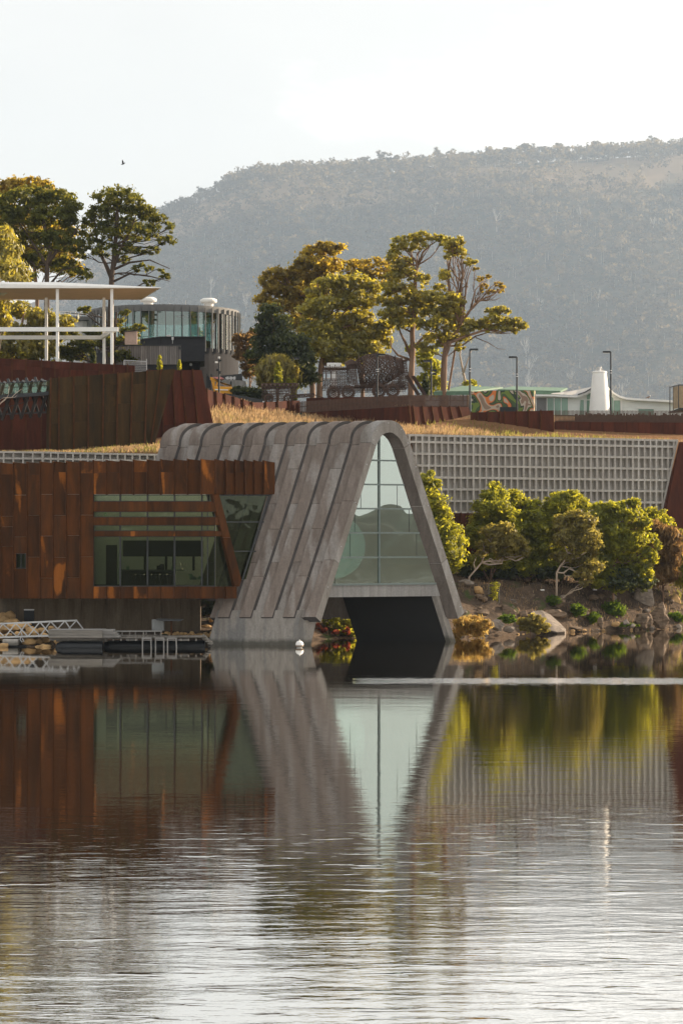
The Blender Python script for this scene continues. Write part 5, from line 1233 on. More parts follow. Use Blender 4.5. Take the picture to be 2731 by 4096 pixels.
cC = [(1400,1060,50,20),(1450,1055,46,22),(1500,1050,40,20),(1540,1070,44,26),(1480,1095,40,24),(1370,1080,40,18),(1430,1100,50,20),(1530,1130,40,26)]
tree('gum_tree', 'rusty gold gum crown seen between the two tall crowns of the central group', 230, [(1450,1560),(1450,1350),(1455,1200),(1460,1110)], cC, MT['leaf_gum_gold'], MT['bark_gum'], 23, size=0.20, dens=0.9, r0=0.3)
cD = [(1570,995,26,18),(1600,965,30,20),(1650,950,34,14),(1690,945,40,18),(1740,950,36,16),(1770,965,24,18),(1630,990,34,18),(1680,980,34,18),(1580,1020,28,16),(1560,1030,26,18),
      (1590,1070,30,24),(1620,1050,30,20),(1640,1100,40,26),(1580,1110,34,24),(1690,1120,26,30),(1560,1150,40,24),(1620,1160,44,26),(1600,1210,50,26),(1660,1200,44,28),(1560,1250,46,26),(1630,1260,50,26),(1700,1240,50,30),(1590,1300,40,22),(1660,1290,40,22),(1540,1200,30,24),(1690,1180,40,20)]
tree('gum_tree', 'tall slender gum with a high airy crown, highest of the central group', 212, [(1643,1560),(1645,1480),(1650,1400),(1648,1330),(1655,1260),(1660,1180),(1660,1120),(1668,1060)], cD, MT['leaf_gum'], MT['bark_gum'], 24, size=0.19, dens=1.15, r0=0.42, nleaf=32, hollow=0.4,
     extra_limbs=[(0.14,[(1665,1080),(1690,1010),(1720,980),(1745,965)]), (0.12,[(1660,1100),(1650,1040),(1640,980)]), (0.18,[(1645,1430),(1620,1370),(1600,1330),(1585,1250)]), (0.14,[(1640,1440),(1590,1420),(1565,1390),(1560,1350)]), (0.16,[(1655,1390),(1700,1340),(1740,1310)])])
cE = [(1800,975,30,22),(1830,970,24,20),(1810,1005,34,20),(1845,1015,24,20),(1790,1030,20,16),(1870,1045,22,12),(1890,1048,16,10),(1780,1100,28,20),(1760,1150,26,18),
      (1730,1190,50,26),(1790,1200,50,26),(1740,1250,50,30),(1800,1250,44,30),(1830,1210,30,22),(1760,1300,50,26),(1820,1290,36,28),(1700,1300,36,22),(1740,1360,50,26),(1800,1340,34,20),(1850,1350,26,20),(1840,1390,26,12),(1700,1390,30,22)]
tree('gum_tree', 'gum tree with a twisted dark trunk and half-bare upper branches, right of the central group', 210, [(1774,1580),(1772,1500),(1776,1430),(1782,1380),(1810,1350),(1840,1310),(1848,1250),(1840,1200)], cE, MT['leaf_gum'], MT['bark_gum'], 25, size=0.19, dens=1.2, r0=0.40, nleaf=32, hollow=0.4,
     extra_limbs=[(0.20,[(1840,1300),(1800,1180),(1790,1100),(1800,1040),(1815,985)]), (0.15,[(1845,1290),(1880,1240),(1920,1200),(1970,1180),(2010,1150)]), (0.12,[(1850,1270),(1860,1180),(1870,1110),(1890,1060)]), (0.10,[(1880,1240),(1900,1160),(1935,1120)]), (0.08,[(1920,1200),(1960,1150),(2000,1120)]),(0.09,[(1845,1250),(1850,1160),(1830,1090)]),
       (0.10,[(1790,1385),(1850,1380),(1900,1345),(1950,1330),(2010,1335),(2060,1330)]), (0.05,[(1900,1350),(1950,1370),(1990,1395),(2020,1398)]), (0.06,[(1930,1200),(1980,1200),(2000,1190)]), (0.05,[(1870,1150),(1850,1100),(1860,1060)])])
cF = [(1960,1250,30,14),(1985,1240,34,14),(2010,1245,30,16),(1930,1290,30,16),(1980,1275,40,18),(2020,1285,36,16),(2050,1290,34,16),(2075,1290,24,20),(2090,1300,20,16),(1880,1290,24,16),(1900,1310,30,14),(1960,1310,40,14),(2010,1315,36,12),(2060,1320,24,12),(1860,1320,26,16)]
tree('gum_tree', 'spreading flat gum bough reaching far right over the lamp posts', 209, [(1776,1582),(1780,1430),(1800,1370),(1860,1345),(1940,1320)], cF, MT['leaf_gum'], MT['bark_gum'], 26, size=0.18, dens=1.6, r0=0.30, nleaf=34, hollow=0.3, limb_r=0.07)
cG = [(1915,1115,16,10),(1945,1108,22,10),(1985,1140,26,10),(2010,1150,16,8),(1960,1170,20,8),(1935,1145,16,10),(1995,1165,18,8),(1925,1160,12,10),(1900,1075,14,8)]
tree('gum_tree', 'sparse russet sprays on thin bare branches high at the right of the gum group', 211, [(1790,1580),(1830,1330),(1870,1250),(1900,1210)], cG, MT['leaf_gum_gold'], MT['bark_gum'], 27, size=0.16, dens=1.3, r0=0.16, nleaf=16, hollow=0.2, limb_r=0.06, twig=7)
tree('gum_tree', 'pale forked gum trunk with fresh green leaves behind the twisted gum', 220, [(1870,1570),(1850,1480),(1838,1420),(1845,1380)], [(1720,1420,26,22),(1730,1480,30,40),(1750,1550,30,40),(1690,1440,24,24),(1660,1400,40,20),(1880,1540,26,20),(1690,1520,26,30)], MT['leaf_wattle'], MT['bark_pale'], 28, size=0.18, dens=1.3, r0=0.18, limbs=False, extra_limbs=[(0.10,[(1850,1500),(1870,1440),(1885,1400)])])
# shrubs left of the truck
tree('gum_tree', 'grey-green bushy gum at the left foot of the central group', 208, [(1110,1560),(1105,1450),(1100,1350)], [(1080,1240,36,26),(1060,1300,40,40),(1110,1300,50,40),(1060,1370,50,40),(1130,1370,60,44),(1190,1380,44,40),(1090,1440,60,40),(1160,1450,60,44),(1220,1440,40,40),(1100,1500,50,30),(1180,1520,50,30),(1240,1500,36,30),(1020,1420,30,30)], MT['leaf_dark'], MT['bark_gum'], 31, size=0.20, dens=1.2, r0=0.22, cat='tree')
tree('sheoak_tree', 'brown dried-looking sheoak beside the right edge of the round pavilion', 218, [(1000,1540),(998,1450),(995,1380)], cloudy(995,1430,50,90,9,3,0.5)+[(960,1360,24,24),(1000,1345,30,24)], MT['leaf_tan'], MT['bark_gum'], 32, size=0.17, dens=1.0, r0=0.15, aspect=2.6)
tree('weeping_shrub', 'rounded weeping olive shrub behind the lace trailer', 204, [(1110,1560),(1110,1500)], [(1110,1480,50,40),(1080,1500,40,40),(1140,1500,40,36),(1110,1450,30,20),(1060,1520,24,26)], MT['leaf_olive'], MT['bark_gum'], 33, size=0.19, dens=1.7, r0=0.1, cat='shrub', aspect=4.0, droop=0.9, limbs=False, sub=0.4)
tree('hedge', 'low clipped dark green hedge between the yellow truck and the lace trailer', 200, [(990,1570),(990,1560)], [(950,1565,26,16),(985,1568,34,18),(1020,1575,34,18),(1050,1585,30,16)], MT['leaf_dark'], MT['bark_gum'], 34, size=0.13, dens=4, r0=0.06, cat='hedge', limbs=False)
def cypress(px, ytop, ybase, Y, w, label, mat='leaf_wattle'):
    n = 7; bl = [(px, ytop+(ybase-ytop)*(i+0.5)/n, w*(0.25+0.75*min(1, (i+0.6)/3.2))/2, (ybase-ytop)/n*0.8, 0) for i in range(n)]
    tree('cypress', label, Y, [(px,ybase+6),(px,ytop+12)], bl, MT[mat], MT['bark_pine'], int(px), size=0.12, dens=16, r0=0.05, cat='cypress', nleaf=12, group='small upright cypresses on the hilltop', limbs=False)
cypress(639, 1424, 1476, 186, 17, 'small cypress in front of the batten screen', 'leaf_wattle')
cypress(718, 1442, 1480, 186, 13, 'smallest cypress beside the end of the batten screen', 'leaf_wattle')
cypress(374, 1395, 1455, 192, 20, 'slim dark cypress between the canopy columns', 'leaf_dark')
cypress(1113, 1452, 1545, 200, 26, 'cypress in front of the weeping olive shrub')
cypress(1154, 1515, 1545, 200, 20, 'short bright conifer tip just left of the lamp above the lace trailer')
cypress(1176, 1520, 1600, 202, 22, 'bright narrow conifer at the foot of the lamp above the lace trailer')
cypress(1703, 1495, 1580, 204, 26, 'dark cypress between the truck chute and the lamp with floodlights', 'leaf_dark')
# shrubs on the river bank, right
tree('wattle_shrub', 'tall narrow yellow-green wattle hard against the right leg of the vault', 168, [(1770,2330),(1765,2250),(1745,2150),(1725,2000)],
     [(1705,1920,24,26),(1715,1960,30,30),(1700,2000,26,26),(1740,2010,36,34),(1720,2060,40,34),(1765,2065,34,34),(1750,2110,44,36),(1790,2120,40,34),(1770,2170,48,36),(1815,2170,36,34),(1790,2220,46,34),(1825,2215,26,26),(1775,2260,40,30),(1810,2260,30,26),(1720,1900,14,14),(1745,1935,16,16)], MT['leaf_wattle'], MT['bark_gum'], 41, size=0.13, dens=2.4, r0=0.12, nleaf=44, cat='shrub', hollow=0.3, aspect=2.3)
tree('wattle_shrub', 'tall pointed yellow-green wattle, left of the pair in front of the coffers', 175, [(1960,2330),(1970,2200),(1975,2050)],
     [(1975,1950,26,20),(1960,1985,40,26),(2000,1985,30,26),(1940,2030,44,30),(1990,2030,44,30),(1930,2080,48,30),(1990,2080,50,34),(2040,2060,30,26),(1910,2120,44,26),(1970,2130,56,34),(2030,2110,34,26),(1900,2160,34,26),(1950,2190,50,30),(2010,2180,40,30),(1920,2240,40,30),(1990,2240,50,34)], MT['leaf_wattle'], MT['bark_gum'], 42, size=0.112, dens=2.0, r0=0.12, nleaf=44, cat='shrub', hollow=0.3, aspect=2.3)
tree('wattle_shrub', 'rounder green wattle, right of the pair in front of the coffers', 177, [(2110,2330),(2110,2200),(2090,2060)],
     [(2060,1980,30,22),(2040,2010,26,24),(2085,2020,40,26),(2130,2020,26,24),(2060,2060,44,30),(2120,2070,46,30),(2155,2060,20,22),(2080,2110,50,30),(2140,2120,44,30),(2090,2160,56,34),(2150,2170,40,34),(2100,2220,60,34),(2160,2220,30,30),(2090,2270,60,30),(2150,2270,34,24)], MT['leaf_wattle'], MT['bark_gum'], 43, size=0.112, dens=1.9, r0=0.12, nleaf=44, cat='shrub', hollow=0.3, aspect=2.3)
tree('gum_sapling', 'leaning young gum with a pale curved stem and olive-gold leaves at the bank top', 172.5, [(1876,2308),(1900,2280),(1925,2250),(1940,2215),(1965,2180)],
     [(1975,2115,34,20),(2020,2110,34,22),(1940,2130,26,20),(1990,2150,44,26),(2040,2140,30,24),(1930,2180,22,20),(1985,2190,40,24),(2040,2180,40,26),(2080,2170,26,24),(2095,2200,22,24),(2060,2215,30,20),(2010,2220,34,20),(1925,2215,22,14),(2100,2222,12,12)], MT['leaf_olive'], MT['bark_pale'], 44, size=0.13, dens=2.0, r0=0.10, nleaf=30, cat='tree', hollow=0.3,
     extra_limbs=[(0.05,[(1900,2280),(1893,2255),(1905,2225)]),(0.05,[(1940,2215),(1965,2200),(1990,2205)])])
tree('wattle_shrub', 'broad dark-centred wattle dome, tallest in the middle of the bank', 178, [(2250,2330),(2245,2200),(2250,2100)],
     [(2230,1995,40,22),(2280,1985,46,24),(2200,2030,34,26),(2250,2030,50,30),(2310,2020,44,28),(2340,2040,26,24),(2190,2080,36,28),(2240,2090,56,34),(2310,2080,50,34),(2210,2150,44,34),(2280,2150,56,34),(2340,2110,30,34),(2230,2220,50,34),(2200,2270,50,30),(2290,2230,50,40)], MT['leaf_wattle'], MT['bark_gum'], 45, size=0.112, dens=1.9, r0=0.14, nleaf=44, cat='shrub', hollow=0.3, aspect=2.3)
tree('gum_sapling', 'young gum with a kinked pale trunk leaning right in the middle of the bank', 173.5, [(2225,2290),(2240,2262),(2262,2235),(2268,2212),(2258,2185),(2262,2160)],
     [(2240,2080,26,26),(2235,2110,24,22),(2300,2070,36,30),(2340,2090,36,30),(2290,2120,40,30),(2350,2140,40,34),(2250,2150,34,30),(2310,2180,50,30),(2370,2190,34,30),(2390,2170,16,20),(2280,2240,44,26),(2340,2240,50,26),(2330,2290,40,24),(2370,2260,36,30),(2240,2230,40,20),(2340,2330,26,16)], MT['leaf_olive'], MT['bark_pale'], 46, size=0.13, dens=1.8, r0=0.12, nleaf=32, cat='tree', hollow=0.3,
     extra_limbs=[(0.07,[(2268,2212),(2300,2200),(2325,2198)]),(0.04,[(2240,2265),(2280,2270),(2305,2290)])])
big = [(2400,2030,30,20),(2450,2030,40,22),(2510,2015,40,16),(2540,2010,20,12),(2390,2070,36,30),(2440,2075,46,30),(2500,2060,46,26),(2550,2050,30,18),(2400,2120,44,34),(2460,2120,50,34),(2520,2110,44,30),(2570,2100,26,26),(2410,2180,50,34),(2480,2180,56,34),(2540,2160,44,34),(2600,2150,24,20),(2390,2240,50,34),(2460,2240,56,34),(2530,2230,46,34),(2590,2210,24,22),(2380,2290,50,24),(2450,2300,56,30),(2520,2290,40,30),(2570,2270,34,24),(2610,2230,16,24),(2400,2335,40,16),(2470,2345,46,20),(2575,2310,40,14),(2625,2180,14,18)]
tree('wattle_shrub', 'largest bright wattle with feathery overhanging sprays at the right of the bank', 176, [(2450,2370),(2455,2250),(2470,2120)], big, MT['leaf_wattle'], MT['bark_gum'], 47, size=0.12, dens=1.75, r0=0.16, nleaf=46, cat='shrub', hollow=0.3, aspect=2.6, droop=0.4)
tree('sheoak_tree', 'soft tan sheoak with hanging needles right of the big bright wattle', 180, [(2650,2370),(2650,2250),(2640,2150)], [(2610,2110,26,20),(2650,2130,34,24),(2680,2150,34,30),(2640,2170,44,34),(2690,2190,30,34),(2650,2220,46,36),(2690,2240,24,30),(2640,2270,40,34),(2670,2290,34,30),(2610,2230,30,30),(2630,2310,30,30)], MT['leaf_tan'], MT['bark_gum'], 48, size=0.15, dens=2.0, r0=0.1, nleaf=32, aspect=4.5, droop=1.2, hollow=0.3)
tree('wattle_shrub', 'small yellow-green wattle above the tan sheoak, below the louvred coffers', 184, [(2640,2330),(2630,2200),(2620,2080)], [(2600,2050,24,20),(2640,2060,24,20),(2630,2085,44,22),(2670,2095,24,20),(2600,2090,20,18)], MT['leaf_wattle'], MT['bark_gum'], 49, size=0.14, dens=2.2, r0=0.08, cat='shrub', hollow=0.3)
tree('wattle_shrub', 'green wattle cut by the right edge of the picture', 182, [(2740,2350),(2735,2200)], [(2715,2140,26,22),(2740,2150,40,30),(2720,2190,30,34),(2750,2220,40,40),(2725,2250,34,34),(2735,2310,40,40),(2715,2290,26,30),(2780,2180,50,60),(2790,2290,50,60)], MT['leaf_wattle'], MT['bark_gum'], 50, size=0.14, dens=2.0, r0=0.1, cat='shrub', hollow=0.3)
tree('understorey_shrub', 'dark shrubbery in the shade under the bank trees', 176.5, [(2100,2320),(2100,2300)],
     [(1860+i*46+random.Random(i).uniform(-12,12), 2296-abs(i-6)*1+random.Random(i+9).uniform(-14,12), 36, 22, random.Random(i).uniform(-1.5,2)) for i in range(16)] + [(1880+i*42+random.Random(i+40).uniform(-12,12), 2262+random.Random(i+60).uniform(-16,16), 34, 30, random.Random(i+3).uniform(0,3)) for i in range(17)] + [(2480,2330,70,30),(2560,2330,60,30),(1900,2250,30,30),(2020,2260,40,30)], MT['leaf_dark'], MT['bark_gum'], 51, size=0.15, dens=1.3, r0=0.05, cat='shrub', limbs=False)
# garden seen between the legs of the vault and at the foot of the left pier
tree('garden_shrub', 'yellow-green shrub at the waterline seen between the legs of the vault', 160.6, [(1370,2540),(1370,2500)], [(1290,2420,30,26),(1340,2410,30,26),(1385,2440,34,30),(1330,2470,40,30),(1400,2500,36,30),(1360,2520,36,20),(1290,2520,30,16),(1415,2535,20,14)], MT['leaf_wattle'], MT['bark_gum'], 52, size=0.13, dens=2.4, r0=0.05, cat='shrub', limbs=False, hollow=0.2)
tree('garden_shrub', 'red-leaved shrub low on the water between the legs of the vault', 159.6, [(1310,2545),(1310,2520)], [(1275,2510,14,16),(1300,2525,18,14),(1345,2532,16,12),(1385,2525,14,12)], MT['leaf_red'], MT['bark_gum'], 53, size=0.10, dens=1.2, r0=0.05, cat='shrub', limbs=False, hollow=0.2)
tree('garden_shrub', 'dark shrub in the gap between the concrete underwall and the left pier', 160, [(830,2500),(830,2440)], [(820,2410,22,16),(850,2420,24,18),(830,2445,24,16),(870,2460,20,20)], MT['leaf_dark'], MT['bark_gum'], 54, size=0.13, dens=2.6, r0=0.05, cat='shrub', limbs=False)
tree('garden_shrub', 'golden dry shrub at the waterline right of the vault', 160, [(1870,2530),(1870,2500)], [(1850,2490,30,16),(1890,2490,34,20),(1930,2500,26,16),(1860,2520,36,18),(1910,2525,30,16),(1820,2540,20,14)], MT['leaf_orange'], MT['bark_gum'], 55, size=0.085, dens=3.6, r0=0.05, cat='shrub', limbs=False, hollow=0.1, aspect=4.5, droop=-0.6, sub=0.45)
tree('garden_shrub', 'low olive shrub hanging over the waterline left of the slanting slab rock', 164.5, [(2120,2525),(2120,2500)], [(2095,2490,26,16),(2130,2480,30,18),(2165,2495,26,18),(2110,2512,34,14),(2150,2518,34,14),(2185,2515,14,12)], MT['leaf_olive'], MT['bark_gum'], 56, size=0.13, dens=3.4, r0=0.05, cat='shrub', limbs=False, hollow=0.2)
for i, (px, py, rx, ry, Y, lab) in enumerate(((2030,2475,34,16,163.5,'bright green mat of groundcover left of the olive shrub at the waterline'), (2375,2470,24,20,173,'glowing yellow-green groundcover on the bank below the big wattle'), (2450,2440,50,30,175.5,'dark green groundcover spilling down the bank below the big wattle'), (2210,2400,30,18,172,'green groundcover under the jutting ledge rock'), (2700,2470,40,18,178.5,'green groundcover at the right edge below the layered rocks'), (2500,2500,60,8,173,'thin bright moss along the stones near the water, right'), (2310,2440,30,24,172,'orange-flecked groundcover right of the ledge rock'))):
    o = tree('groundcover', lab, Y, [(px,py+10),(px,py)], [(px-rx*0.4,py-2,rx*0.6,ry*0.7,0.3),(px+rx*0.4,py+3,rx*0.6,ry*0.7,-0.2),(px,py,rx*0.7,ry,0)], MT['leaf_moss'], MT['bark_gum'], 60+i, size=0.10, dens=5, r0=0.02, cat='groundcover', limbs=False, hollow=0.1)
# dead pale twigs before the footbridge
m = MB(); tw = empty('bare_twig', P(-10,1640,166), 'pale bare branch reaching in from the left edge below the footbridge', 'branch')
for pts, r in (([(-30,1650),(5,1612),(28,1591),(48,1590),(66,1572),(88,1556)],0.05), ([(5,1612),(22,1601),(35,1580),(38,1545)],0.03), ([(48,1590),(62,1589),(70,1580)],0.025), ([(28,1591),(18,1590),(0,1600)],0.03), ([(66,1572),(64,1560)],0.02)):
    m.tube([P(x,y,166+0.1*i) for i,(x,y) in enumerate(pts)], [r*(1-0.7*i/(len(pts)-1)) for i in range(len(pts))], 5)
m.build('twig', MT['bark_pale'], tw, smooth=True)
# ------------------------------------------------------------------ dry grass on the terraces
def grass_field(name, label, regions, mat, seed, count, h=(0.25,0.8), w=0.035):
    rs = np.random.RandomState(seed); V = []; T = []
    for (xa, xb, Ya, Yb, wt, hs) in regions:
        n = int(count*wt); 
        for _ in range(n):
            Y = rs.uniform(Ya, Yb); px = rs.uniform(xa, xb); x = XX(px, Y)
            if mnoise.noise(Vector((x*0.5, Y*0.5, seed))) < rs.uniform(-0.5, 0.4) : continue
            z = gz(x, Y) - 0.03; hh = rs.uniform(*h)*hs*(0.6+0.8*(0.5+0.5*mnoise.noise(Vector((x*0.7, Y*0.7, 9))))); a = rs.uniform(0, math.pi); lean = rs.normal(size=2)*0.28*hh
            dx, dy = math.cos(a)*w, math.sin(a)*w
            V += [(x-dx, Y-dy, z), (x+dx, Y+dy, z), (x+lean[0]+dx*0.3, Y+lean[1]+dy*0.3, z+hh), (x+lean[0]-dx*0.3, Y+lean[1]-dy*0.3, z+hh*0.98)]
            T.append(rs.rand())
    o = npmesh(name, V, np.arange(len(V)).reshape(-1, 4), mat, None, T); return tag(o, label, 'grass', kind='stuff')
MT['grass_dry'] = leafmat('dry_grass', (0.16,0.105,0.060), (0.44,0.32,0.18), (0.70,0.48,0.25), 0.5, 0.05)
MT['grass_green'] = leafmat('green_grass', (0.07,0.075,0.02), (0.22,0.21,0.06), (0.5,0.48,0.10), 0.5, 0.05)
grass_field('dry_grass', 'tall orange dry grass on the field between the vault and the curved fence', [(840,1640,176,193,1.0,0.85)], MT['grass_dry'], 1, 22000)
grass_field('dry_grass', 'dry grass along the top of the long coffered wall', [(1625,1960,179.5,186,0.30,0.8),(1940,2400,183,189,0.22,0.28),(2300,2740,186.5,193,0.16,0.22)], MT['grass_dry'], 2, 12000)
grass_field('dry_grass', 'dry grass on the terrace below the olive-brown box', [(-40,640,162.3,167,1.0,0.42)], MT['grass_dry'], 3, 8000)
grass_field('green_grass', 'green and yellow tufts among the dry terrace grass at the left', [(-40,640,162.3,168,1.0,0.45)], MT['grass_green'], 4, 2500)
grass_field('green_grass', 'green tufts along the coffered wall top and the field edge', [(1625,2740,181,189,0.7,0.6),(840,1500,176,186,0.8,0.6)], MT['grass_green'], 5, 4500)
grass_field('bank_litter', 'brown stalks and leaf litter on the river bank', [(1830,2740,168,183,1.0,0.5)], MT['grass_dry'], 6, 5000, w=0.02)
# ------------------------------------------------------------------ forest on the hill
def forest():
    rs = np.random.RandomState(77); C = []; N = []; T = []; S = []; TV = []
    cnt = 0
    while cnt < 9500:
        x = rs.uniform(-1630, 1440); y = rs.uniform(HY0+150, HY1+220)
        px = CX + x/y*F
        if px < 150 or px > 2800: continue
        z = hillz(x, y); f = (y-HY0)/(HY1-HY0)
        clearing = 0.80 < f < 0.885 and 1900 < px < 2800
        if clearing and rs.rand() < 0.80: continue
        hgt = rs.uniform(22, 40) * (1.0 if f < 0.9 else 1.1) * (0.75 if px < 900 else 1); r = hgt*rs.uniform(0.20, 0.32)
        ncl = rs.randint(3, 6); tint = np.clip(rs.normal(0.45, 0.25), 0, 1)
        for _ in range(ncl):
            o = rs.normal(size=3)*[r*0.75, r*0.75, r*0.55]; c = np.array([x, y, z+hgt-r*0.9]) + o
            nl = 10; d = rs.normal(size=(nl, 3)); d /= np.linalg.norm(d, axis=1)[:, None]
            C.append(c + d*r*0.62*[1.2,1.2,0.7]); N.append(d + rs.normal(size=(nl, 3))*0.4); T.append(np.full(nl, tint)+rs.normal(size=nl)*0.12); S.append(np.full(nl, r*0.50))
        if rs.rand() < 0.16:
            w = 0.5; a = rs.normal()*1.2; TV += [(x-w,y,z),(x+w,y,z),(x+a+w*0.6,y,z+hgt*0.85),(x+a-w*0.6,y,z+hgt*0.85)]
        cnt += 1
    c = np.concatenate(C); n = np.concatenate(N); t = np.clip(np.concatenate(T), 0, 1); sz = np.concatenate(S)[:, None]*(0.6+0.8*rs.rand(len(c)))[:, None]
    n /= np.linalg.norm(n, axis=1)[:, None]; a = rs.normal(size=c.shape); u = a-n*(a*n).sum(1)[:, None]; u /= np.linalg.norm(u, axis=1)[:, None]; v = np.cross(n, u)
    V = np.stack([c-u*sz*0.6, c-v*sz*0.5, c+u*sz*0.6, c+v*sz*0.5], axis=1).reshape(-1, 3)
    lm = leafmat('hill_forest_leaf', (0.036,0.035,0.027), (0.110,0.092,0.058), (0.34,0.27,0.15), 0.40, 0.02)
    o = npmesh('forest', V, np.arange(len(V)).reshape(-1, 4), lm, None, t); tag(o, 'hazy eucalypt forest covering the long hillside', 'forest', kind='stuff')
    tm = simple('pale_trunk', (0.34,0.31,0.27), 0.8, var=0.2, scale=0.1, bump=0)
    o = npmesh('forest_trunks', TV, np.arange(len(TV)).reshape(-1, 4), tm, None); tag(o, 'pale thin trunks of the hillside forest', 'tree trunks', kind='stuff')
    return lm, tm
hill_leaf, hill_trunk = forest()
def far_tree(kind, seed, hgt=18.0):
    """one hillside eucalypt around the origin: forked trunk and a few flat leaf masses"""
    rs = random.Random(seed); root = empty('hill_gum', (0,0,0)); tb = MB(); tops = []
    tb.tube([Vector((0,0,0)), Vector((rs.uniform(-.4,.4),0,hgt*0.35)), Vector((rs.uniform(-.8,.8),0,hgt*0.6))], [0.42,0.32,0.2], 5)
    for i in range(5 if kind == 'leafy' else 8):
        a = rs.uniform(0, 6.28); r = rs.uniform(0.12, 0.30)*hgt; z = rs.uniform(0.62, 0.95)*hgt; p = Vector((math.cos(a)*r, math.sin(a)*r*0.7, z)); b = Vector((0,0,hgt*rs.uniform(0.28,0.58)))
        tb.tube(wiggle(b, p, rs, 0.2, 4), [0.22,0.18,0.14,0.10,0.06], 4); tops.append(p)
        if kind != 'leafy':
            for q in range(3): tb.tube([b.lerp(p, 0.6), p+Vector((rs.uniform(-2,2), rs.uniform(-1,1), rs.uniform(-0.5,2)))], [0.08,0.03], 3)
    tb.build('trunk', hill_trunk, root)
    if kind == 'leafy':
        fo = Foliage(seed)
        for p in tops + [Vector((0,0,hgt*0.85))]: fo.blob(p, (hgt*0.13, hgt*0.13, hgt*0.07), 11, 18, sub=0.6, hollow=0.2)
        fo.build('crown', hill_leaf, root, 0.7, 1.4)
    return root
protos = [far_tree('leafy', 100+i, 15+i*2) for i in range(5)] + [far_tree('bare', 200+i, 15) for i in range(3)]
used = set()
rs = random.Random(5)
def put(i, x, y, label, group, sc):
    sc *= 2.15; z = hillz(x, y)
    if i in used: o = copy_tree(protos[i], (x, y, z), rs.uniform(0, 6.28), sc)
    else: used.add(i); o = protos[i]; o.location = (x, y, z); o.rotation_euler.z = rs.uniform(0, 6.28); o.scale = (sc, sc, sc)
    tag(o, label, 'tree', group)
for i in range(150):                                   # the ragged row on the skyline
    px = 600 + 2180*(i+rs.uniform(-0.45,0.45))/150; y = HY1 + rs.uniform(-90, 60)
    put(i % 5, XX(px, y), y, 'small hazy gum tree standing up against the sky along the hill crest', 'gum trees along the hill crest', rs.uniform(0.6, 1.35) * (0.6 if px < 900 else 1))
for i in range(45):                                    # bleached trees on the slope
    px = rs.uniform(640, 2700); f = rs.uniform(0.12, 0.72); y = HY0 + f*(HY1-HY0)
    put(5 + i % 3, XX(px, y), y, 'bleached bare pale tree standing out from the forested slope', 'bleached bare trees on the hillside', rs.uniform(0.9, 1.9))
# ------------------------------------------------------------------ rocks
MT['sandstone'] = simple('golden_sandstone', (0.52,0.33,0.15), 0.85, var=0.35, scale=1.5, bump=0.6, orand=0.25)
MT['rock_grey'] = simple('grey_river_rock', (0.24,0.20,0.165), 0.85, var=0.45, scale=2.2, bump=0.8, stretch=(1,1,2.5), orand=0.2)
MT['rock_brown'] = simple('brown_layered_rock', (0.15,0.105,0.07), 0.85, var=0.5, scale=2.0, bump=0.9, stretch=(1,1,4), orand=0.2)
def rockmesh(name, r, seed, sub=2, noise_=0.10, planes=11):
    rs = random.Random(seed); b = bmesh.new(); bmesh.ops.create_icosphere(b, subdivisions=sub, radius=1.0)
    pl = []
    for i in range(planes):
        v = Vector((rs.gauss(0,1), rs.gauss(0,1), rs.gauss(0,1))).normalized(); pl.append((v, rs.uniform(0.55, 0.92)))
    off = Vector((rs.uniform(0,50), rs.uniform(0,50), 0))
    for v in b.verts:
        d = v.co.normalized(); s = 1.0
        for n, h in pl:
            q = d.dot(n)
            if q > 0.05: s = min(s, h/q)
        s *= 1 + noise_*(mnoise.noise(d*2.2+off) + 0.5*mnoise.noise(Vector((d.x*3, d.y*3, d.z*9))+off))
        v.co = Vector((d.x*r[0], d.y*r[1], d.z*r[2]))*s
    me = bpy.data.meshes.new(name); b.to_mesh(me); b.free(); return me
def hit(px, py, Y0=146, Y1=215):
    Y = Y0
    while Y < Y1:
        p = P(px, py, Y)
        if p.z <= gz(p.x, Y) : return Y
        Y += 0.1
    return Y1
def rock(px, pyb, w, h, label, mat, seed, Y=None, tilt=0.0, group=None, name='rock', sub=2, sink=0.18, deep=0.8, ns=0.12, cat='rock'):
    """px: centre column, pyb: foot row, w, h in photo pixels"""
    if Y is None: Y = hit(px, pyb)
    k = Y/F; me = rockmesh(name, (w*k/2*1.12, w*k/2*deep, h*k/2*1.12*(1+sink)), seed, sub, ns)
    me.materials.append(MT[mat]); o = bpy.data.objects.new(name, me); COL.objects.link(o)
    o.location = P(px, pyb-h/2+h*sink/2, Y+w*k/2*deep*0.5); o.rotation_euler = (0, tilt, 0)
    return tag(o, label, cat, group)
rock(2575, 2437, 76, 106, 'tall pale boulder perched on the bank under the largest wattle', 'rock_grey', 1, sub=3, name='boulder', cat='boulder', Y=178.5)
m = MB(); fp_ = [P(2118,2452,168.4), P(2130,2443,168.9), P(2165,2440,169.2), P(2200,2458,169.2), P(2232,2486,169.0), P(2262,2516,168.6), P(2258,2526,168.0), P(2225,2528,167.4), P(2188,2520,167.2), P(2150,2488,167.6), P(2124,2464,168.0)]
cen = sum(fp_, Vector())/len(fp_) + Vector((0,-0.25,0.12)); bk = [p + Vector((0.15, 1.6, -0.7)) for p in fp_]
m.add(fp_ + [cen] + bk, [(i, (i+1) % 11, 11)[::-1] for i in range(11)] + [(i, (i+1) % 11, 12+(i+1) % 11, 12+i) for i in range(11)] + [tuple(range(12, 23))[::-1]])
tag(m.build('slab_rock', MT['rock_grey'], None, bevel=0.05), 'long slanting pale slab dipping into the water', 'rock')
rock(2218, 2430, 90, 40, 'layered brown ledge rock jutting from the middle of the bank', 'rock_brown', 3, tilt=-0.12, sub=3, name='ledge_rock', ns=0.2)
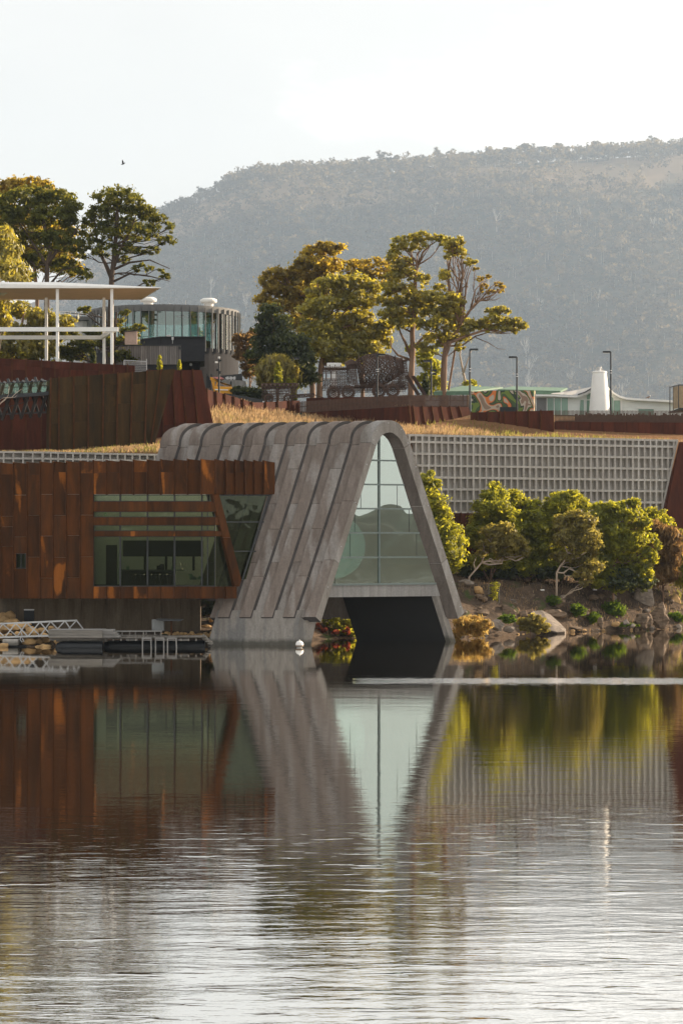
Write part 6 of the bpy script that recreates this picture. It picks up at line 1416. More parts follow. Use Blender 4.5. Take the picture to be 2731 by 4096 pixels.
rock(2210, 2474, 96, 36, 'flat brown rock shelf just below the jutting ledge', 'rock_brown', 4, sub=3, name='ledge_rock', ns=0.2)
rock(2574, 2502, 80, 56, 'eroded caramel rock at the waterline below the tall boulder', 'rock_brown', 5, Y=174, sub=3, ns=0.28)
rock(2638, 2502, 76, 88, 'pitted dark rock stack right of the caramel rock', 'rock_brown', 6, Y=175.5, sub=3, ns=0.30)
rock(2695, 2456, 62, 74, 'banded tan rocks at the right edge of the bank', 'sandstone', 7, Y=181, sub=3, ns=0.15)
rock(2665, 2410, 50, 34, 'low rock behind the pitted stack on the upper bank', 'rock_brown', 8, Y=182)
rock(2725, 2500, 50, 34, 'dark rock at the waterline touching the right edge', 'rock_brown', 9, Y=179.5)
rock(2401, 2510, 30, 42, 'small upright stone standing at the waterline in the middle', 'rock_brown', 10, Y=171.6)
rock(2462, 2505, 44, 20, 'flat tan stone right of the small upright stone', 'sandstone', 11, Y=172.6)
rock(2502, 2507, 32, 30, 'pale rounded stone lit at the waterline below the big wattle', 'rock_grey', 12, Y=172.6)
rock(2528, 2510, 24, 16, 'small white-lit stone touching the water right of the pale rounded stone', 'rock_grey', 13, Y=172.4)
rock(2295, 2517, 84, 14, 'thin flat rock shelf on the water right of the slanting slab', 'rock_brown', 14, Y=170.6)
rock(1923, 2530, 46, 24, 'grey stone in the water at the foot of the golden shrub', 'rock_grey', 15, Y=160.6)
rock(2036, 2527, 46, 24, 'pale blocky stone in the water left of the olive waterline shrub', 'rock_grey', 16, Y=163.2)
rock(1985, 2520, 60, 40, 'broken grey rock leaning between the golden and olive shrubs', 'rock_grey', 17, Y=163, tilt=0.4, sub=3, ns=0.2)
rock(2028, 2466, 70, 46, 'brown tilted rock slab above the broken grey rock', 'rock_brown', 18, tilt=0.5, sub=3, ns=0.15)
rock(1864, 2348, 66, 30, 'flat grey boulder at the top of the bank beside the vault leg', 'rock_grey', 19)
rock(1915, 2376, 38, 38, 'rounded tan boulder at the bank top right of the flat grey boulder', 'sandstone', 20)
rock(1990, 2420, 26, 14, 'small stone half buried in the upper litter slope', 'rock_brown', 21)
rock(2450, 2398, 30, 20, 'grey rock poking out below the largest wattle', 'rock_grey', 22)
rock(1925, 2460, 70, 22, 'low brown rock ledge behind the golden shrub', 'rock_brown', 23)
rock(2090, 2470, 40, 26, 'dark rock beside the bright green groundcover mat', 'rock_brown', 24)
rock(2120, 2390, 44, 18, 'brown stone in the litter left of the jutting ledge', 'rock_brown', 27)
rock(2330, 2470, 60, 30, 'dark broken rock behind the small upright stone', 'rock_brown', 28)
rock(2370, 2400, 44, 24, 'dark rock on the upper bank below the kinked sapling', 'rock_brown', 29)
rr_ = random.Random(31)
for i in range(46):
    px = 1850 + i*19.5 + rr_.uniform(-10, 10); sh = None
    Y = shore(XX(px, 168)) ; Y = shore(XX(px, Y)) + rr_.uniform(-0.3, 0.9); w = rr_.uniform(9, 26)
    rock(px, YH + (H-0.02)/Y*F + 2, w, w*rr_.uniform(0.4, 0.8), 'small broken stone along the waterline of the right bank', rr_.choice(['rock_grey','rock_brown','sandstone']), 100+i, Y=Y, group='small stones along the right waterline', sub=2, name='stone')
for i in range(52):
    px = rr_.uniform(1850, 2731); py = rr_.uniform(2380, 2495); w = rr_.uniform(10, 34)
    rock(px, py, w, w*rr_.uniform(0.4, 0.7), 'brown stone half buried in the slope of the right bank', rr_.choice(['rock_grey','rock_brown','rock_brown']), 160+i, group='stones half buried in the right bank', sub=2, name='stone', tilt=rr_.uniform(-0.3, 0.4))
# sandstone blocks at the left, under the gangway and by the underwall
blk = [(43,2475,48,26,156),(104,2470,40,22,157),(20,2495,46,26,155),(52,2500,60,24,154.5),(10,2470,34,18,156.5),(95,2512,60,20,153),(60,2522,90,26,152.5),(15,2530,50,26,152),(130,2535,50,24,151.5),(170,2532,40,22,152.5),(205,2528,30,20,152.5),(232,2530,26,18,153),(100,2548,44,20,150.6),(140,2562,46,22,149.5),(116,2580,52,30,148.2),(156,2578,30,24,148.6),(60,2562,30,18,149.2),(185,2572,34,22,149),(210,2566,30,24,149.5),(228,2578,24,16,148.8),(172,2590,24,12,147.6),(190,2593,30,12,147.3),(150,2594,22,10,147.4),(12,2592,40,20,147.0),(5,2560,30,26,148.6),(240,2555,28,20,150.5),(222,2545,26,16,151.5),(180,2552,30,18,150.8),(75,2543,26,16,151),(35,2548,30,16,150.8)]
for i, (px, py, w, h, Y) in enumerate(blk):
    rock(px, py, w*1.15, h*1.2, 'golden sandstone block piled under the gangway at the left', 'sandstone', 300+i, Y=Y, group='sandstone blocks under the gangway', name='sandstone_block', sub=2, tilt=rr_.uniform(-0.2, 0.2), ns=0.05)
for i in range(16):
    px = 645 + i*13.5; rock(px, 2547+rr_.uniform(-2,2), rr_.uniform(18,30), rr_.uniform(14,24), 'sunlit golden stone lining the path behind the floating dock', 'sandstone', 350+i, Y=153.3+rr_.uniform(-0.2,0.2), group='golden stones behind the dock', name='sandstone_block', sub=2, tilt=rr_.uniform(-0.3,0.3))
rock(826, 2512, 52, 13, 'flat pink sandstone kerb beside the left pier', 'sandstone', 370, Y=157)
rock(845, 2486, 26, 18, 'single golden stone in the shade beside the left pier', 'sandstone', 371, Y=158)
# stakes round a sapling on the bank
st = empty('staked_sapling', PZ(1975, 3.2, hit(1975, 2415)), 'young sapling held between thin wooden stakes on the bank by the vault leg', 'sapling')
Ys = hit(1975, 2415)
for px in (1954, 1973, 1996):
    m = MB(); m.beam(P(px,2440,Ys), P(px,2330+abs(px-1973)*0.4,Ys), 0.05, 0.05, (0,1,0)); m.build('stake', MT['wood'], st)
m = MB(); m.beam(P(1976,2331,Ys-0.05), P(1998,2333,Ys-0.05), 0.04, 0.04); m.build('crossbar', MT['wood'], st)
fo = Foliage(71)
for q in range(5): fo.blob(P(1976+random.Random(q).uniform(-5,5), 2340+q*17, Ys), (0.28,0.28,0.24), 8, 14, sub=0.5, hollow=0.2)
fo.build('leaves', MT['leaf_wattle'], st, 0.10, 1.8)
for i, (px, py, lab) in enumerate(((2167,2363,'small pale floodlight box on the upper bank, left'), (2377,2356,'small pale floodlight box on the upper bank, right'))):
    p = P(px, py, hit(px, py)-0.2); r = empty('bank_light', p, lab, 'light'); m = MB(); m.box(p, (0.28,0.2,0.2), 0.4); m.build('housing', MT['white'], r, bevel=0.02)
    m = MB(); m.tube([p-Vector((0,0,0.4)), p], 0.03); m.build('stem', MT['steel'], r)
# ------------------------------------------------------------------ floating dock, gangway, buoy
dk = empty('floating_dock', PZ(480, 0, 146.5), 'grey timber floating dock on black pontoons in front of the concrete underwall', 'dock')
for (a, b, Y, nm) in ((224,415,146.1,'pontoon'),(412,824,147.6,'pontoon')):
    m = MB(); x0, x1 = XX(a, Y), XX(b, Y); m.tube([(x0,Y,0.06),(x0+0.12,Y,0.06),(x0+0.45,Y,0.06),(x1-0.05,Y,0.06)], [0.10,0.28,0.36,0.36], 20); m.build(nm, MT['black'], dk, smooth=False)
def pboard(a, b, y0, y1, Y, th, name='deck_board', mat='wood'):
    m = MB(); m.prism([P(a,y0,Y), P(b,y0,Y), P(b,y1,Y), P(a,y1,Y)], (0,th,0)); return m.build(name, MT[mat], dk)
for i in range(3):
    pboard(195, 410.4, 2520.5+i*10.4, 2530.2+i*10.4, 145.6, 2.0, 'planter_board')
m = MB(); m.prism([P(195,2520,145.55), P(411,2520,145.55), P(411,2521.2,145.55), P(195,2521.2,145.55)], (0,2.2,0)); m.build('planter_top', MT['wood_pale'], dk)
for i, (b, y0) in enumerate(((452,2520.5),(461,2528),(468,2535.5),(477,2543))):
    pboard(411, b, y0, y0+6.9, 145.65+0.05*i, 1.8, 'step', 'wood_pale')
for i in range(28):                                   # deck boards seen from above and on edge
    a = 400 + i*15.2; m = MB(); m.prism([P(a,2549.5-(a-400)*0.0105,146.3), P(a+14.2,2549.4-(a-400)*0.0105,146.3), PZ(a+14.2, P(a,2549.5,146.3).z, 149.6), PZ(a, P(a,2549.5,146.3).z, 149.6)], (0,0,-0.05)); m.build('deck_board', MT['wood'], dk)
m = MB(); m.beam(P(402,2554,146.35), P(824,2548,146.9), 0.08, 0.10); m.build('fascia_beam', MT['wood'], dk)
m = MB(); m.beam(P(200,2557,146.2), P(402,2557,146.2), 0.10, 0.14); m.beam(P(226,2562,146.5), P(431,2562,146.5), 0.12, 0.16); m.build('bearer', MT['wood'], dk)
for i in range(20):
    a = 215 + i*30; m = MB(); m.box(P(a,2559,146.25), (0.09,0.3,0.14)); m.build('joist_end', MT['wood'], dk)
for a, b in ((505,552),(712,755),(628,664)):
    pboard(a, b, 2555, 2563, 146.5, 0.1, 'skirt_board', 'wood_pale')
bn = empty('dock_bench', PZ(555, 0.7, 147.5), 'long low grey timber bench on the floating dock', 'bench')
m = MB(); m.prism([P(458,2524,147.2), P(648,2523,147.2), P(648,2527,147.2), P(458,2528,147.2)], (0,0.6,0)); m.build('seat', MT['wood_pale'], bn)
for q in (490,520,543,575,586,620,645):
    m = MB(); m.beam(P(q,2527,147.3), P(q,2545,147.3), 0.08, 0.08, (0,1,0)); m.build('leg', MT['wood'], bn)
m = MB(); m.beam(P(470,2538,147.6), P(648,2537,147.6), 0.04, 0.05); m.build('stretcher', MT['wood'], bn)
sh = empty('dock_shelter', PZ(670, 0.7, 147.8), 'small flat-roofed grey shelter with one post on the floating dock', 'shelter')
m = MB(); m.prism([P(608,2478.5,147.8), P(656,2477.5,147.8), P(656,2523,147.8), P(608,2524,147.8)], (0,0.5,0)); m.build('cabinet', simple('grey_box_paint', (0.17,0.18,0.18), 0.6, var=0.08), sh)
m = MB(); m.prism([P(624,2477,147.5), P(731,2479,147.5), P(722,2485,147.5), P(656,2484,147.5), P(624,2480,147.5)], (0,1.3,0)); m.build('roof', MT['steel'], sh)
m = MB(); m.beam(P(686,2484,148.1), P(686,2541,148.1), 0.10, 0.10, (0,1,0)); m.build('post', MT['fin'], sh)
for i, (a, b) in enumerate(((571,604),(623,656),(671,705))):
    ld = empty('swim_ladder', P((a+b)/2,2575,146.0), ('left','middle','right')[i] + ' one of the three weathered timber swim ladders on the dock edge', 'ladder', 'timber swim ladders on the dock')
    for x in (a, b):
        m = MB(); m.beam(P(x,2550,146.05), P(x+(2 if x == b and i != 1 else 0),2598,146.0), 0.08, 0.07, (0,1,0)); m.build('rail', MT['wood_pale'], ld)
    for y in (2553, 2560):
        m = MB(); m.beam(P(a,y,146.04), P(b,y,146.04), 0.07, 0.05 if y > 2555 else 0.09); m.build('rung', MT['wood_pale'], ld)
m = MB(); m.beam(P(812,2546,147.2), P(846,2576,148.0), 0.12, 0.3); m.build('stringer', MT['wood'], dk)
for q in range(3): m = MB(); m.box(P(822+q*10,2556+q*9,147.4), (0.3,0.9,0.06)); m.build('step', MT['wood'], dk)
gg = empty('aluminium_gangway', P(10,2555,148.5), 'pale aluminium truss gangway leading from the left edge to the floating dock', 'gangway')
for (Y, tops, bots) in ((148.0, [(-33,2497),(64,2493),(161,2488),(261,2483)], [(-75,2552),(21,2549),(113,2546),(207,2543),(300,2540)]), (149.5, [(13,2496),(108,2491),(204,2486),(307,2481.5)], [(-30,2548),(70,2546),(162,2543),(254,2540),(338,2521)])):
    m = MB(); m.beam(P(-120,2500,Y), P(tops[-1][0]+3,tops[-1][1],Y), 0.09, 0.10); m.build('top_chord', MT['alu'], gg)
    m = MB(); m.beam(P(-120,2553,Y), P(bots[3][0],bots[3][1],Y), 0.09, 0.10); m.build('bottom_chord', MT['alu'], gg)
    for i, t in enumerate(tops):
        for b in (bots[i], bots[i+1]):
            m = MB(); m.beam(P(t[0],t[1],Y), P(b[0],b[1],Y), 0.07, 0.07, (0,1,0)); m.build('diagonal', MT['alu'], gg)
m = MB(); m.prism([P(-120,2553,148.0), P(207,2543,148.0), P(207,2541,149.5), P(-120,2550,149.5)], (0,0,-0.05)); m.build('walkway', MT['alu'], gg)
fb = empty('concrete_footing', P(42,2585,147.6), 'weathered concrete footing block under the landward end of the gangway', 'block')
m = MB(); m.prism([P(11,2558,147.4), P(73,2558,147.4), P(73,2584,147.4), P(11,2584,147.4)], (0,1.2,0)); m.build('block', MT['grid'], fb, bevel=0.03)
m = MB(); m.prism([P(9,2582,147.3), P(100,2582,147.3), P(115,2600,147.3), P(5,2600,147.3)], (0,1.4,0)); m.build('base', MT['pier_dark'], fb)
m = MB(); m.tube([P(84,2525,147.6),P(90,2540,147.5),P(82,2556,147.5),P(88,2568,147.4),P(98,2566,147.4),P(90,2554,147.4)], 0.025, 6); hs = m.build('hose', MT['alu'], None, smooth=True); tag(hs, 'pale looped hose hanging from the gangway above the footing', 'hose')
by = empty('mooring_buoy', P(1198,2590,146.5), 'round white mooring buoy floating before the left pier of the vault', 'buoy')
bp = PZ(1198, 0.20, 146.4); m = MB(); m.lathe([(0.25*math.sin(math.pi*i/16), -0.25*math.cos(math.pi*i/16)) for i in range(1, 16)], bp, 28); m.build('float', MT['white'], by, smooth=True)
m = MB(); m.lathe([(0.04,0.22),(0.05,0.30),(0.03,0.32)], bp, 12); m.build('eye', MT['alu'], by)
m = MB(); m.lathe([(0.245,-0.13),(0.262,-0.10),(0.262,-0.06),(0.25,-0.04)], bp, 28); m.build('waterline_band', MT['rock_brown'], by)
# ------------------------------------------------------------------ lace-cut steel concrete truck
MT['lace'] = simple('laser_cut_rusty_steel', (0.085,0.050,0.036), 0.8, var=0.3, scale=1.2)
def lace(mb, o, u, v, nu, nv, w=0.035, kind='gothic', seed=0):
    """openwork panel from corner o along u, v: frame, bars, pointed arches and crossing braces"""
    rs = random.Random(seed); o = Vector(o); u = Vector(u); v = Vector(v); n = u.cross(v).normalized()
    for i in range(nu+1): mb.beam(o+u*(i/nu), o+u*(i/nu)+v, w, w, n)
    for j in range(nv+1): mb.beam(o+v*(j/nv), o+v*(j/nv)+u, w, w, n)
    for i in range(nu):
        for j in range(nv):
            a = o+u*(i/nu)+v*(j/nv); du = u/nu; dv = v/nv; k = rs.random()
            if k < 0.45: mb.beam(a+dv*0.5, a+du*0.5+dv, w*0.7, w*0.7, n); mb.beam(a+du+dv*0.5, a+du*0.5+dv, w*0.7, w*0.7, n); mb.beam(a+du*0.5, a+du*0.5+dv*0.9, w*0.6, w*0.6, n)
            elif k < 0.8: mb.beam(a, a+du+dv, w*0.7, w*0.7, n); mb.beam(a+du, a+dv, w*0.7, w*0.7, n)
            else:
                c = a+du*0.5+dv*0.5
                for q in range(6):
                    t0 = q*math.pi/3; t1 = (q+1)*math.pi/3
                    mb.beam(c+du*0.36*math.cos(t0)+dv*0.36*math.sin(t0), c+du*0.36*math.cos(t1)+dv*0.36*math.sin(t1), w*0.7, w*0.7, n)
lt = empty('lace_concrete_truck', PZ(1450, 17.6, 203), 'rusty openwork lace-cut steel concrete mixer truck parked on the hilltop', 'truck sculpture')
TY = 202.0
def tp(px, py, dy=0): return P(px, py, TY+dy)
def dvec(a, b): return tp(*b)-tp(*a)
def lbuild(fn, name):
    m = MB(); fn(m); o = m.build(name, MT['lace'], lt); return o
D = Vector((0, 2.3, 0))
def cabf(m):
    for dy in (0, 2.3):
        o = tp(1289,1556)+Vector((0,dy,0)); lace(m, o, dvec((1289,1556),(1350,1556)), dvec((1289,1556),(1289,1515)), 6, 3, seed=1+int(dy))
        o = tp(1350,1556)+Vector((0,dy,0)); lace(m, o, dvec((1350,1556),(1388,1556)), dvec((1350,1556),(1350,1480)), 4, 6, seed=3+int(dy))
        o = tp(1289,1486)+Vector((0,dy,0)); lace(m, o, dvec((1289,1486),(1350,1486)), dvec((1289,1486),(1289,1472)), 8, 1, seed=5)
        for x in (1290,1304,1324,1345): m.beam(tp(x,1515)+Vector((0,dy,0)), tp(x,1486)+Vector((0,dy,0)), 0.09, 0.09, (0,1,0))
    lace(m, tp(1289,1472), dvec((1289,1472),(1388,1472)), D, 10, 5, seed=7)
    lace(m, tp(1289,1556), D, dvec((1289,1556),(1289,1472)), 5, 6, seed=8)
    lace(m, tp(1388,1556), D, dvec((1388,1556),(1388,1480)), 5, 6, seed=9)
lbuild(cabf, 'cab')
def spires(m):
    for i in range(13):
        x = 1296+i*7.4; h = 8 if i % 3 else 14
        for dy in (0, 2.3): m.beam(tp(x,1473)+Vector((0,dy,0)), tp(x,1473-h)+Vector((0,dy,0)), 0.07, 0.07, (0,1,0)); m.beam(tp(x-3,1474)+Vector((0,dy,0)), tp(x,1473-h*0.7)+Vector((0,dy,0)), 0.04, 0.04, (0,1,0)); m.beam(tp(x+3,1474)+Vector((0,dy,0)), tp(x,1473-h*0.7)+Vector((0,dy,0)), 0.04, 0.04, (0,1,0))
lbuild(spires, 'pinnacles')
def chassis(m):
    for dy in (0.1, 2.2):
        o = tp(1318,1566)+Vector((0,dy,0)); lace(m, o, dvec((1318,1566),(1622,1560)), dvec((1318,1566),(1318,1545)), 30, 2, seed=11+int(dy))
        o = tp(1418,1545)+Vector((0,dy,0)); lace(m, o, dvec((1418,1545),(1622,1536)), dvec((1418,1545),(1418,1535)), 22, 1, seed=13)
    lace(m, tp(1388,1547), dvec((1388,1547),(1620,1541)), D, 20, 4, seed=15)
lbuild(chassis, 'chassis')
def prof_(t):      # radius of the drum in metres along its tilted axis
    pts = [(0,1.05),(0.08,1.28),(0.25,1.45),(0.48,1.42),(0.7,1.15),(0.88,0.78),(1,0.62)]
    for a, b in zip(pts, pts[1:]):
        if t <= b[0]: return a[1]+(b[1]-a[1])*(t-a[0])/(b[0]-a[0])
    return pts[-1][1]
dA, dB = tp(1432,1491,1.15), tp(1612,1462,1.15); ax = (dB-dA).normalized(); e1 = Vector((0,1,0)); e2 = ax.cross(e1).normalized()
def dp(t, a): r = prof_(t); return dA.lerp(dB, t) + (e1*math.cos(a)+e2*math.sin(a))*r
def drum(m):
    rs = random.Random(3)
    for j in range(15):
        t = j/14; w = 0.12 if j in (1, 6, 10, 14) else 0.045
        for q in range(24): m.beam(dp(t, q*math.pi/12), dp(t, (q+1)*math.pi/12), w, 0.05, ax)
    for q in range(24):
        for j in range(14): m.beam(dp(j/14, q*math.pi/12), dp((j+1)/14, q*math.pi/12), 0.045, 0.045, ax.cross(e1))
    for q in range(24):
        for j in range(14):
            a = q*math.pi/12; k = rs.random()
            if k < 0.75: m.beam(dp(j/14, a), dp((j+1)/14, a+math.pi/12), 0.055, 0.05, ax.cross(e1))
            if k > 0.20: m.beam(dp(j/14, a+math.pi/12), dp((j+1)/14, a), 0.055, 0.05, ax.cross(e1))
            if k > 0.6: m.beam(dp((j+.5)/14, a), dp((j+.5)/14, a+math.pi/12), 0.05, 0.05, ax)
lbuild(drum, 'mixer_drum')
def bands(m):
    for t in (0.07, 0.5, 0.86):
        for q in range(24):
            for ex in (1.08, 1.18):
                c = dA.lerp(dB, t); a = q*math.pi/12; r = prof_(t)*ex
                m.beam(c+(e1*math.cos(a)+e2*math.sin(a))*r, c+(e1*math.cos(a+math.pi/12)+e2*math.sin(a+math.pi/12))*r, 0.10, 0.05, ax)
lbuild(bands, 'drum_ring')
def front(m):
    lace(m, tp(1392,1540,0.3), dvec((1392,1540),(1432,1540)), dvec((1392,1540),(1384,1466)), 6, 9, seed=21)
    lace(m, tp(1392,1540,2.0), dvec((1392,1540),(1432,1540)), dvec((1392,1540),(1384,1466)), 6, 9, seed=22)
    m.tube([tp(1384,1465,1.1), tp(1405,1455,1.1), tp(1432,1462,1.1)], [0.4,0.42,0.3], 7, False)
lbuild(front, 'water_tank')
def rear(m):
    for dy in (0.2, 2.1):
        lace(m, tp(1592,1558,dy), dvec((1592,1558),(1632,1556)), dvec((1592,1558),(1592,1490)), 6, 10, seed=23)
        lace(m, tp(1600,1490,dy), dvec((1600,1490),(1630,1488)), dvec((1600,1490),(1594,1440)), 5, 7, seed=25)
        lace(m, tp(1560,1545,dy), dvec((1560,1545),(1600,1540)), dvec((1560,1545),(1575,1500)), 5, 5, seed=27)
    m.beam(tp(1608,1442,0.1), tp(1630,1442,0.1), 0.5, 0.12)
lbuild(rear, 'hopper_frame')
for i, (a, b) in enumerate((((1620,1504),(1667,1580)), ((1645,1506),(1693,1580)))):
    def ch(m):
        u = dvec(a, b); sd = dvec((0,0),(11,-2)); lace(m, tp(*a, 0.3+i), u, sd, 10, 1, w=0.07, seed=30+i); m.prism([tp(*a, 0.3+i)+sd*0.1, tp(*a, 0.3+i)+sd*0.9, tp(*b, 0.3+i)+sd*0.9, tp(*b, 0.3+i)+sd*0.1], (0,0.04,0))
    lbuild(ch, 'chute')
for px, py in ((1334,1573),(1392,1569),(1515,1563),(1570,1562)):
    for dy in (0, 2.1):
        def wh(m):
            c = tp(px, py, dy)
            for r, w in ((0.50,0.12),(0.42,0.04),(0.26,0.05),(0.10,0.08)):
                for q in range(16):
                    a, b = q*math.pi/8, (q+1)*math.pi/8; m.beam(c+Vector((math.cos(a),0,math.sin(a)))*r, c+Vector((math.cos(b),0,math.sin(b)))*r, 0.28, w, (0,1,0)) if r == 0.5 else m.beam(c+Vector((math.cos(a),0,math.sin(a)))*r, c+Vector((math.cos(b),0,math.sin(b)))*r, w, 0.05, (0,1,0))
            for q in range(12):
                a = q*math.pi/6; m.beam(c+Vector((math.cos(a),0,math.sin(a)))*0.1, c+Vector((math.cos(a+0.25),0,math.sin(a+0.25)))*0.46, 0.05, 0.05, (0,1,0))
        lbuild(wh, 'wheel')
# plinth that carries it
m = MB(); m.prism([P(1225,1592,201), P(1700,1583,201), P(1700,1700,201), P(1225,1700,201)], (0,5.5,0)); o = m.build('truck_plinth', MT['rust_red'], None); tag(o, 'low dark red deck under the lace concrete truck', 'plinth')
rp = empty('lace_ramp', P(1285,1590,200.5), 'lace-cut loading ramp lying left of the truck cab', 'ramp')
for dy in (0, 0.9):
    m = MB(); lace(m, P(1252,1578,200.4+dy), P(1318,1599,200.4)-P(1252,1578,200.4), Vector((0.1,0.35,0)), 9, 1, w=0.06, seed=40); m.build('track', MT['lace'], rp)
wv = empty('white_cabin', P(1335,1560,207), 'white box-like cabin behind the cab of the lace truck', 'cabin')
m = MB(); m.box(P(1336,1461,207)+Vector((0,0,-0.05)), (1.3,1.5,0.42)); m.build('roof_box', MT['white'], wv, bevel=0.05)
m = MB(); m.box((P(1336,1500,207).x, 207, (P(1336,1470,207).z+17.3)/2), (0.5,1.2,P(1336,1470,207).z-17.3)); m.build('stem', MT['white'], wv)
tr = empty('lace_trailer', PZ(1115, 17.6, 199), 'rusty lace-cut steel trailer with arched cover left of the concrete truck', 'trailer sculpture')
LY = 198.5
def lp(px, py, dy=0): return P(px, py, LY+dy)
m = MB()
for dy in (0, 2.0):
    lace(m, lp(1048,1575,dy), lp(1188,1573,dy)-lp(1048,1575,dy), lp(1048,1545,dy)-lp(1048,1575,dy), 18, 3, seed=50+int(dy))
    lace(m, lp(1048,1603,dy), lp(1150,1603,dy)-lp(1048,1603,dy), lp(1048,1575,dy)-lp(1048,1603,dy), 12, 3, seed=52+int(dy))
for i in range(9):
    x = 1048+i*17.5
    for q in range(8):
        a, b = q*math.pi/8, (q+1)*math.pi/8; m.beam(lp(x,1547)+Vector((0,1-math.cos(a),math.sin(a)*0.30)), lp(x,1547)+Vector((0,1-math.cos(b),math.sin(b)*0.30)), 0.12, 0.09)
for q in range(5): m.beam(lp(1048,1546)+Vector((0,1-math.cos(q*math.pi/4),math.sin(q*math.pi/4)*0.3)), lp(1188,1544)+Vector((0,1-math.cos(q*math.pi/4),math.sin(q*math.pi/4)*0.3)), 0.10, 0.08)
m.build('cover_frame', MT['lace'], tr)
m = MB(); lace(m, lp(1158,1592), lp(1256,1586)-lp(1158,1592), lp(1158,1580)-lp(1158,1592), 14, 1, w=0.07, seed=55); m.build('drawbar', MT['lace'], tr)
for px in (1075, 1153):
    m = MB(); c = lp(px,1595,-0.1)
    for q in range(14): a, b = q*math.pi/7, (q+1)*math.pi/7; m.beam(c+Vector((math.cos(a),0,math.sin(a)))*0.34, c+Vector((math.cos(b),0,math.sin(b)))*0.34, 0.2, 0.12, (0,1,0))
    for q in range(8): a = q*math.pi/4; m.beam(c, c+Vector((math.cos(a),0,math.sin(a)))*0.32, 0.05, 0.06, (0,1,0))
    m.box(c-Vector((0,0.05,0)), (0.12,0.15,0.12)); m.build('wheel', MT['lace'], tr)
# ------------------------------------------------------------------ inside the bar
FZ = RB.pt(400,2393).z + 0.74
MT['green_shell'] = simple('pale_green_plastic', (0.30,0.48,0.40), 0.4, bump=0)
MT['skin'] = simple('skin', (0.45,0.27,0.19), 0.6, bump=0, var=0.05)
bc = empty('bar_counter', PZ(600, FZ, 157), 'long black bar counter behind the big window', 'bar')
m = MB(); m.prism([PZ(487,FZ,156.8), PZ(702,FZ,156.8), PZ(702,FZ+0.98,156.8), PZ(487,FZ+0.98,156.8)], (0,0.6,0)); m.build('front', MT['dark_int'], bc)
m = MB(); m.prism([PZ(482,FZ+1.0,156.6), PZ(740,FZ+1.0,156.6), PZ(740,FZ+1.05,156.6), PZ(482,FZ+1.05,156.6)], (0,0.9,0)); m.build('top', MT['steel'], bc)
tap = empty('beer_tap', PZ(728, FZ+1.06, 156.9), 'chrome beer font with four taps on the bar counter', 'beer tap')
m = MB(); m.beam(PZ(708,FZ+1.28,156.9), PZ(747,FZ+1.28,156.9), 0.06, 0.08); m.tube([PZ(728,FZ+1.04,156.9), PZ(728,FZ+1.28,156.9)], 0.05, 8); m.build('font', MT['alu'], tap)
for q in range(4):
    m = MB(); c = PZ(711+q*11.2, FZ+1.3, 156.8); m.tube([c, c+Vector((0,-0.06,0.05)), c+Vector((0.02,-0.08,0.2))], [0.02,0.02,0.03], 6); m.build('tap_handle', MT['alu'], tap)
for i, px in enumerate((508,516,634,688,512)):
    b_ = MB(); b_.lathe([(0.035,0),(0.037,0.16),(0.014,0.21),(0.014,0.27)], PZ(px, FZ+1.05, 156.9+0.1*i), 10); o = b_.build('bottle', MT['green_glass'], None); tag(o, 'small bottle or glass standing on the bar counter', 'bottle', 'bottles on the bar counter')
cm = MB(); c = PZ(643, FZ+1.05, 157.0); cm.box(c+Vector((0,0,0.14)), (0.5,0.35,0.26)); cm.box(c+Vector((0.1,0,0.32)), (0.25,0.3,0.12)); cm.tube([c+Vector((-0.15,-0.2,0.05)), c+Vector((-0.05,-0.25,0.3))], 0.03); o = cm.build('coffee_machine', MT['black'], None); tag(o, 'black coffee machine on the bar counter behind the glass', 'coffee machine')
def stool(px, Y):
    r = empty('bar_stool', PZ(px, FZ, Y), 'thin black bar stool in front of the dark counter', 'bar stool', 'bar stools along the counter')
    m = MB(); m.lathe([(0.17,0.72),(0.18,0.74),(0.17,0.77)], PZ(px, FZ, Y), 14); m.build('seat', MT['frame'], r)
    for sx, sy in ((-1,-1),(1,-1),(-1,1),(1,1)):
        m = MB(); c = PZ(px, FZ, Y); m.tube([c+Vector((sx*0.10,sy*0.10,0.73)), c+Vector((sx*0.20,sy*0.20,0))], 0.016, 5); m.build('leg', MT['frame'], r)
    return r
for px in (535,570,600,633,661,691): stool(px, 155.9)
def shell_chair(px, Y, rz, label):
    r = empty('shell_chair', PZ(px, FZ, Y), label, 'chair', 'pale green shell chairs in the bar'); c = PZ(px, FZ, Y); Mr = Matrix.Rotation(rz, 3, 'Z')
    V = []; nu, nv = 8, 7
    for i in range(nu+1):
        for j in range(nv+1):
            a = -1+2*i/nu; t = j/nv
            if t < 0.55: y = -0.22+t/0.55*0.42; z = 0.44+0.05*abs(a)**2+0.02*(1-t)
            else: y = 0.20+0.10*(t-0.55)/0.45; z = 0.44+(t-0.55)/0.45*0.38
            w = 0.24*(1-0.25*max(0, t-0.6)); z += 0.16*abs(a)**3*(1 if 0.2 < t < 0.8 else 0.3)
            V.append(c+Mr@Vector((a*w, y-0.08*abs(a)**2*(1 if t > 0.5 else 0), z)))
    m = MB(); m.add(V, [(i*(nv+1)+j, (i+1)*(nv+1)+j, (i+1)*(nv+1)+j+1, i*(nv+1)+j+1) for i in range(nu) for j in range(nv)])
    o = m.build('seat_shell', MT['green_shell'], r, smooth=True); s_ = o.modifiers.new('t', 'SOLIDIFY'); s_.thickness = 0.015
    for sx, sy in ((-1,-1),(1,-1),(-1,1),(1,1)):
        m = MB(); m.tube([c+Mr@Vector((sx*0.10,sy*0.10,0.44)), c+Mr@Vector((sx*0.22,sy*0.20,0))], 0.014, 5); m.build('leg', MT['alu'], r)
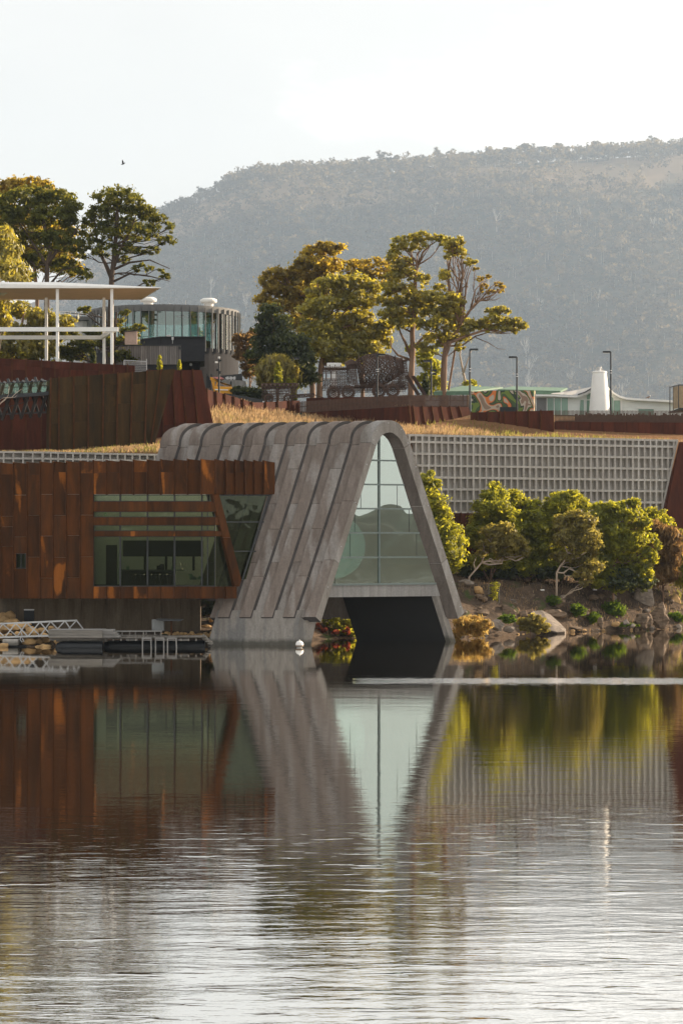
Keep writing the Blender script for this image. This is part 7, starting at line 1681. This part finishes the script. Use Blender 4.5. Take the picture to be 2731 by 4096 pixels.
shell_chair(773, 152.9, 2.2, 'pale green shell chair facing left, nearest the window, with chrome legs')
shell_chair(805, 153.8, -1.0, 'pale green shell chair behind the first, beside the small table')
shell_chair(879, 153.4, 0.6, 'pale green shell chair behind the slanted column')
tb_ = empty('cafe_table', PZ(880, FZ, 152.9), 'small cafe table laid with glasses beside the standing person', 'table')
m = MB(); m.lathe([(0.36,0.72),(0.37,0.74),(0.36,0.75)], PZ(880, FZ, 152.9), 24); m.build('top', MT['white'], tb_)
m = MB(); m.lathe([(0.22,0),(0.22,0.02),(0.03,0.04),(0.03,0.72)], PZ(880, FZ, 152.9), 16); m.build('pedestal', MT['alu'], tb_)
for q in range(3):
    b_ = MB(); b_.lathe([(0.03,0),(0.035,0.13)], PZ(872+q*7, FZ+0.755, 152.8+0.05*q), 10); o = b_.build('glass_tumbler', MT['glass_clear'], None); tag(o, 'drinking glass standing on the small cafe table', 'glass', 'glasses on the cafe table')
# the person behind the glass
def skin_mesh(name, verts, edges, radii, mat, parent, sub=2):
    me = bpy.data.meshes.new(name); me.from_pydata([tuple(v) for v in verts], edges, []); me.update()
    o = link(name, me, mat, parent); md = o.modifiers.new('skin', 'SKIN'); sk = me.skin_vertices[0].data
    for i, r in enumerate(radii): sk[i].radius = (r, r) if not isinstance(r, tuple) else r
    sk[0].use_root = True; md.use_smooth_shade = True
    if sub: s_ = o.modifiers.new('sub', 'SUBSURF'); s_.levels = s_.render_levels = sub
    return o
pc = PZ(846, FZ, 152.6)
pe = empty('person', pc, 'person standing inside the bar in dark jacket and shorts, facing left', 'person')
W_ = lambda x, y, z: pc + Vector((x, y, z))
vs = [W_(0,0,0.92), W_(0,0,1.08), W_(-0.01,0,1.25), W_(-0.02,0,1.40), W_(-0.035,0,1.49), W_(-0.05,0,1.56), W_(-0.055,0,1.66),
      W_(-0.02,-0.17,1.40), W_(-0.05,-0.22,1.16), W_(-0.22,-0.20,1.02), W_(-0.02,0.17,1.40), W_(0.0,0.22,1.14), W_(-0.10,0.21,0.92),
      W_(0,-0.09,0.88), W_(-0.03,-0.10,0.48), W_(0.02,-0.10,0.08), W_(-0.12,-0.11,0.04), W_(0,0.09,0.88), W_(0.03,0.10,0.48), W_(0.10,0.10,0.08), W_(-0.04,0.11,0.04)]
es = [(0,1),(1,2),(2,3),(3,4),(4,5),(5,6),(3,7),(7,8),(8,9),(3,10),(10,11),(11,12),(0,13),(13,14),(14,15),(15,16),(0,17),(17,18),(18,19),(19,20)]
rd = [0.13,0.12,0.135,0.12,0.05,0.075,0.085,0.055,0.045,0.032,0.055,0.045,0.032,0.085,0.058,0.04,0.035,0.085,0.058,0.04,0.035]
skin_mesh('body', vs, es, rd, MT['skin'], pe)
skin_mesh('jacket', [W_(0,0,0.86), W_(0,0,1.08), W_(-0.01,0,1.27), W_(-0.02,0,1.42), W_(-0.02,-0.18,1.41), W_(-0.05,-0.23,1.16), W_(-0.17,-0.21,1.06), W_(-0.02,0.18,1.41), W_(0.0,0.23,1.14), W_(-0.06,0.22,0.98)],
          [(0,1),(1,2),(2,3),(3,4),(4,5),(5,6),(3,7),(7,8),(8,9)], [0.17,0.155,0.165,0.13,0.075,0.065,0.05,0.075,0.065,0.05], MT['black'], pe)
skin_mesh('shorts', [W_(0,0,0.90), W_(0,-0.10,0.84), W_(-0.02,-0.10,0.58), W_(0,0.10,0.84), W_(0.02,0.10,0.58)], [(0,1),(1,2),(0,3),(3,4)], [0.15,0.11,0.095,0.11,0.095], MT['dark_int'], pe)
m = MB(); m.lathe([(0.02,-0.02),(0.095,0.02),(0.10,0.08),(0.06,0.125),(0.01,0.14)], W_(-0.045,0,1.62), 16); m.build('hair', MT['bark_pine'], pe, smooth=True)
m = MB(); m.add([W_(-0.13,-0.015,1.64), W_(-0.13,0.015,1.64), W_(-0.165,0,1.615), W_(-0.13,0,1.60)], [(0,2,1),(0,3,2),(1,2,3)]); m.build('nose', MT['skin'], pe)
for dy in (-0.03, 0.03):
    m = MB(); m.box(W_(-0.135,dy,1.655), (0.012,0.018,0.012)); m.build('eye', MT['black'], pe)
def hand(c, d, up_):
    d = Vector(d).normalized(); up_ = Vector(up_).normalized(); s_ = d.cross(up_)
    m = MB(); m.tube([c, c+d*0.05, c+d*0.09], [0.028,0.036,0.034], 8)
    for i, L2 in enumerate((0.07,0.08,0.075,0.06)):
        b = c+d*0.085+s_*(i-1.5)*0.019; m.tube([b, b+d*L2*0.5-up_*0.006, b+d*L2*0.85-up_*0.028], [0.009,0.008,0.006], 6)
    b = c+d*0.03+s_*(-0.032); m.tube([b, b+d*0.035-s_*0.02, b+d*0.06-s_*0.018-up_*0.02], [0.011,0.010,0.008], 6)
    m.build('hand', MT['skin'], pe, smooth=True)
hand(W_(-0.22,-0.20,1.02), (-1,0,-0.4), (0,0,1)); hand(W_(-0.10,0.21,0.92), (-0.3,0,-1), (-1,0,0.2))
